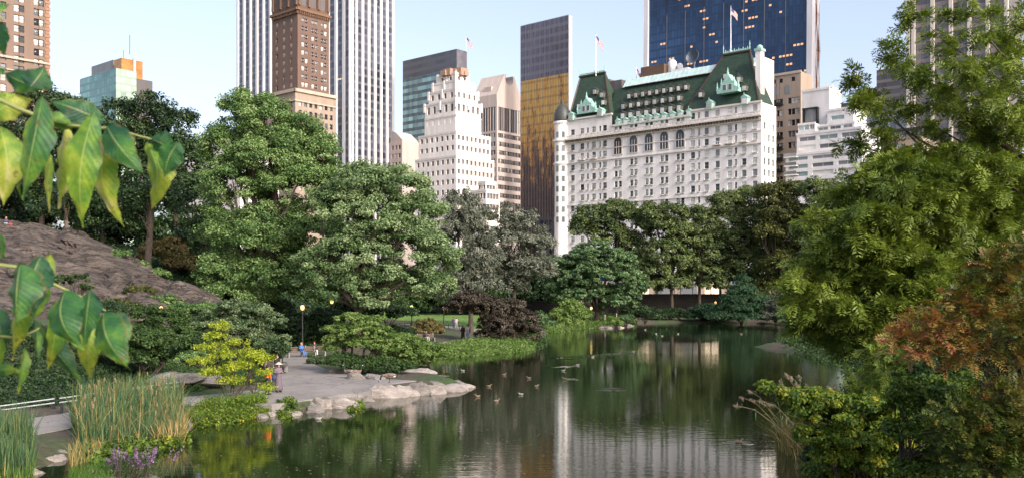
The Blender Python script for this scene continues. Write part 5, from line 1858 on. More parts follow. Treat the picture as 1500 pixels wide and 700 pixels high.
for lb, px, d, bl, mt, sd, tr in HILL:
    tree(lb, px, d, bl, mt, leaf=(0.42, 0.24), cover=0.9, clump=0.3, seed=sd, trunk_r=tr, fork=0.5, limbs=22, per=70, tone_spread=0.55, group='dark trees on the hill')
def lone_trunk(label, px, d, top_py, r, lean, seed, mat='bark'):
    rng = np.random.default_rng(seed)
    b = np.array(base_at(px, d))
    rt = thing('tree', label, 'tree', b, 'dark trees on the hill')
    top = P(px + lean, top_py, d)
    mb = MB()
    mb.tube([b - UP * 0.4, b + (top - b) * 0.1, b + (top - b) * 0.5, top], [r * 1.5, r * 1.05, r * 0.9, r * 0.7], 9, 0, False)
    for k in range(5):
        q = b + (top - b) * rng.uniform(0.45, 0.95)
        limb(mb, q, q + np.array((rng.normal() * 2.2, rng.normal() * 1.5, rng.uniform(1.5, 3.5))), r * 0.4, r * 0.12, rng)
    mb.build('trunk', M[mat], rt, smooth=True)
    rr_ = [P(px + lean + a, top_py - c, d) for a, c in ((0, 10), (-22, 0), (22, 2))]
    p, out, _ = crown_clumps(rng, [(q, (2.6, 2.6, 1.9)) for q in rr_], 60)
    idx_ = np.repeat(np.arange(len(p)), 50)
    C = p[idx_] + rng.normal(size=(len(idx_), 3)) * 0.4
    V = leaf_quads(rng, C, out[idx_], 0.42, 0.24)
    npmesh('crown', V, np.arange(len(V)).reshape(-1, 4), M['dark'], rt, {'tone': np.repeat(np.clip(0.4 + rng.normal(size=len(idx_)) * 0.25, 0, 1), 4)})
lone_trunk('dark tree whose straight brown trunk stands behind the top of the outcrop', 99, 120, 305, 0.28, -3, 51, 'bark_pale')
lone_trunk('dark tree whose leaning trunk stands over the ivy strip of the outcrop', 215, 112, 295, 0.42, 8, 52)
BACKWOOD = [
    (-30, 150, 260, 90, 'dark'), (60, 165, 300, 60, 'mid'), (160, 160, 320, 70, 'dark'), (250, 158, 340, 70, 'mid'), (345, 150, 380, 60, 'dark'), (430, 150, 395, 55, 'mid'), (510, 152, 410, 50, 'dark'), (590, 185, 415, 40, 'mid'),
    (650, 192, 418, 36, 'dark'), (705, 192, 405, 40, 'mid'), (765, 192, 402, 42, 'dark'), (820, 195, 400, 40, 'mid'),
]
BWL = ['dark tree at the far edge of the hill wood', 'mid green tree deep in the hill wood behind the brown trunk', 'dark tree deep in the hill wood behind the leaning trunk', 'mid green tree closing the hill wood under the pale block',
       'dark tree in the wood right behind the tallest maple', 'mid green tree in the wood between the two maples', 'dark tree in the wood behind the broad maple', 'mid green tree at the back edge of the lawn', 'dark tree at the back of the lawn by the lamps',
       'mid green tree behind the silvery willow', 'dark tree behind the slim grey green tree', 'mid green tree behind the lime bush']
for k, ((px, d, py, ry, mt), lb) in enumerate(zip(BACKWOOD, BWL)):
    tree(lb, px, d, [(px, py, 42, ry * 0.6), (px - 22, py + ry * 0.5, 36, ry * 0.5), (px + 24, py + ry * 0.45, 36, ry * 0.5)] + ([(px, py + ry * 0.9, 46, ry * 0.35)] if py < 400 else [(px, py + ry * 0.7, 44, ry * 0.4)]), mt, leaf=(0.55, 0.32), cover=1.0, clump=0.3, seed=60 + k, trunk_r=0.35,
         limbs=10, per=60, tone_spread=0.4, bright=-0.1, group='trees closing the back of the park')
# understorey
UND = [
    ('olive yellow shrub behind the leaning trunk on the hill', 245, 118, [(225, 372, 22, 16), (250, 365, 24, 18), (262, 385, 22, 16)], 'mound', 81),
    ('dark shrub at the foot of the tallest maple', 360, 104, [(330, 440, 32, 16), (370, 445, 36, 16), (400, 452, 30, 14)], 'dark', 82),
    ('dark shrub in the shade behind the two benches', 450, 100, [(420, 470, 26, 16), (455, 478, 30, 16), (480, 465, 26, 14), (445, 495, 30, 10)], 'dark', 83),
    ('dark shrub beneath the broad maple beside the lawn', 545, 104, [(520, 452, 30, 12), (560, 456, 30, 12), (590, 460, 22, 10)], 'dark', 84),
    ('ivy covered bush trailing down the side of the outcrop', 205, 106, [(175, 372, 14, 6), (200, 388, 18, 7), (228, 402, 20, 8), (255, 420, 20, 8)], 'maple', 85),
    ('second ivy bush lower on the side of the outcrop near the maple', 285, 98, [(272, 428, 16, 9), (292, 437, 16, 9), (312, 446, 18, 10)], 'maple', 86),
    ('small green tuft growing on the top ledge of the outcrop', 49, 108, [(49, 349, 8, 5)], 'maple', 87),
    ('scrubby bush growing in a crack on the face of the outcrop', 105, 84, [(92, 412, 14, 9), (115, 408, 14, 9), (125, 420, 10, 6)], 'mid', 88),
]
for lb, px, d, bl, mt, sd in UND:
    tree(lb, px, d, bl, mt, name='shrub', cat='shrub', leaf=(0.32, 0.18), cover=1.3, clump=0.3, seed=sd, trunk_r=0.09, trunks=3, limbs=6, per=45, tone_spread=0.4, stem='stem', crown='foliage')
ROCKPL = [(40, 360, 112, 'tuft of weeds in a seam near the top of the outcrop by the sitter', 7), (150, 395, 98, 'weedy bush in the long crack across the outcrop face', 12), (205, 425, 90, 'dark weedy bush low on the outcrop face', 16), (240, 440, 88, 'green bush against the foot of the outcrop near the lit lamp', 18),
          (175, 448, 84, 'olive bush at the foot of the outcrop behind the lower near leaves', 20)]
for k, (px, py, d, lb, s_) in enumerate(ROCKPL):
    q_ = P(px, py, d)
    plant('shrub', lb, 'shrub', (q_[0], q_[1], q_[2] - 0.6), blobs_px(d, [(px, py, s_, s_ * 0.6), (px + s_ * 0.9, py + 3, s_ * 0.7, s_ * 0.45), (px - s_ * 0.8, py + 2, s_ * 0.7, s_ * 0.4)]), ('maple', 'mid', 'olive', 'maple', 'olive')[k], leaf=(0.24, 0.13), cover=0.8, clump=0.35, seed=141 + k, trunk_r=0.05, trunks=3, limbs=5, per=35, stem='stem', crown='foliage')
# shrubs around the plaza
tree('large spreading grey green shrub with layered boughs between the outcrop and the plaza', 350, 76, [(318, 462, 22, 9), (345, 448, 26, 11), (378, 455, 24, 11), (300, 476, 24, 11), (350, 475, 40, 16), (398, 472, 22, 15), (300, 494, 24, 12), (365, 497, 40, 15), (408, 498, 18, 12), (335, 512, 40, 12)], 'spread',
     name='shrub', cat='shrub', leaf=(0.2, 0.11), cover=1.0, clump=0.3, seed=91, trunk_r=0.12, trunks=5, fork=0.4, limbs=8, per=70, squash=0.55, tone_spread=0.45, stem='stem', crown='foliage')
tree('bright yellow small shrub with thin fanned stems at the water edge', 335, 51.5, [(322, 478, 14, 8), (315, 492, 18, 7), (345, 503, 22, 8), (305, 508, 20, 7), (330, 518, 26, 8), (372, 520, 18, 9), (295, 528, 18, 8), (350, 535, 28, 9), (385, 545, 14, 8), (315, 545, 26, 8), (345, 556, 26, 6), (392, 568, 12, 7), (385, 525, 16, 7)], 'yellow',
     name='shrub', cat='shrub', leaf=(0.13, 0.065), cover=0.42, clump=0.42, seed=92, trunk_r=0.035, trunks=8, fork=0.5, limbs=10, per=26, squash=0.7, tone_spread=0.4, stem='stem', crown='foliage', shell=0.3)
tree('light green layered shrub with dark forked stems beside the geese', 528, 68, [(515, 467, 22, 9), (540, 470, 20, 9), (495, 480, 20, 9), (525, 484, 34, 11), (558, 488, 22, 11), (500, 497, 26, 10), (540, 502, 34, 12), (570, 502, 16, 10), (488, 510, 14, 10)], 'lime', name='shrub', cat='shrub',
     leaf=(0.19, 0.09), cover=1.0, clump=0.3, seed=93, trunk_r=0.09, trunks=6, fork=0.45, limbs=9, per=50, squash=0.5, tone_spread=0.45, stem='stem', crown='foliage', bright=-0.08)
tree('light green shrub trailing to the water beyond the layered one', 605, 80, [(590, 497, 20, 9), (610, 503, 22, 9), (632, 510, 20, 8), (585, 512, 28, 11), (615, 518, 28, 10), (645, 519, 16, 7), (575, 525, 26, 11), (605, 528, 24, 8)], 'lime', name='shrub', cat='shrub', leaf=(0.2, 0.1),
     cover=1.2, clump=0.3, seed=94, trunk_r=0.07, trunks=5, limbs=7, per=50, squash=0.55, tone_spread=0.45, stem='stem', crown='foliage', bright=-0.12)
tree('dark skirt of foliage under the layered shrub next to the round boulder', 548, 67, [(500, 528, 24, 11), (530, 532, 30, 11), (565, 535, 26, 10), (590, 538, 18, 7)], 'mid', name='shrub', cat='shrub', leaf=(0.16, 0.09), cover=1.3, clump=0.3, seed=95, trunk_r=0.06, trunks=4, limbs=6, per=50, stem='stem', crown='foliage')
tree('small neat dark green bush at the corner of the plaza by the bench sitters', 467, 76, [(462, 528, 12, 8), (475, 533, 10, 7)], 'spread', name='bush', cat='bush', leaf=(0.14, 0.08), cover=1.6, clump=0.25, seed=96, trunk_r=0.05, trunks=3, limbs=5, per=45, stem='stem', crown='foliage', bright=-0.15)
tree('low golden brown mounded maple on the lawn by a lamp post', 625, 122, [(625, 474, 16, 8), (612, 481, 12, 8), (638, 481, 13, 8), (625, 484, 22, 7)], 'mound', name='shrub', cat='shrub', leaf=(0.22, 0.1), cover=1.8, clump=0.2, seed=97, trunk_r=0.1, trunks=2, limbs=6, per=50, droop=1.0, squash=0.8, stem='stem', crown='foliage')
tree('dark low shrub on the lawn in front of the golden mound', 585, 108, [(575, 482, 14, 7), (595, 487, 16, 7)], 'dark', name='shrub', cat='shrub', leaf=(0.22, 0.12), cover=1.4, clump=0.3, seed=98, trunk_r=0.06, trunks=3, limbs=5, per=40, stem='stem', crown='foliage')
LEFTS = [
    ('olive green shrub around the lit lamp under the outcrop', 235, 74, [(215, 458, 22, 12), (245, 470, 26, 14), (210, 485, 30, 14), (265, 492, 26, 14), (235, 505, 34, 12)], 'mid', 101, 0.15),
    ('dark green shrub in the shade behind the tall reeds', 170, 62, [(120, 505, 30, 18), (165, 500, 30, 18), (200, 515, 30, 16), (150, 535, 44, 14)], 'dark', 102, 0.0),
    ('dark shrub mass under the near leaves behind the railing', 60, 58, [(30, 500, 46, 26), (90, 510, 40, 24), (40, 545, 54, 22), (110, 548, 40, 14)], 'dark', 103, 0.0),
    ('fresh green ferny bush behind the long pale whaleback rock', 270, 66, [(255, 528, 24, 10), (285, 525, 22, 10), (240, 535, 18, 8)], 'maple', 104, 0.1),
    ('leafy bush spilling over the pale low rock by the yellow shrub', 265, 55, [(245, 566, 20, 7), (275, 568, 22, 7), (230, 560, 16, 8)], 'mid', 105, 0.15),
    ('dark shrub at the foot of the outcrop behind the lower near leaves', 100, 80, [(40, 470, 50, 18), (100, 465, 50, 20), (160, 462, 40, 18), (70, 490, 60, 18), (150, 485, 50, 18)], 'dark', 107, 0.0),
    ('dark leafy shrub on the slope above the railing behind the reed tips', 215, 58, [(190, 490, 30, 12), (225, 497, 34, 14), (260, 505, 24, 12), (170, 512, 34, 14), (215, 522, 40, 14)], 'mid', 110, 0.0),
    ('mid green shrub closing the slope between the outcrop and the spreading shrub', 290, 84, [(270, 455, 26, 10), (300, 452, 24, 9), (280, 475, 30, 12), (255, 488, 26, 12), (290, 500, 30, 14)], 'maple', 108, -0.1),
    ('dark shrub between the whaleback rock and the spreading shrub', 300, 70, [(280, 510, 30, 14), (310, 525, 36, 14), (350, 528, 40, 12), (385, 520, 26, 12), (400, 512, 20, 12)], 'dark', 109, 0.1),
    ('dark ragged bush at the edge of the frame at the railing end', -5, 50, [(-5, 585, 24, 18), (12, 600, 14, 10)], 'mid', 106, 0.0),
]
for lb, px, d, bl, mt, sd, br in LEFTS:
    tree(lb, px, d, bl, mt, name='shrub', cat='shrub', leaf=(0.18, 0.1), cover=1.4, clump=0.26, seed=sd, trunk_r=0.07, trunks=4, limbs=7, per=60, tone_spread=0.45, stem='stem', crown='foliage', bright=br)


# --- ground cover, grass, reeds (nobody could count these)
def scatter_poly(rng, poly, n):
    p = np.asarray(poly, float)
    lo, hi = p.min(0), p.max(0)
    out = np.zeros((0, 2))
    while len(out) < n:
        q = rng.uniform(lo, hi, (n * 2, 2))
        out = np.concatenate([out, q[poly_sdf(q[:, 0], q[:, 1], poly) < 0]])
    return out[:n]


def cover_leaves(name, label, poly, n_tufts, hgt, leaf, mat, seed, spread=0.35, per=24, cat='ground cover', tone0=0.45):
    rng = np.random.default_rng(seed)
    q = scatter_poly(rng, poly, n_tufts)
    z = np.maximum(height(q[:, 0], q[:, 1]), 0.0)
    hh_ = hgt * rng.uniform(0.4, 1.2, n_tufts)
    idx_ = np.repeat(np.arange(n_tufts), per)
    C = np.stack([q[idx_, 0], q[idx_, 1], z[idx_]], -1)
    o = unit(rng.normal(size=C.shape) + np.array((0, 0, 0.6)))
    rr_ = rng.random((len(idx_), 1)) ** 0.5
    C = C + o * rr_ * np.stack([np.full(len(idx_), spread), np.full(len(idx_), spread), hh_[idx_]], -1)
    C[:, 2] = np.maximum(C[:, 2], z[idx_] + 0.03)
    V = leaf_quads(rng, C, o, leaf[0], leaf[1], 0.2, 0.7)
    tone = np.clip(np.repeat(np.clip(tone0 + rng.normal(size=n_tufts) * 0.2, 0, 1), per) + rng.normal(size=len(idx_)) * 0.15, 0, 1)
    return tag(npmesh(name, V, np.arange(len(V)).reshape(-1, 4), M[mat], None, {'tone': np.repeat(tone, 4)}), label, cat, kind='stuff')


def blades(name, label, q, z, hgt, w, mat, seed, lean=0.15, cat='reeds', tone=None, kind='stuff', segs=3, jitter=0.3, dirn=None):
    """upright tapering blades, bent near the tip"""
    rng = np.random.default_rng(seed)
    n = len(q)
    h_ = hgt * rng.uniform(1 - jitter, 1 + jitter * 0.5, n)
    az = rng.uniform(0, 2 * PI, n)
    side = np.stack([np.cos(az), np.sin(az), np.zeros(n)], -1)
    ld = unit(rng.normal(size=(n, 3)) * np.array((1, 1, 0.0)))
    if dirn is not None:
        ld = unit(ld * 0.6 + np.asarray(dirn, float))
    ln = np.abs(rng.normal(size=n)) * lean
    V = []
    for k in range(segs + 1):
        t = k / segs
        c = np.stack([q[:, 0], q[:, 1], z], -1) + ld * (ln * h_ * t ** 1.8)[:, None] + np.array((0, 0, 1.0)) * (h_ * t * (1 - 0.25 * ln * t))[:, None]
        ww = w * (1 - 0.85 * t ** 1.5)
        V.append(c - side * ww / 2)
        V.append(c + side * ww / 2)
    V = np.stack(V, 1)
    m = 2 * (segs + 1)
    base = np.arange(n)[:, None] * m
    Fc = np.concatenate([base + np.array((2 * k, 2 * k + 1, 2 * k + 3, 2 * k + 2)) for k in range(segs)])
    if tone is None:
        tone = np.clip(rng.normal(size=n) * 0.3 + 0.42, 0, 1)
    return tag(npmesh(name, V.reshape(-1, 3), Fc, M[mat], None, {'tone': np.repeat(tone, m)}), label, cat, kind=kind)


rng = np.random.default_rng(5)
gp = lambda *p: [g2(a, b_, 0.3) for a, b_ in p]
reed_poly = gp((104, 634), (120, 618), (200, 604), (262, 600), (272, 625), (262, 640), (225, 642), (160, 652), (120, 655))
q = scatter_poly(rng, reed_poly, 3200)
z = np.maximum(height(q[:, 0], q[:, 1]), -0.4)
blades('reeds', 'tall blue green cattail reeds with tan tips standing at the water edge', q, z, 1.75, 0.042, 'reed', 6, 0.34, jitter=0.5)
q2 = scatter_poly(rng, gp((240, 615), (275, 622), (268, 642), (225, 645)), 380)
blades('dry_reeds', 'dry tan reed stalks at the pond side of the tall cattail reeds', q2, np.maximum(height(q2[:, 0], q2[:, 1]), -0.3), 1.3, 0.05, 'reed', 8, 0.35, tone=np.clip(rng.normal(size=380) * 0.1 + 0.93, 0, 1))
sel = rng.choice(len(q), 70, replace=False)
mb = MB()
for k in sel:
    b0 = np.array((q[k, 0], q[k, 1], z[k]))
    hh_ = rng.uniform(1.3, 2.0)
    tp = b0 + np.array((rng.normal() * 0.1, rng.normal() * 0.1, hh_))
    mb.tube([b0, tp], [0.012, 0.008], 4, 0, False)
    mb.tube([tp - UP * 0.2, tp - UP * 0.18, tp - UP * 0.02, tp], [0.008, 0.028, 0.028, 0.006], 5, 0, False)
tag(mb.build('cattail_heads', plain('cattail_brown', (0.2, 0.145, 0.07), 0.9)), 'tan cattail heads rising among the tall reeds', 'reeds', kind='stuff')
sp_ = gp((-20, 668), (0, 656), (38, 652), (52, 672), (45, 690), (5, 692), (-20, 692))
q = scatter_poly(rng, sp_, 900)
blades('reeds', 'shorter green reed clump in the corner above the flat slab', q, np.maximum(height(q[:, 0], q[:, 1]), -0.3), 1.5, 0.045, 'reed', 9, 0.16, tone=np.clip(rng.normal(size=900) * 0.25 + 0.35, 0, 1))
blades('grass', 'yellow green grass at the foot of the corner reeds', q[:500] + np.array((0.3, -0.5)), np.maximum(height(q[:500, 0], q[:500, 1] - 0.5), -0.1), 0.7, 0.03, 'grass', 10, 0.4, cat='grass')
rd = scatter_poly(rng, gp((98, 660), (150, 648), (150, 660), (104, 672)), 260)
blades('dry_grass', 'dry tan stalks beside the dirt landing', rd, np.maximum(height(rd[:, 0], rd[:, 1]), -0.1), 0.8, 0.035, 'reed', 11, 0.3, cat='grass', tone=np.clip(rng.normal(size=260) * 0.2 + 0.8, 0, 1))
cover_leaves('water_plants', 'yellow green broad leaved plants along the foot of the reeds', gp((118, 648), (190, 640), (268, 628), (275, 640), (200, 655), (140, 664), (118, 662)), 420, 0.45, (0.2, 0.13), 'vine', 12, 0.3)
wt_ = scatter_poly(rng, gp((100, 688), (150, 676), (165, 690), (160, 705), (100, 705)), 700)
blades('grass', 'fine green grass tuft at the water before the purple flowers', wt_, np.full(len(wt_), 0.0), 0.55, 0.022, 'grass', 13, 0.4, cat='grass', tone=np.clip(rng.normal(size=700) * 0.15 + 0.12, 0, 1))
# purple loosestrife
ls = thing('loosestrife', 'clump of purple loosestrife flowers over the water at the pale ledge', 'flowers', G(190, 700, 0.1))
c0 = G(190, 700, 0.1)
mb = MB()
pv = []
for k in range(70):
    b0 = c0 + np.array((rng.normal() * 0.45, rng.normal() * 0.35, 0))
    tp = b0 + np.array(((b0[0] - c0[0]) * 0.5 + rng.normal() * 0.1, rng.normal() * 0.12, rng.uniform(0.5, 1.15)))
    mb.tube([b0, (b0 + tp) / 2, tp], [0.01, 0.008, 0.004], 4, 0, False)
    if k < 46:
        for j in range(22):
            pv.append(tp - (tp - b0) * 0.35 * rng.random() + rng.normal(size=3) * 0.028)
mb.build('stem', M['bark'], ls)
pv = np.array(pv)
V = leaf_quads(rng, pv, unit(rng.normal(size=pv.shape)), 0.06, 0.045)
npmesh('flower_spike', V, np.arange(len(V)).reshape(-1, 4), M['loosestrife'], ls, {'tone': np.repeat(rng.random(len(pv)), 4)})
lv = c0 + rng.normal(size=(1500, 3)) * np.array((0.45, 0.38, 0.0)) + np.array((0, 0, 1)) * rng.random((1500, 1)) * 0.75
V = leaf_quads(rng, lv, unit(rng.normal(size=lv.shape)), 0.11, 0.03)
npmesh('foliage', V, np.arange(len(V)).reshape(-1, 4), M['mid'], ls, {'tone': np.repeat(np.clip(rng.normal(size=1500) * 0.2 + 0.5, 0, 1), 4)})
# banks
cover_leaves('bank_plants', 'yellow green low plants under the stems of the yellow shrub', gp((270, 612), (300, 598), (385, 590), (396, 600), (340, 610), (300, 616)), 650, 0.5, (0.15, 0.07), 'vine', 14, 0.25, tone0=0.5)
gq = scatter_poly(rng, gp((270, 610), (300, 598), (385, 590), (396, 600), (340, 608), (300, 614)), 1500)
blades('grass', 'bright grass along the edge below the yellow shrub', gq, height(gq[:, 0], gq[:, 1]), 0.6, 0.025, 'grass', 15, 0.4, cat='grass')
cover_leaves('bank_plants', 'dark green ivy bed on the slope behind the railing', gp((-60, 610), (60, 603), (160, 592), (250, 578), (250, 560), (150, 555), (0, 570), (-60, 580)), 2600, 0.3, (0.15, 0.1), 'dark', 16, 0.35)
cover_leaves('bank_plants', 'green plants between the whaleback rock and the path', gp((200, 590), (330, 573), (395, 565), (400, 555), (330, 548), (240, 556), (200, 570)), 1500, 0.5, (0.16, 0.09), 'mid', 17, 0.3, tone0=0.6)
cover_leaves('bank_plants', 'lush light green bank plants along the water below the strolling couple', [g2(*p, 0.3) for p in ((630, 521), (700, 516), (766, 511), (790, 503), (770, 497), (720, 497), (660, 507), (620, 514))], 2200, 0.55, (0.24, 0.11), 'lime', 18, 0.4, tone0=0.38)
cover_leaves('bank_plants', 'mid green plants around the purple brown tree', [g2(*p, 0.5) for p in ((700, 500), (790, 503), (800, 492), (770, 484), (725, 486), (712, 494))], 1000, 0.7, (0.24, 0.12), 'mid', 19, 0.4, tone0=0.5)
cover_leaves('bank_plants', 'small plants in the mossy gap of the plaza edge', [g2(*p, 0.45) for p in ((508, 584), (530, 578), (534, 586), (514, 592))], 60, 0.3, (0.14, 0.08), 'vine', 20, 0.2)
cover_leaves('bank_plants', 'weeds at the plaza corner beside the person in purple', [g2(*p, 0.45) for p in ((404, 590), (424, 586), (440, 592), (415, 600))], 120, 0.3, (0.14, 0.08), 'vine', 21, 0.25, tone0=0.35)
cover_leaves('bank_plants', 'reedy growth along the far shore around the lime bush', [g2(*p, 0.3) for p in ((800, 487), (850, 479), (893, 477), (930, 473), (930, 468), (860, 470), (800, 478))], 700, 0.8, (0.4, 0.16), 'lime', 22, 0.6, tone0=0.25)
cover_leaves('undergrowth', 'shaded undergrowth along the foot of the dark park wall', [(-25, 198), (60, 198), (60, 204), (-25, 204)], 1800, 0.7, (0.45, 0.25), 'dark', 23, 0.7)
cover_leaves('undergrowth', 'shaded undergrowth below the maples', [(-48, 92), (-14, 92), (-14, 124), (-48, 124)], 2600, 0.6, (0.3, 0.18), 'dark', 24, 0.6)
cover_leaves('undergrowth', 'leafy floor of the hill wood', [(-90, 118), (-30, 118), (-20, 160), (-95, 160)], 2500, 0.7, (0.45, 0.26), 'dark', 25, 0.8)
cover_leaves('undergrowth', 'green strip of ivy along the crest of the outcrop', [P(130, 360, 112)[:2], P(200, 392, 107)[:2], P(300, 440, 97)[:2], P(310, 440, 101)[:2], P(205, 380, 113)[:2], P(140, 352, 116)[:2]], 900, 0.9, (0.3, 0.18), 'maple', 26, 0.5)
cover_leaves('undergrowth', 'shore growth under the cypress boughs', [(26, 70), (33, 66), (46, 112), (30, 110)], 1100, 0.8, (0.26, 0.14), 'mid', 27, 0.5)


# --- fronds (compound leaves in a feather) for cypress and sumac
def fronds(rng, B, D, L, nleaf, ll, lw, droop=0.3, tone=None, upv=0.7):
    """B base points, D unit directions, L lengths; returns verts and tones"""
    n = len(B)
    upn = unit(np.array((0, 0, upv)) + rng.normal(size=(n, 3)) * 0.35)
    side = unit(np.cross(D, upn))
    nrm = np.cross(side, D)
    out, tn = [], []
    for k in range(nleaf):
        t = (k + 0.6) / nleaf
        for s in (-1, 1):
            c = B + D * (L * t)[:, None] - np.array((0, 0, 1)) * (L * droop * t * t)[:, None]
            d = unit(D * 0.55 + side * s * 0.8 - nrm * 0.15 + rng.normal(size=(n, 3)) * 0.16)
            w = np.cross(d, nrm)
            l = ll * (0.55 + 0.7 * math.sin(PI * min(1, t * 0.9 + 0.12))) * rng.uniform(0.8, 1.2, (n, 1))
            out.append(np.stack([c, c + d * l * 0.5 + w * lw * 0.5, c + d * l, c + d * l * 0.5 - w * lw * 0.5], 1))
            tn.append(tone + rng.normal(size=n) * 0.08)
    V = np.stack(out, 1).reshape(-1, 3)
    T = np.stack(tn, 1).reshape(-1)
    return V, np.clip(T, 0, 1)


def feather_tree(name, label, cat, base, boughs, mat, seed, trunk_top, trunk_r, spray=(0.9, 7, 0.3, 0.07), n_spray=60, width=1.2, tone0=0.45, droop=0.35, bark='bark'):
    """boughs: list of (start, end, bough radius of foliage)"""
    rng = np.random.default_rng(seed)
    rt = thing(name, label, cat, base)
    mb = MB()
    base = np.asarray(base, float)
    mb.tube([base - UP * 0.4, base + (trunk_top - base) * 0.08, base + (trunk_top - base) * 0.5, trunk_top], [trunk_r * 1.7, trunk_r * 1.05, trunk_r * 0.8, trunk_r * 0.2], 9, 0, False)
    Bs, Ds, Ls, Ts = [], [], [], []
    for (a, e, wd) in boughs:
        a, e = np.asarray(a, float), np.asarray(e, float)
        Lb = np.linalg.norm(e - a)
        ax = (e - a) / Lb
        j = rng.normal(size=3) * Lb * 0.03
        n = 8
        pts = []
        for k in range(n + 1):
            t = k / n
            pts.append(a + (e - a) * t + UP * (-0.10 * Lb * math.sin(PI * t) * 0.5 + 0.03 * Lb * t * t) + j * math.sin(PI * t) + rng.normal(size=3) * 0.06 * (0 < k < n))
        r0 = 0.025 * Lb ** 0.7 + 0.03
        mb.tube(pts[:-1], [r0 * (1 - 0.92 * k / (n - 1)) for k in range(n)], 5, 0, False)
        side = unit(np.cross(ax, UP)[None])[0]
        ns = int(n_spray * Lb * wd / 6)
        tn = tone0 + rng.normal() * 0.12
        nt = max(4, int(Lb * 1.6))
        for q in range(nt):
            t = rng.uniform(0.15, 1.0) if q % 4 else rng.uniform(0.86, 1.0)
            k = min(n - 1, int(t * n))
            c = pts[k] + (pts[k + 1] - pts[k]) * (t * n - k)
            s = rng.choice((-1, 1))
            d = unit((ax * rng.uniform(0.5, 1.1) + side * s * rng.uniform(0.3, 1.0) + UP * rng.normal() * 0.22)[None])[0]
            ltw = wd * rng.uniform(0.5, 1.2) * (1.15 - 0.6 * t)
            tip = c + d * ltw - UP * 0.12 * ltw
            mb.tube([c, (c + tip) / 2 + UP * 0.05, tip], [0.02, 0.014, 0.006], 4, 0, False)
            m = max(5, int(ns / nt))
            u_ = rng.random(m) ** 0.7
            cc = c + (tip - c) * u_[:, None] + rng.normal(size=(m, 3)) * 0.1 * wd * np.array((1, 1, 0.6))
            dd = unit(d * 0.9 + rng.normal(size=(m, 3)) * 0.55 - np.array((0, 0, droop * 0.6)))
            Bs.append(cc)
            Ds.append(dd)
            Ls.append(spray[0] * rng.uniform(0.6, 1.2, m))
            Ts.append(np.clip(tn + rng.normal(size=m) * 0.16 + rng.normal() * 0.12, 0, 1))
    B, D, L_, T = (np.concatenate(q) for q in (Bs, Ds, Ls, Ts))
    V, tone = fronds(rng, B, D, L_, spray[1], spray[2], spray[3], droop, T)
    npmesh('crown', V, np.arange(len(V)).reshape(-1, 4), M[mat], rt, {'tone': np.repeat(tone, 4)})
    mb.build('trunk', M[bark], rt, smooth=True)
    return rt


rng = np.random.default_rng(77)
dC = 50.0
tx = P(1545, 400, dC + 3)
basec = (tx[0], tx[1], hz(tx[0], tx[1]))
ttop = np.array((tx[0] - 0.6, tx[1], 27.0))
bo = []
def bough(px, py, dd, wd, start_py=None):
    e = P(px, py, dC + dd)
    zs_ = e[2] + (tx[0] - e[0]) * (-0.18) if start_py is None else P(1545, start_py, dC)[2]
    t = min(0.97, max(0.08, (zs_ - basec[2]) / (ttop[2] - basec[2])))
    a = np.array(basec) * (1 - t) + ttop * t
    bo.append((a, e, wd))
# the sparse upper boughs reaching over the sky
for px, py, dd, sp2 in ((1248, 118, 2, 330), (1300, 62, 0, 240), (1330, 15, 1, 120), (1370, 70, 3, 190), (1400, 25, -2, 100), (1238, 208, 0, 320), (1262, 150, -1, 280), (1290, 205, 2, 310), (1330, 160, 2, 260), (1380, 140, -2, 210), (1350, 235, 0, 300), (1420, 110, 0, 170),
                        (1450, 60, 2, 110), (1300, 95, 4, 260), (1420, 190, 3, 240), (1440, 150, -3, 190), (1410, 245, 2, 290), (1460, 230, -2, 260), (1470, 20, 0, 60), (1345, 110, -2, 230), (1390, 60, 4, 130), (1430, 15, 3, 70), (1490, 60, 2, 90), (1480, 120, 3, 150), (1495, 180, -2, 210), (1400, 100, -4, 180), (1365, 190, 4, 250), (1440, 210, 0, 250), (1500, 10, 3, 40), (1400, 220, -3, 270), (1320, 235, 2, 300), (1460, 90, -3, 130)):
    bough(px, py, dd, 1.25, sp2)
# the dense lower mass
for k in range(170):
    py = rng.uniform(235, 500)
    lim = np.interp(py, [235, 300, 360, 430, 480, 500], [1300, 1212, 1165, 1155, 1165, 1195])
    px = lim + 8 + rng.random() ** 1.3 * 200
    bough(px, py, rng.uniform(-5, 5), 1.9)
feather_tree('cypress_tree', 'big feathery bald cypress whose boughs reach in over the pond and the sky', 'tree', basec, bo, 'cypress', 78, ttop, 0.45, spray=(0.7, 6, 0.3, 0.08), n_spray=80, tone0=0.42, droop=0.3)
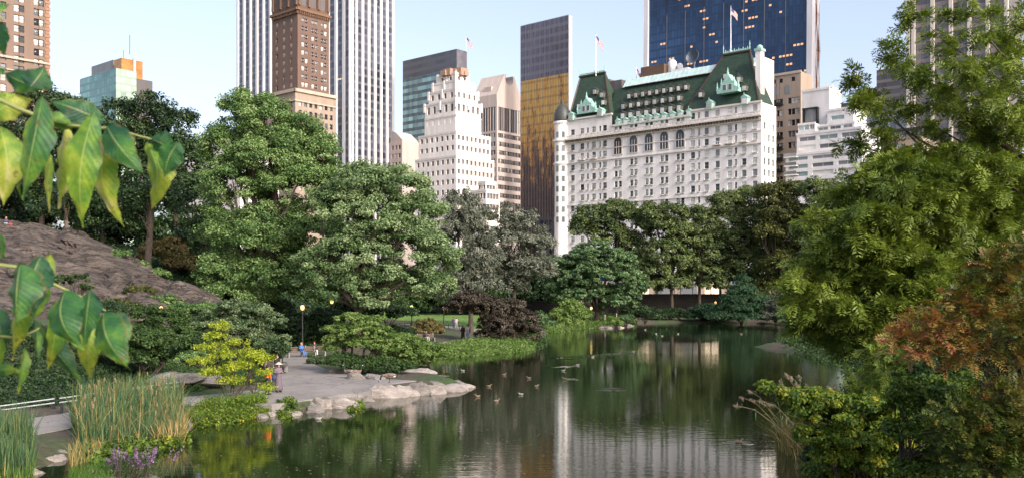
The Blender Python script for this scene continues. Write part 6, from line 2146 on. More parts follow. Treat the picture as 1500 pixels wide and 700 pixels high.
# sumac
dS = 23.0
def sumac(name, label, base_px, blist, mat, seed, tone0, n):
    rng = np.random.default_rng(seed)
    b = np.array(base_at(base_px, dS + 1))
    rt = thing(name, label, 'shrub', b, None)
    bl = blobs_px(dS, blist)
    c = np.array([q[0] for q in bl])
    r = np.array([q[1] for q in bl])
    w = (r[:, 0] * r[:, 2])
    k = rng.choice(len(bl), n, p=w / w.sum())
    d = unit(rng.normal(size=(n, 3)) + np.array((0, -0.35, 0.35)))
    B = c[k] + d * r[k] * rng.uniform(0.55, 1.0, (n, 1))
    dirs = unit(d * np.array((1, 1, 0.35)) + rng.normal(size=(n, 3)) * 0.35 + np.array((-0.35, -0.25, 0.05)))
    kt = tone0[k] if hasattr(tone0, '__len__') else np.full(n, tone0)
    T = np.clip(kt + rng.normal(size=n) * 0.2, 0, 1)
    V, tone = fronds(rng, B, dirs, rng.uniform(0.32, 0.55, n), 8, 0.12, 0.045, 0.18, T)
    npmesh('foliage', V, np.arange(len(V)).reshape(-1, 4), M[mat], rt, {'tone': np.repeat(tone, 4)})
    mb = MB()
    for q in range(9):
        top = b + (c[rng.integers(len(c))] - b) * rng.uniform(0.45, 0.6) + rng.normal(size=3) * 0.15
        limb(mb, b + rng.normal(size=3) * np.array((0.4, 0.3, 0)) - UP * 0.2, top, 0.05, 0.03, rng, 0.05)
        for e in rng.choice(n, 16, replace=False):
            if np.linalg.norm(B[e] - top) < 2.2:
                limb(mb, top, B[e], 0.022, 0.007, rng, 0.08, 4, 4)
    mb.build('stem', M['bark'], rt, smooth=True)
sumac('sumac_bush', 'sumac bush turning orange and rust red before the cypress', 1470, [(1325, 505, 34, 16), (1360, 480, 38, 18), (1390, 505, 40, 20), (1400, 455, 36, 20), (1430, 430, 36, 20), (1450, 475, 46, 26), (1460, 395, 34, 22), (1490, 420, 36, 28), (1495, 372, 30, 20), (1500, 480, 40, 30), (1420, 520, 40, 16), (1480, 525, 36, 16)],
      'sumac', 201, np.array([0.75, 0.7, 0.62, 0.62, 0.4, 0.45, 0.36, 0.34, 0.3, 0.38, 0.55, 0.4]), 1150)
sumac('sumac_bush', 'lower olive green sumac bush in the corner with rusty tips', 1475, [(1400, 610, 34, 16), (1440, 600, 36, 20), (1480, 580, 36, 22), (1415, 640, 44, 20), (1465, 640, 50, 26), (1500, 620, 40, 30), (1440, 680, 60, 22), (1500, 680, 40, 30)],
      'sumac_green', 202, np.array([0.5, 0.55, 0.7, 0.4, 0.5, 0.55, 0.4, 0.5]), 1100)


def rplant(name, label, px, d, bl, mat, seed, leaf, cat='shrub', **kw):
    return plant(name, label, cat, base_at(px, d), blobs_px(d, bl), mat, leaf=leaf, seed=seed, trunk_r=0.05, trunks=5, limbs=8, stem='stem', crown='foliage', **kw)
rplant('vine_thicket', 'bright green vine thicket with yellowing leaves hanging to the water', 1240, 29, [(1130, 568, 22, 8), (1165, 580, 30, 12), (1205, 585, 36, 14), (1170, 600, 26, 12), (1215, 612, 46, 18), (1270, 600, 40, 22), (1310, 620, 40, 24), (1250, 640, 60, 22), (1330, 650, 46, 22), (1195, 635, 30, 16), (1225, 665, 36, 18), (1285, 675, 44, 20), (1360, 620, 40, 22)], 'vine', 203, (0.13, 0.07),
       cover=1.5, clump=0.28, per=50, droop=0.9, squash=0.6, tone_spread=0.34, bright=0.1)
rplant('vine_thicket', 'shaded dark underside of greenery hanging below the vine thicket', 1290, 31, [(1205, 665, 26, 16), (1250, 685, 50, 20), (1320, 690, 60, 24), (1390, 690, 50, 30), (1370, 640, 50, 26), (1280, 640, 60, 20), (1260, 715, 60, 20)], 'mid', 204, (0.12, 0.06), cover=1.5, clump=0.28, per=50, droop=0.9, tone_spread=0.4, bright=-0.1)
rplant('low_brush', 'dark brush filling the water edge under the vine thicket', 1330, 30, [(1215, 690, 34, 16), (1260, 705, 50, 18), (1320, 700, 60, 24), (1390, 700, 60, 28), (1450, 705, 60, 30), (1345, 665, 40, 18)], 'vine', 209, (0.12, 0.06), cover=1.3, clump=0.28, per=50, droop=0.8, tone_spread=0.35, bright=0.0)
rplant('dark_creeper', 'dark green creeper climbing the open stems of the sumac', 1330, 25.5, [(1320, 565, 16, 22), (1335, 595, 20, 18), (1310, 590, 14, 14), (1380, 575, 50, 20), (1440, 565, 46, 18), (1350, 630, 50, 26), (1400, 650, 50, 26), (1370, 690, 60, 26)], 'vine', 205, (0.1, 0.07), cover=1.1, clump=0.3, per=40, bright=-0.22)
rplant('evergreen_backdrop_shrub', 'dark green shrub filling the shade behind the sumac stems', 1450, 29, [(1400, 545, 60, 34), (1470, 520, 50, 50), (1500, 580, 50, 50), (1380, 600, 50, 30), (1440, 640, 60, 40)], 'mid', 206, (0.16, 0.09), cover=1.3, clump=0.25, per=60)
cy2 = []
bb = np.array(base_at(1330, 38))
for k in range(46):
    px, py = 1235 + rng.random() * 150, rng.uniform(515, 595)
    cy2.append((bb + UP * rng.uniform(0.8, 3.0), P(px, py, 36 + rng.uniform(-3, 3)), 0.8))
feather_tree('cypress_sapling', 'olive feathery cypress sapling between the sumac and the vine thicket', 'shrub', bb, cy2, 'cypress', 207, bb + UP * 4.2, 0.09, spray=(0.5, 7, 0.16, 0.04), n_spray=130, tone0=0.2, droop=0.2)
# phragmites
ph = thing('plumed_reed', 'leaning stand of plumed reeds reaching out over the pond from the vine thicket', 'reeds', G(1185, 672, 0.0))
c0 = G(1190, 668, 0.0)
mb = MB()
plv, plo = [], []
lv, lo_ = [], []
tips = [(1075, 592), (1083, 580), (1098, 583), (1112, 585), (1122, 590), (1142, 555), (1150, 545), (1158, 550), (1165, 560), (1175, 572), (1190, 570), (1205, 575), (1215, 565), (1225, 560), (1132, 565), (1095, 570), (1180, 560), (1170, 548), (1145, 572), (1230, 572)]
for k, (px, py) in enumerate(tips):
    dd = 33 + rng.uniform(-1.5, 2.5)
    tp = P(px, py, dd)
    b0 = c0 + np.array((rng.normal() * 0.35, rng.normal() * 0.5 + 0.5, -0.2))
    mid = (b0 + tp) / 2 + UP * 0.35
    pts = [b0, b0 * 0.6 + mid * 0.4 + UP * 0.1, mid, mid * 0.5 + tp * 0.5 + UP * 0.18, tp]
    mb.tube(pts, [0.014, 0.013, 0.011, 0.008, 0.004], 4, 0, False)
    dr_ = unit((tp - pts[3])[None])[0]
    for j in range(90):
        t = rng.random()
        plv.append(tp - dr_ * 0.32 * t + rng.normal(size=3) * 0.035 * (0.3 + t) - UP * 0.03)
        plo.append(dr_)
    for j in range(9):
        t = rng.uniform(0.3, 0.95)
        kk = min(3, int(t * 4))
        q = pts[kk] + (pts[kk + 1] - pts[kk]) * (t * 4 - kk)
        lv.append(q)
        lo_.append(unit((dr_ + rng.normal(size=3) * 0.7)[None])[0])
mb.build('stem', plain('dry_stem', (0.3, 0.23, 0.13), 0.9), ph)
plv = np.array(plv)
V = leaf_quads(rng, plv, np.array(plo), 0.09, 0.018, 0.2, 0.0)
npmesh('plume', V, np.arange(len(V)).reshape(-1, 4), M['plume'], ph, {'tone': np.repeat(rng.random(len(plv)), 4)})
lv, lo_ = np.array(lv), np.array(lo_)
sd_ = unit(np.cross(lo_, rng.normal(size=lo_.shape)))
Lf = rng.uniform(0.3, 0.55, (len(lv), 1))
V = np.stack([lv, lv + lo_ * Lf * 0.45 + sd_ * 0.018 + UP * 0.03, lv + lo_ * Lf - UP * 0.12, lv + lo_ * Lf * 0.45 - sd_ * 0.018 + UP * 0.03], 1).reshape(-1, 3)
npmesh('leaf_blades', V, np.arange(len(V)).reshape(-1, 4), M['reed'], ph, {'tone': np.repeat(np.clip(rng.normal(size=len(lv)) * 0.2 + 0.35, 0, 1), 4)})['kind'] = 'stuff'
qd = np.stack([rng.uniform(c0[0] - 0.9, c0[0] + 1.2, 420), rng.uniform(c0[1] - 0.8, c0[1] + 1.6, 420)], -1)
blades('dry_reeds', 'dead tan reed stalks at the water below the plumed reeds', qd, np.full(420, -0.1), 1.5, 0.03, 'reed', 208, 0.5, tone=np.clip(rng.normal(size=420) * 0.12 + 0.9, 0, 1), dirn=(-0.6, -0.2, 0))
cover_leaves('bank_plants', 'tangled low growth on the near bank under the sumac', [(9.9, 20), (30, 20), (34, 60), (24, 64), (14, 46), (11, 36)], 1500, 0.7, (0.2, 0.1), 'mid', 28, 0.4)
# ------------------------------------------------------------ people
def skinmesh(name, J, edges, rad, mat, parent, sub=1):
    keys = [k for k in J if any(k in e for e in edges)]
    me = bpy.data.meshes.new('tmp_skin')
    me.from_pydata([tuple(J[k]) for k in keys], [(keys.index(a), keys.index(b)) for a, b in edges], [])
    ob = bpy.data.objects.new('tmp_skin', me)
    COL.objects.link(ob)
    ob.modifiers.new('skin', 'SKIN')
    sv = me.skin_vertices[0].data
    for i, k in enumerate(keys):
        r = rad[k] if isinstance(rad[k], (tuple, list)) else (rad[k], rad[k])
        sv[i].radius = r
        sv[i].use_root = (i == 0)
    s = ob.modifiers.new('sub', 'SUBSURF')
    s.levels = s.render_levels = sub
    dg = bpy.context.evaluated_depsgraph_get()
    new = bpy.data.meshes.new_from_object(ob.evaluated_get(dg))
    bpy.data.objects.remove(ob)
    new.name = name
    new.materials.clear()
    new.materials.append(mat)
    new.polygons.foreach_set('use_smooth', np.ones(len(new.polygons), bool))
    return link_mesh(name, new, parent)


_cm = {}


def cloth(c):
    if c not in _cm:
        _cm[c] = plain('cloth_%d' % len(_cm), c, 0.85, var=0.15, scale=8)
    return _cm[c]


SKIN = plain('skin', (0.45, 0.27, 0.19), 0.55, var=0.08)


def person(label, loc, heading, pose='stand', top=(0.1, 0.1, 0.12), bottom=(0.05, 0.06, 0.1), hair=(0.03, 0.02, 0.015), H=1.68, robe=False, hat=None, long_hair=False, group=None, hold=None):
    loc = np.asarray(loc, float)
    rt = thing('person', label, 'person', loc, group, R(heading))
    k = H / 1.7
    dz = 0.0
    J = dict(pelvis=(0, 0, .95), waist=(0, .0, 1.08), chest=(0, .01, 1.3), neck=(0, 0, 1.47), jaw=(0, -.025, 1.54), head=(0, -.005, 1.62), crown=(0, .0, 1.69), nose=(0, -.125, 1.585))
    for s, n in ((-1, 'l'), (1, 'r')):
        J['sh' + n] = (s * .17, 0, 1.40)
        if pose in ('hold', 'sit'):
            J['el' + n] = (s * .22, -.02, 1.15)
            J['wr' + n] = (s * .1, -.24, 1.2)
            J['ha' + n] = (s * .05, -.31, 1.24)
        elif pose == 'walk':
            J['el' + n] = (s * .23, s * .06, 1.14)
            J['wr' + n] = (s * .23, s * .12 - .06, .92)
            J['ha' + n] = (s * .22, s * .13 - .1, .83)
        else:
            J['el' + n] = (s * .23, .02, 1.14)
            J['wr' + n] = (s * .22, -.05, .91)
            J['ha' + n] = (s * .21, -.08, .82)
        # thumb and four fingers, short unequal chains rooted in the palm
        h_ = np.array(J['ha' + n])
        w_ = np.array(J['wr' + n])
        fd = (h_ - w_) / np.linalg.norm(h_ - w_)
        for q, (off, ln) in enumerate(((-.03, .075), (-.01, .085), (.01, .08), (.03, .065))):
            J['f%d%s' % (q, n)] = tuple(h_ + np.array((0, off, 0)) + fd * ln + np.array((-s * .02, 0, 0)))
        J['th' + n] = tuple(h_ + np.array((-s * .045, -.02, -.0)) + fd * .02)
        J['hip' + n] = (s * .09, 0, .91)
        if pose == 'sit':
            J['hip' + n] = (s * .09, -.03, .93)
            J['kn' + n] = (s * .11, -.44, .95)
            J['an' + n] = (s * .11, -.5, .53)
            J['to' + n] = (s * .11, -.66, .49)
        elif pose == 'walk':
            J['kn' + n] = (s * .09, -.1 if s > 0 else .02, .5)
            J['an' + n] = (s * .09, -.16 if s > 0 else .26, .09 if s > 0 else .14)
            J['to' + n] = (s * .09, -.32 if s > 0 else .13, .05)
        else:
            J['kn' + n] = (s * .1, -.02, .5)
            J['an' + n] = (s * .1, .02, .09)
            J['to' + n] = (s * .11, -.14, .045)
    if pose == 'sit':
        dz = -.45
    J = {a: (b[0] * k, b[1] * k, (b[2] + dz) * k) for a, b in J.items()}
    rad = dict(pelvis=(.15, .11), waist=(.13, .095), chest=(.16, .11), neck=.055, jaw=.07, head=(.082, .1), crown=.06, nose=.014)
    for n in 'lr':
        rad.update({'sh' + n: .065, 'el' + n: .042, 'wr' + n: .028, 'ha' + n: .034, 'hip' + n: .09, 'kn' + n: .058, 'an' + n: .04, 'to' + n: .035, 'th' + n: .011})
        for q in range(4):
            rad['f%d%s' % (q, n)] = .009
    rad = {a: (tuple(x * k for x in b) if isinstance(b, tuple) else b * k) for a, b in rad.items()}
    E = [('pelvis', 'waist'), ('waist', 'chest'), ('chest', 'neck'), ('neck', 'jaw'), ('jaw', 'head'), ('head', 'crown'), ('jaw', 'nose')]
    T = [('pelvis', 'waist'), ('waist', 'chest'), ('chest', 'neck')]
    B = [('waist', 'pelvis')]
    for n in 'lr':
        arm = [('chest', 'sh' + n), ('sh' + n, 'el' + n), ('el' + n, 'wr' + n)]
        E += arm + [('wr' + n, 'ha' + n), ('ha' + n, 'th' + n)] + [('ha' + n, 'f%d%s' % (q, n)) for q in range(4)]
        T += arm
        leg = [('pelvis', 'hip' + n), ('hip' + n, 'kn' + n), ('kn' + n, 'an' + n)]
        E += leg + [('an' + n, 'to' + n)]
        B += leg
    skinmesh('body', J, E, rad, SKIN, rt)
    up = lambda r, m, a=0.0: {q: (tuple(x * m + a for x in v) if isinstance(v, tuple) else v * m + a) for q, v in r.items()}
    rt_top = up(rad, 1.12, .012)
    rt_top['neck'] = .06 * k
    skinmesh('jacket', J, T, rt_top, cloth(top), rt)
    if robe:
        mb = MB()
        z0 = .12 * k
        mb.lathe((0, 0, 0), [(.25 * k, z0), (.24 * k, .3 * k), (.2 * k, .7 * k), (.17 * k, 1.0 * k), (.165 * k, 1.2 * k)], 14)
        mb.build('skirt', cloth(bottom), rt, smooth=True, local=True)
    else:
        skinmesh('trousers', J, B, up(rad, 1.1, .012), cloth(bottom), rt)
    mb = MB()
    for n in 'lr':
        a, t_ = np.array(J['an' + n]), np.array(J['to' + n])
        mb.tube([a + UP * .03, a - UP * .02, (a + t_) / 2 - UP * .02, t_ - UP * .01], [.05, .055, .055, .045], 7)
    mb.build('shoes', cloth((0.04, 0.035, 0.035)), rt, smooth=True, local=True)
    hd = np.array(J['head'])
    mb = MB()
    mb.ell(hd + np.array((0, .022, .035)) * k, (.1 * k, .108 * k, .098 * k), 10, 6)
    if long_hair:
        mb.ell(hd + np.array((0, .07, -.08)) * k, (.095 * k, .06 * k, .19 * k), 10, 6)
    mb.build('hair', cloth(hair), rt, smooth=True, local=True)
    if hat:
        MB().lathe(hd + np.array((0, 0, .05)) * k, [(.24 * k, 0), (.23 * k, .015), (.12 * k, .07 * k), (.02, .14 * k)], 14).build('hat', cloth(hat), rt, smooth=True, local=True)
    if hold:
        h_ = (np.array(J['hal']) + np.array(J['har'])) / 2
        tag(MB().obox(h_ + np.array((0, -.06, .05)), (.075, 0, 0), (0, .008, .003), (0, -.02, .06)).build(hold[0], cloth(hold[2]), None, local=True), hold[1], hold[0].replace('_', ' '))
        o = bpy.data.objects[-1] if False else None
    return rt


def on_ground(px, d):
    x = (px - CX) / F * d
    return np.array((x, d, hz(x, d)))


def on_plaza(px, py, z=PZ):
    return G(px, py, z)


person('person standing in an orange top and dark trousers behind the yellow shrub', on_plaza(392, 578), 150, 'stand', (0.75, 0.16, 0.02), (0.03, 0.03, 0.035), H=1.62)
person('person in a mauve robe and pale hat looking down at their hands', on_plaza(408, 574), 40, 'hold', (0.15, 0.115, 0.145), (0.13, 0.1, 0.125), robe=True, hat=(0.5, 0.45, 0.4), H=1.62)
tag(MB().ell(on_plaza(402, 574) + np.array((0, -0.1, 0.85)), (0.14, 0.1, 0.17), 10, 6).build('shoulder_bag', cloth((0.04, 0.05, 0.12))), 'dark blue shoulder bag on the hip of the person in the mauve robe', 'bag')


def bench(label, c, heading, L=2.4):
    rt = thing('park_bench', label, 'bench', c, 'benches', R(heading))
    wood = M['bench_wood']
    for k in range(5):
        y = -0.42 + k * 0.1
        MB().box(-L / 2, L / 2, y - 0.04, y + 0.04, 0.42, 0.46).build('seat_slat', wood, rt, local=True)
    for k in range(3):
        z = 0.56 + k * 0.13
        MB().obox((0, 0.08 + k * 0.04, z), (L / 2, 0, 0), (0, 0.018, 0), (0, 0, 0.05)).build('back_slat', wood, rt, local=True)
    n = max(2, int(L / 1.2) + 1)
    for k in range(n):
        x = -L / 2 + 0.15 + (L - 0.3) * k / (n - 1)
        MB().box(x - 0.05, x + 0.05, -0.46, 0.04, 0.0, 0.41).box(x - 0.05, x + 0.05, 0.02, 0.06, 0.41, 0.9).build('leg', M['bench_leg'], rt, local=True)
        MB().tube([(x, 0.05, 0.64), (x, -0.3, 0.66), (x, -0.44, 0.62), (x, -0.44, 0.46)], 0.025, 5).build('armrest', M['dark_metal'], rt, local=True)
    return rt


M['bench_wood'] = plain('bench_wood', (0.11, 0.075, 0.05), 0.7, var=0.3, scale=6)
M['bench_leg'] = plain('bench_concrete', (0.25, 0.24, 0.22), 0.9)
bA = on_plaza(440, 522.5)
bench('bench under the dark shrub where the person in blue sits', bA + np.array((0, 0.35, 0)), 25, 2.6)
person('person in a blue dress sitting on the bench with blonde hair and legs stretched out', bA + np.array((0.05, 0.2, 0)), 50, 'sit', (0.05, 0.16, 0.45), (0.05, 0.17, 0.48), (0.4, 0.25, 0.09), long_hair=True, H=1.66)
bB = on_plaza(459, 521)
bench('second bench where the red haired person in white trousers sits', bB + np.array((0.1, 0.35, 0)), 15, 2.0)
person('red haired person in a dark top and white trousers sitting on the second bench', bB + np.array((0.05, 0.2, 0)), 30, 'sit', (0.03, 0.03, 0.045), (0.6, 0.58, 0.55), (0.3, 0.06, 0.02), long_hair=True, H=1.66)
bC = on_plaza(411, 546)
bench('bench at the near edge of the plaza with a person in black', bC + np.array((-0.5, 0.2, 0)), 75, 2.4)
person('person in black with auburn hair sitting at the near edge of the plaza', bC + np.array((-0.3, 0.2, 0)), 70, 'sit', (0.015, 0.015, 0.018), (0.02, 0.02, 0.025), (0.16, 0.05, 0.03), long_hair=True, H=1.68)
person('strolling person in a long black coat next to a companion in grey', on_plaza(678, 497, 0.56), 180, 'walk', (0.012, 0.012, 0.014), (0.012, 0.012, 0.014), (0.05, 0.03, 0.025), robe=True, long_hair=True, H=1.66)
person('strolling person in a grey jacket and blue jeans next to a companion in black', on_plaza(685, 497.5, 0.56), 175, 'walk', (0.22, 0.2, 0.21), (0.1, 0.14, 0.24), (0.04, 0.03, 0.025), H=1.78)
person('distant person in dark blue standing on the lawn under the purple tree', on_ground(664.5, 146), 170, 'stand', (0.06, 0.07, 0.16), (0.05, 0.06, 0.1), H=1.7)
person('distant person in pale pink standing on the lawn under the purple tree', on_ground(668.5, 146), 200, 'walk', (0.5, 0.32, 0.34), (0.3, 0.28, 0.3), H=1.62)
bD = on_plaza(624, 500, 0.56)
bench('bench on the back path below the golden mound', bD + np.array((-0.1, 0.3, 0)), 30, 2.2)
person('person in dark clothes and pale trousers resting on the back path bench', bD + np.array((0, 0.15, 0)), 35, 'sit', (0.03, 0.035, 0.06), (0.4, 0.38, 0.36), H=1.68)
for k, (px, py, tp, bt, lb) in enumerate(((871, 471, (0.25, 0.25, 0.4), (0.2, 0.2, 0.25), 'tiny person in a bluish top standing on the far point'), (875, 471, (0.5, 0.45, 0.5), (0.3, 0.28, 0.35), 'tiny person in a pale lilac top beside the one in blue on the far point'),
                                          (886, 471.5, (0.65, 0.55, 0.5), (0.6, 0.55, 0.5), 'tiny person all in white nearest the rock on the far point'), (903, 470, (0.6, 0.58, 0.52), (0.1, 0.1, 0.1), 'tiny person in a white shirt among the bushes of the far point'))):
    q = G(px, py, 0.5)
    q[2] = max(0.4, hz(q[0], q[1]))
    person(lb, q, 150 + 40 * k, 'stand', tp, bt, H=1.68, group='people on the far point')
q = G(1175, 477, 0.5)
q[2] = max(0.35, hz(q[0], q[1]))
person('tiny person in white and blue standing at the far shore beside the cypress boughs', q, 90, 'stand', (0.65, 0.65, 0.72), (0.1, 0.13, 0.35), H=1.75)
q = P(9, 333.5, 113)
person('person with orange hair sitting on top of the outcrop', (q[0], q[1], q[2]), 20, 'sit', (0.05, 0.06, 0.12), (0.45, 0.45, 0.5), (0.5, 0.2, 0.05), H=1.68)
q = P(15.5, 333.5, 113)
tag(MB().rings([[q + np.array((a * w, b_ * w * 0.6, z)) for a, b_ in ((-1, -1), (1, -1), (1, 1), (-1, 1))] for w, z in ((0.3, -0.1), (0.34, 0.15), (0.3, 0.42), (0.18, 0.5))], 0, True)
    .tube([q + np.array((-0.15, 0, 0.48)), q + np.array((0, 0, 0.66)), q + np.array((0.15, 0, 0.48))], 0.03, 5).build('backpack', cloth((0.35, 0.06, 0.07))), 'red bag beside the person on top of the outcrop', 'bag')

# ------------------------------------------------------------ birds
BR = {'brown': plain('goose_brown', (0.16, 0.12, 0.09), 0.8, var=0.4, scale=14), 'black': plain('goose_black', (0.015, 0.015, 0.015), 0.6), 'white': plain('bird_white', (0.7, 0.68, 0.64), 0.8),
      'tan': plain('duck_tan', (0.2, 0.15, 0.11), 0.8, var=0.35, scale=20), 'green': plain('mallard_green', (0.02, 0.09, 0.05), 0.4), 'bill': plain('bill_yellow', (0.5, 0.35, 0.06), 0.5), 'grey': plain('duck_grey', (0.3, 0.28, 0.26), 0.8, var=0.25, scale=20)}


def goose(label, loc, heading, head_down=False):
    rt = thing('canada_goose', label, 'goose', loc, 'geese on the plaza', R(heading))
    mats = [BR['brown'], BR['white'], BR['black']]
    mb = MB()
    nk = [(0.3, 0, .46), (0.36, 0, .56), (0.38, 0, .72), (0.4, 0, .84), (0.45, 0, .88), (0.53, 0, .865), (0.6, 0, .85)] if not head_down else [(0.32, 0, .44), (0.44, 0, .46), (0.53, 0, .36), (0.57, 0, .22), (0.6, 0, .14), (0.65, 0, .09), (0.7, 0, .05)]
    pts = [(-.46, 0, .42), (-.36, 0, .42), (-.22, 0, .42), (0, 0, .42), (.16, 0, .43)] + nk
    rad = [.02, .07, .14, .18, .15, .095, .055, .042, .045, .052, .03, .012]
    mt = [2, 1, 0, 0, 0, 0, 2, 2, 2, 2, 2]
    mb.tube(pts, rad, 10, mt, True, (0.85, 1.0))
    mb.build('body', mats, rt, smooth=True, local=True)
    for s in (-1, 1):
        MB().tube([(.14, s * .13, .47), (0, s * .165, .48), (-.2, s * .12, .47), (-.42, s * .04, .45)], [.03, .1, .08, .015], 8, 0, True, (0.35, 1.0)).build('wing', BR['brown'], rt, smooth=True, local=True)
        MB().tube([(.02, s * .07, .28), (.0, s * .07, .12), (.02, s * .07, .01), (.1, s * .07, .005)], [.02, .012, .012, .014], 5).build('leg', BR['black'], rt, local=True)
        MB().ell((nk[4][0] + .0, s * .04, nk[4][2] - .015), (.03, .014, .03), 6, 4).build('cheek_patch', BR['white'], rt, local=True)


goose('Canada goose facing the bench sitters, the one nearer the layered shrub', on_plaza(512, 553.5), 170)
goose('Canada goose with its pale breast turned to the pond before the round boulder', on_plaza(521, 554), 20)
q = G(571, 560, 0.75)
goose('Canada goose grazing with lowered head on the rocky tip', q, 190, True)

DK = [(738, 549, 10, 'tan'), (775, 554, 190, 'tan'), (716, 566, 0, 'tan'), (700, 581, 200, 'tan'), (786, 566, 40, 'tan'), (763, 578, 160, 'grey'), (727, 588, 20, 'tan'), (825, 543, 0, 'grey'), (827, 555, 180, 'tan'),
      (846, 535, 5, 'grey'), (868, 523, 0, 'grey'), (928, 515.5, 8, 'grey'), (678, 543, 180, 'grey'), (945, 483, 0, 'grey'), (961, 489, 10, 'grey'), (970, 492, 200, 'grey'), (993, 489, 0, 'grey'), (1086, 489, 180, 'tan'), (1082, 648, 10, 'tan'), (467, 614, 20, 'grey')]
DL = ['tan duck drifting beyond the rocky tip, nearest the lush bank', 'tan duck heading for the rocky tip through dark water', 'tan duck just off the end of the rocky tip', 'tan duck close in front of the rocky tip', 'tan duck floating below the middle of the pond ripples', 'pale duck in the dim reflection below the group of tan ducks',
      'tan duck lowest of the scattered group off the rocky tip', 'pale grey duck right under the shorter wake', 'tan duck turned back toward the rocky tip under the pale grey duck', 'duck drawing the shorter white wake', 'duck crossing the long white wake at its middle', 'duck leading the long white wake out over the pond', 'pale duck by the lamp reflections near the lush bank',
      'tiny pale duck at the far end nearest the rock on the far point', 'tiny pale duck in the faint ripples before the park wall', 'tiny pale duck lowest of the far group', 'tiny pale duck at the open side of the far group', 'tiny tan duck in the dark water before the conifer', 'dark tan duck in rings of ripples beside the plumed reeds', 'white breasted duck close under the plaza boulders']
dmesh = {}
def duck_proto(kind):
    rt = thing('duck', 'duck', 'duck', (0, 0, 0), 'ducks on the pond')
    bm_ = BR[kind]
    MB().tube([(-.24, 0, .12), (-.17, 0, .085), (0, 0, .06), (.12, 0, .07), (.17, 0, .13), (.18, 0, .2), (.21, 0, .235), (.26, 0, .23), (.31, 0, .22)], [.015, .06, .105, .085, .05, .036, .045, .035, .016], 9, [0, 0, 0, 0, 0, 1, 1, 2], True, (1.0, 0.85)).build('body', [bm_, BR['green'] if kind == 'grey' else bm_, BR['bill']], rt, smooth=True, local=True)
    for s in (-1, 1):
        MB().tube([(.08, s * .08, .1), (-.04, s * .1, .11), (-.2, s * .04, .125)], [.02, .05, .01], 6, 0, True, (0.3, 1.0)).build('wing', bm_, rt, smooth=True, local=True)
    return rt
protos = {k: duck_proto(k) for k in ('tan', 'grey')}
used = set()
for (px, py, hd, kd), lb in zip(DK, DL):
    o = protos[kd] if kd not in used else copy_tree(protos[kd])
    used.add(kd)
    q = G(px, py, 0.0)
    o.location = tuple(q)
    o.rotation_euler = (0, 0, R(hd))
    o.scale = (0.68, 0.68, 0.68)
    o['label'] = lb


def wake(pts, w0, w1, h0):
    """two low crests of water trailing a swimming duck"""
    mb = MB()
    a, b_ = G(*pts[0], 0.0), G(*pts[1], 0.0)
    d = (b_ - a) / np.linalg.norm(b_ - a)
    s = np.array((-d[1], d[0], 0))
    n = 50
    rng = np.random.default_rng(3)
    for sg in (-1, 1):
        rs = []
        for k in range(n + 1):
            t = k / n
            c = a + (b_ - a) * t + s * sg * (w0 + (w1 - w0) * t)
            hh_ = h0 * (1 - 0.6 * t) * rng.uniform(0.6, 1.2)
            ww = 0.22 + 0.3 * t
            rs.append([c - s * ww + UP * 0.003, c + UP * hh_, c + s * ww + UP * 0.003])
        mb.rings(rs, 0, False, closed=False)
    tag(mb.build('water_wake', M['water'], smooth=True), kind='structure')
wake(((928, 515.5), (820, 525)), 0.15, 0.9, 0.1)
wake(((846, 535), (812, 538.5)), 0.12, 0.6, 0.05)
wake(((738, 549), (752, 549)), 0.1, 0.3, 0.05)
wake(((827, 555), (850, 555)), 0.1, 0.4, 0.05)
for cx0, cy0, rr_ in ((895, 570, 0.9), (1082, 648, 0.5),):
    c = G(cx0, cy0, 0)
    mb = MB()
    for r_ in (rr_ * 0.5, rr_ * 0.8, rr_ * 1.1):
        rs = []
        for k in range(37):
            an = 2 * PI * k / 36
            dv = np.array((math.cos(an), math.sin(an), 0))
            rs.append([c + dv * (r_ - 0.12) + UP * 0.003, c + dv * r_ + UP * 0.014, c + dv * (r_ + 0.12) + UP * 0.003])
        mb.rings(rs, 0, False, closed=False)
    tag(mb.build('water_ripple', M['water'], smooth=True), kind='structure')
# floating leaves
rng = np.random.default_rng(9)
fl_ = []
while len(fl_) < 420:
    px, py = rng.uniform(260, 1150), 510 + 190 * rng.random() ** 0.8
    q = G(px, py, 0)
    if poly_sdf(np.array([q[0]]), np.array([q[1]]), POND)[0] < -1:
        fl_.append(q + UP * 0.008)
fl_ = np.array(fl_)
an = rng.uniform(0, 2 * PI, len(fl_))
a = np.stack([np.cos(an), np.sin(an), 0 * an], -1) * rng.uniform(0.03, 0.07, (len(fl_), 1))
b_ = np.stack([-np.sin(an), np.cos(an), 0 * an], -1) * rng.uniform(0.02, 0.045, (len(fl_), 1))
V = np.stack([fl_ - a, fl_ - b_, fl_ + a, fl_ + b_], 1).reshape(-1, 3)
tag(npmesh('floating_leaves', V, np.arange(len(V)).reshape(-1, 4), M['plume'], None, {'tone': np.repeat(rng.uniform(0.3, 1, len(fl_)), 4)}), 'pale fallen leaves floating on the pond', 'leaves', kind='stuff')

# ------------------------------------------------------------ lamps, railing, low fence
M['lantern_glow'] = emit('lantern_glow', (1.0, 0.55, 0.16), 1.1, (0.5, 0.4, 0.25))


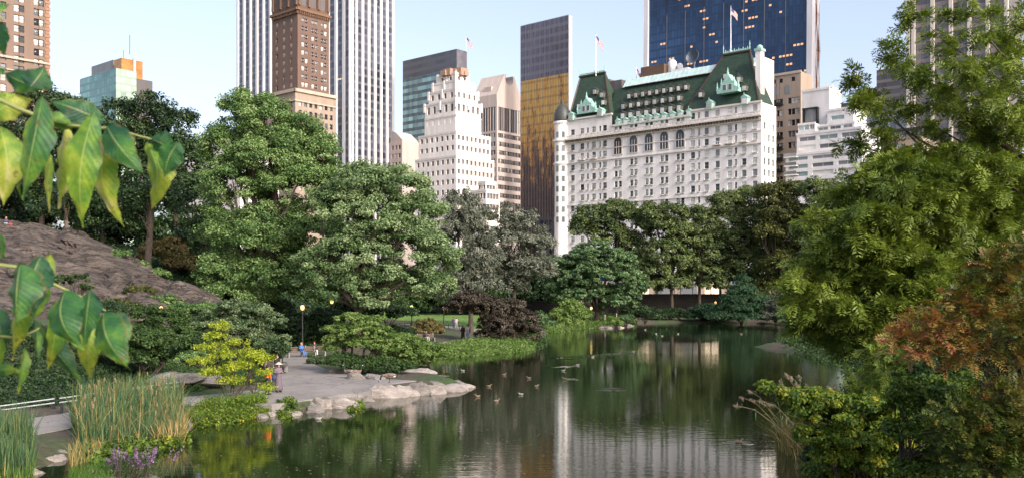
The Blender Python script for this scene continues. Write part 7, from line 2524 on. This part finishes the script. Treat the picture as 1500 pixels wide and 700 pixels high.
def lamp(px, py, d, label, base=None):
    tp = P(px, py, d)
    zb = hz(tp[0], tp[1]) if base is None else base
    rt = thing('street_lamp', label, 'lamp post', (tp[0], tp[1], zb), 'park lamp posts')
    H = tp[2] - zb - 0.25
    MB().lathe((0, 0, -0.1), [(.2, 0), (.2, .25), (.14, .4), (.1, .9), (.075, 1.0), (.06, max(1.2, H * 0.9)), (.09, max(1.25, H * 0.95)), (.05, H + 0.1)], 10).build('post', M['dark_metal'], rt, local=True)
    lan = MB().lathe((0, 0, H), [(.08, 0), (.17, .1), (.19, .3), (.13, .46)], 10).build('lantern', M['lantern_glow'], rt, local=True)
    MB().lathe((0, 0, H + .46), [(.21, 0), (.16, .08), (.07, .16), (.03, .26), (.005, .34)], 10).build('cap', M['dark_metal'], lan, local=True)


lamp(235, 452, 78, 'lit lamp rising out of the olive shrub under the outcrop')
lamp(443, 450, 92, 'lit lamp in the dark under the tallest maple by the benches')
lamp(486, 441, 104, 'lit lamp deeper in the shade between the two maples')
lamp(603, 449, 140, 'pale lamp post at the edge of the lawn behind the golden mound')
lamp(650, 451, 140, 'pale lamp post on the lawn near the purple tree')
lamp(1048, 443, 193, 'small lit lamp at the far wall beside the conifer')
lamp(866, 451, 160, 'small lit lamp under the dome shaped tree')
rl = thing('railing', 'two pale metal rails on short dark posts along the path behind the tall reeds', 'railing', (-23, 45.5, 0.6))
rail = plain('galvanised_rail', (0.3, 0.32, 0.32), 0.4, 0.4)
for (xa, ya, xb, yb) in ((-20, 597, 80, 583.5), (87, 583, 196, 568), (200, 567.5, 262, 559)):
    a, b_ = P(xa, ya, 45.3), P(xb, yb, 46.8)
    for dz in (0, -0.2):
        MB().tube([a + UP * dz, b_ + UP * dz], 0.035, 6).build('rail', rail, rl)
    for t_ in (0.02, 0.5, 0.98):
        c = a * (1 - t_) + b_ * t_
        MB().box(c[0] - 0.05, c[0] + 0.05, c[1] + 0.04, c[1] + 0.12, hz(c[0], c[1]) - 0.2, c[2] + 0.08).build('post', M['dark_metal'], rl)
lf = thing('low_fence', 'low black wire fence along the edge of the lawn', 'fence', (-12, 140, 0.6))
for k in range(14):
    a = P(585 + k * 8, 481, 136)
    z0 = hz(a[0], a[1])
    MB().tube([(a[0], a[1], z0 - 0.1), (a[0], a[1], z0 + 0.75)], 0.04, 5).build('post', M['dark_metal'], lf)
for dz in (0.3, 0.7):
    a, b_ = P(585, 481, 136), P(689, 481, 136)
    MB().tube([(a[0], a[1], hz(a[0], a[1]) + dz), (b_[0], b_[1], hz(b_[0], b_[1]) + dz)], 0.02, 4).build('wire', M['dark_metal'], lf)

# ------------------------------------------------------------ near leaves on two branches by the bridge
t = NT('near_leaf')
uvn = t.new('ShaderNodeUVMap')
sep = t.new('ShaderNodeSeparateXYZ')
t.link(uvn.outputs[0], sep.inputs[0])
au = t.math('ABSOLUTE', t.math('SUBTRACT', sep.outputs[0], 0.5))
mid = t.math('LESS_THAN', au, 0.016)
vv = t.math('FRACT', t.math('MULTIPLY', t.math('SUBTRACT', sep.outputs[1], t.math('MULTIPLY', au, 0.42)), 13.0))
vein = t.math('LESS_THAN', t.math('ABSOLUTE', t.math('SUBTRACT', vv, 0.5)), 0.055)
tone = t.attr('tone')
nz = t.noise(26, 5, 0.7)
tt = t.math('ADD', tone, t.math('MULTIPLY', t.math('SUBTRACT', nz, 0.5), 1.5))
cl = t.ramp(tt, [(0.0, (0.015, 0.07, 0.035)), (0.3, (0.05, 0.16, 0.035)), (0.55, (0.17, 0.3, 0.03)), (0.8, (0.4, 0.44, 0.05)), (1.0, (0.55, 0.5, 0.2))])
cl = t.mix(t.math('MULTIPLY', vein, 0.05), cl, (0.4, 0.5, 0.2))
cl = t.mix(t.math('MULTIPLY', mid, 0.6), cl, (0.45, 0.5, 0.18))
sp1 = t.noise(75, 3, 0.6)
sp2 = t.noise(14, 3, 0.6)
spot = t.math('MULTIPLY', t.math('GREATER_THAN', sp1, 0.64), t.math('GREATER_THAN', sp2, 0.5))
cl = t.mix(t.math('MULTIPLY', spot, 0.6), cl, (0.12, 0.075, 0.03))
edge_ = t.math('MULTIPLY', t.math('GREATER_THAN', au, 0.44), t.math('GREATER_THAN', sp2, 0.53))
cl = t.mix(t.math('MULTIPLY', edge_, 0.55), cl, (0.2, 0.13, 0.05))
t.col(cl)
t.set(Roughness=0.48)
t.b.inputs['Specular IOR Level'].default_value = 0.35
vb_ = t.math('ADD', t.math('MULTIPLY', t.math('ABSOLUTE', t.math('SUBTRACT', vv, 0.5)), 0.6), t.math('MULTIPLY', nz, 0.6))
t.bump(vb_, 0.5, 0.002)
tr = t.new('ShaderNodeBsdfTranslucent')
t.link(cl, tr.inputs[0])
mx = t.new('ShaderNodeMixShader')
mx.inputs[0].default_value = 0.4
t.link(t.b.outputs[0], mx.inputs[1])
t.link(tr.outputs[0], mx.inputs[2])
t.link(mx.outputs[0], t.out.inputs[0])
M['near_leaf'] = t.mat
M['near_stem'] = plain('green_twig', (0.22, 0.25, 0.08), 0.6)


def near_leaf(parent, bpx, tpx, w, tone, d, fold=0.35, yaw=0.0, sway=0.1, curl=0.18, seed=0, wide=0.42):
    rng = np.random.default_rng(seed)
    a, b_ = P(bpx[0], bpx[1], d), P(tpx[0], tpx[1], d + rng.uniform(-0.03, 0.03))
    L = np.linalg.norm(b_ - a)
    ax = (b_ - a) / L
    toward = np.array((0, -1.0, 0))
    side = np.cross(ax, toward)
    side /= np.linalg.norm(side)
    side = side * math.cos(yaw) + toward * math.sin(yaw)
    nrm = np.cross(side, ax)
    if nrm[1] > 0:
        nrm = -nrm
    hw = w / F * d / 2
    nt, ns = 22, 5
    V, UV, T = [], [], []
    for i in range(nt + 1):
        t_ = i / nt
        prof_ = (math.sin(PI * min(1, t_ / (2 * wide)) / 1.0) if t_ < wide else math.cos(PI / 2 * ((t_ - wide) / (1 - wide)) ** 0.85) ** 1.15)
        prof_ = max(prof_ if t_ >= wide else math.sin(PI / 2 * t_ / wide) ** 0.75, 0.012)
        if t_ > 0.93:
            prof_ = max(prof_ * 0.8, 0.02)
        c = a + ax * L * t_ + side * L * sway * math.sin(PI * t_) + nrm * (L * curl * math.sin(PI * t_ * 0.9)) - nrm * L * curl * 0.6 * t_ * t_
        for j in range(-ns, ns + 1):
            s = j / ns
            off = abs(s) * hw * prof_
            wav = (math.sin(t_ * 19 + 2 * s + seed) * 0.1 + math.sin(t_ * 43 + seed * 1.7) * 0.045) * hw * abs(s) ** 2
            if abs(j) == ns:
                off *= 1 - 0.09 * max(0, math.sin(t_ * 31 + seed * 2.1 + j))
            p = c + side * math.copysign(off, s) * math.cos(fold) + nrm * (off * math.sin(fold) * -1 + wav)
            V.append(p)
            UV.append((0.5 + 0.5 * s * 0.98, t_))
            T.append(tone + 0.16 * (t_ - 0.5) + 0.08 * s)
    m = 2 * ns + 1
    Fc = [(i * m + j, i * m + j + 1, (i + 1) * m + j + 1, (i + 1) * m + j) for i in range(nt) for j in range(m - 1)]
    return npmesh('leaf', np.array(V), Fc, M['near_leaf'], parent, {'tone': T}, smooth=True, uv=np.array(UV))


D0 = 1.15
nb = thing('leafy_branch', 'near branch of drooping green and yellow leaves against the sky and the dark trees', 'branch', P(-150, 190, D0))
mb = MB()
mb.tube([P(-700, 60, D0 + .1), P(-300, 95, D0 + .05), P(-60, 130, D0), P(0, 147, D0), P(28, 160, D0), P(67, 175, D0), P(100, 184, D0), P(141, 188, D0), P(163, 188, D0), P(205, 200, D0), P(226, 205, D0)], [.008, .006, .0036, .0028, .0025, .0024, .0022, .002, .0018, .0013, .0008], 7)
mb.tube([P(-300, 95, D0 + .05), P(-100, 20, D0 + .03), P(-12, 12, D0), P(4, 30, D0)], [.005, .003, .002, .001], 6)
mb.build('stem', M['near_stem'], nb, smooth=True)
TOPL = [((44, 128), (66, 98), 48, .02, -.02), ((62, 142), (30, 292), 58, .28, -.05), ((-14, 172), (50, 146), 46, .5, .02), ((0, 185), (4, 300), 62, .55, .03), ((-20, 190), (24, 268), 46, .42, .05), ((64, 172), (124, 180), 36, .55, -.01), ((152, 178), (74, 147), 42, .06, -.03),
        ((138, 165), (120, 334), 54, .42, -.06), ((96, 186), (84, 306), 50, .82, .03), ((74, 225), (71, 312), 16, .75, .04), ((162, 190), (177, 332), 48, .72, -.02), ((156, 184), (210, 256), 50, .16, -.04), ((214, 208), (216, 312), 50, .62, .0), ((262, 208), (240, 260), 44, .2, -.05),
        ((40, 240), (32, 296), 12, .5, .05), ((54, 215), (68, 262), 26, .12, .06), ((-25, 22), (16, 6), 26, .22, .0), ((-6, 28), (6, 84), 34, .12, .0), ((-20, 105), (10, 100), 22, .1, 0), ((8, 108), (64, 130), 36, .12, .03), ((222, 204), (258, 226), 40, .18, -.02)]
for k, (a, b_, w, tn, dd) in enumerate(TOPL):
    near_leaf(nb, a, b_, w, tn + 0.05, D0 + dd, fold=random.uniform(0.1, 0.7), yaw=random.uniform(-0.5, 0.5), sway=random.uniform(-0.1, 0.1) if k != 12 else -0.28, curl=random.uniform(0.05, 0.22), seed=300 + k)
nb2 = thing('leafy_branch', 'lower near branch of broad leaves hanging before the outcrop and the railing', 'branch', P(-150, 440, D0))
mb = MB()
mb.tube([P(-700, 470, D0 + .12), P(-250, 430, D0 + .05), P(-60, 395, D0), P(0, 388, D0), P(34, 392, D0), P(70, 412, D0), P(98, 425, D0), P(130, 440, D0), P(155, 455, D0)], [.008, .006, .0034, .0026, .0023, .002, .0018, .0014, .0009], 7)
mb.tube([P(-250, 430, D0 + .05), P(-60, 470, D0 + .03), P(0, 492, D0 + .03), P(30, 495, D0 + .03), P(58, 480, D0 + .03)], [.004, .003, .002, .0015, .001], 6)
mb.build('stem', M['near_stem'], nb2, smooth=True)
LOWL = [((30, 384), (24, 478), 78, .26, -.05), ((74, 372), (14, 528), 62, .6, .02), ((60, 374), (48, 468), 66, .2, -.02), ((96, 424), (119, 512), 66, .28, -.07), ((132, 424), (122, 508), 44, .2, -.05), ((86, 438), (68, 544), 36, .66, .02), ((152, 456), (188, 541), 62, .3, -.06), ((176, 455), (184, 535), 40, .22, -.04),
        ((142, 468), (133, 557), 36, .68, .0), ((56, 478), (121, 562), 44, .22, .05), ((36, 508), (25, 577), 24, .55, .04), ((-8, 545), (34, 546), 20, .35, .03), ((1, 342), (4, 384), 16, .45, .02), ((50, 468), (55, 528), 22, .3, .06), ((-5, 450), (8, 512), 34, .16, .05), ((2, 492), (-2, 545), 18, .5, .03)]
for k, (a, b_, w, tn, dd) in enumerate(LOWL):
    near_leaf(nb2, a, b_, w, tn, D0 + dd, fold=random.uniform(0.15, 0.75), yaw=random.uniform(-0.35, 0.35), sway=random.uniform(-0.1, 0.1), curl=random.uniform(0.06, 0.22), seed=400 + k, wide=0.36)

# ------------------------------------------------------------ light, sky, camera
SUN_EL, SUN_AZ = 32.0, 140.0      # azimuth clockwise from the view direction (+y)
w = bpy.data.worlds.new('World')
scene.world = w
w.use_nodes = True
wt = w.node_tree
bg = wt.nodes['Background']
sky = wt.nodes.new('ShaderNodeTexSky')
sky.sky_type = 'NISHITA'
sky.sun_disc = False
sky.sun_elevation = R(SUN_EL)
sky.sun_rotation = R(SUN_AZ)
sky.air_density = 1.0
sky.dust_density = 3.5
sky.ozone_density = 1.5
hs = wt.nodes.new('ShaderNodeHueSaturation')
hs.inputs['Saturation'].default_value = 0.78
wt.links.new(sky.outputs[0], hs.inputs['Color'])
tn_ = wt.nodes.new('ShaderNodeMix')
tn_.data_type = 'RGBA'
tn_.blend_type = 'MULTIPLY'
tn_.inputs[0].default_value = 1.0
tn_.inputs[7].default_value = (1.04, 0.98, 1.0, 1)
wt.links.new(hs.outputs[0], tn_.inputs[6])
wt.links.new(tn_.outputs[2], bg.inputs[0])
bg.inputs[1].default_value = 0.13
sl = bpy.data.lights.new('sun', 'SUN')
sl.energy = 1.7
sl.angle = R(14)
sl.color = (1.0, 0.93, 0.84)
so = bpy.data.objects.new('sun', sl)
COL.objects.link(so)
az = R(SUN_AZ)
sdir = Vector((math.sin(az) * math.cos(R(SUN_EL)), math.cos(az) * math.cos(R(SUN_EL)), math.sin(R(SUN_EL))))
so.rotation_euler = (-sdir).to_track_quat('-Z', 'Y').to_euler()
so.location = (0, -20, 60)

cam = bpy.data.cameras.new('camera')
cam.sensor_fit = 'HORIZONTAL'
cam.sensor_width = 36
cam.lens = F / 1500 * 36
cam.shift_x = 0
cam.shift_y = (HY - 350) / 1500
cam.clip_start = 0.05
cam.clip_end = 6000
cam.dof.use_dof = True
cam.dof.focus_distance = 90
cam.dof.aperture_fstop = 13
co = bpy.data.objects.new('camera', cam)
COL.objects.link(co)
co.location = (0, 0, CZ)
co.rotation_euler = (R(90), 0, 0)
scene.camera = co
scene.view_settings.view_transform = 'Standard'
scene.view_settings.look = 'None'
scene.view_settings.exposure = 1.22
scene.view_settings.gamma = 1
scene.render.engine = 'CYCLES'
scene.cycles.max_bounces = 8
scene.cycles.transparent_max_bounces = 4
scene.cycles.use_denoising = True
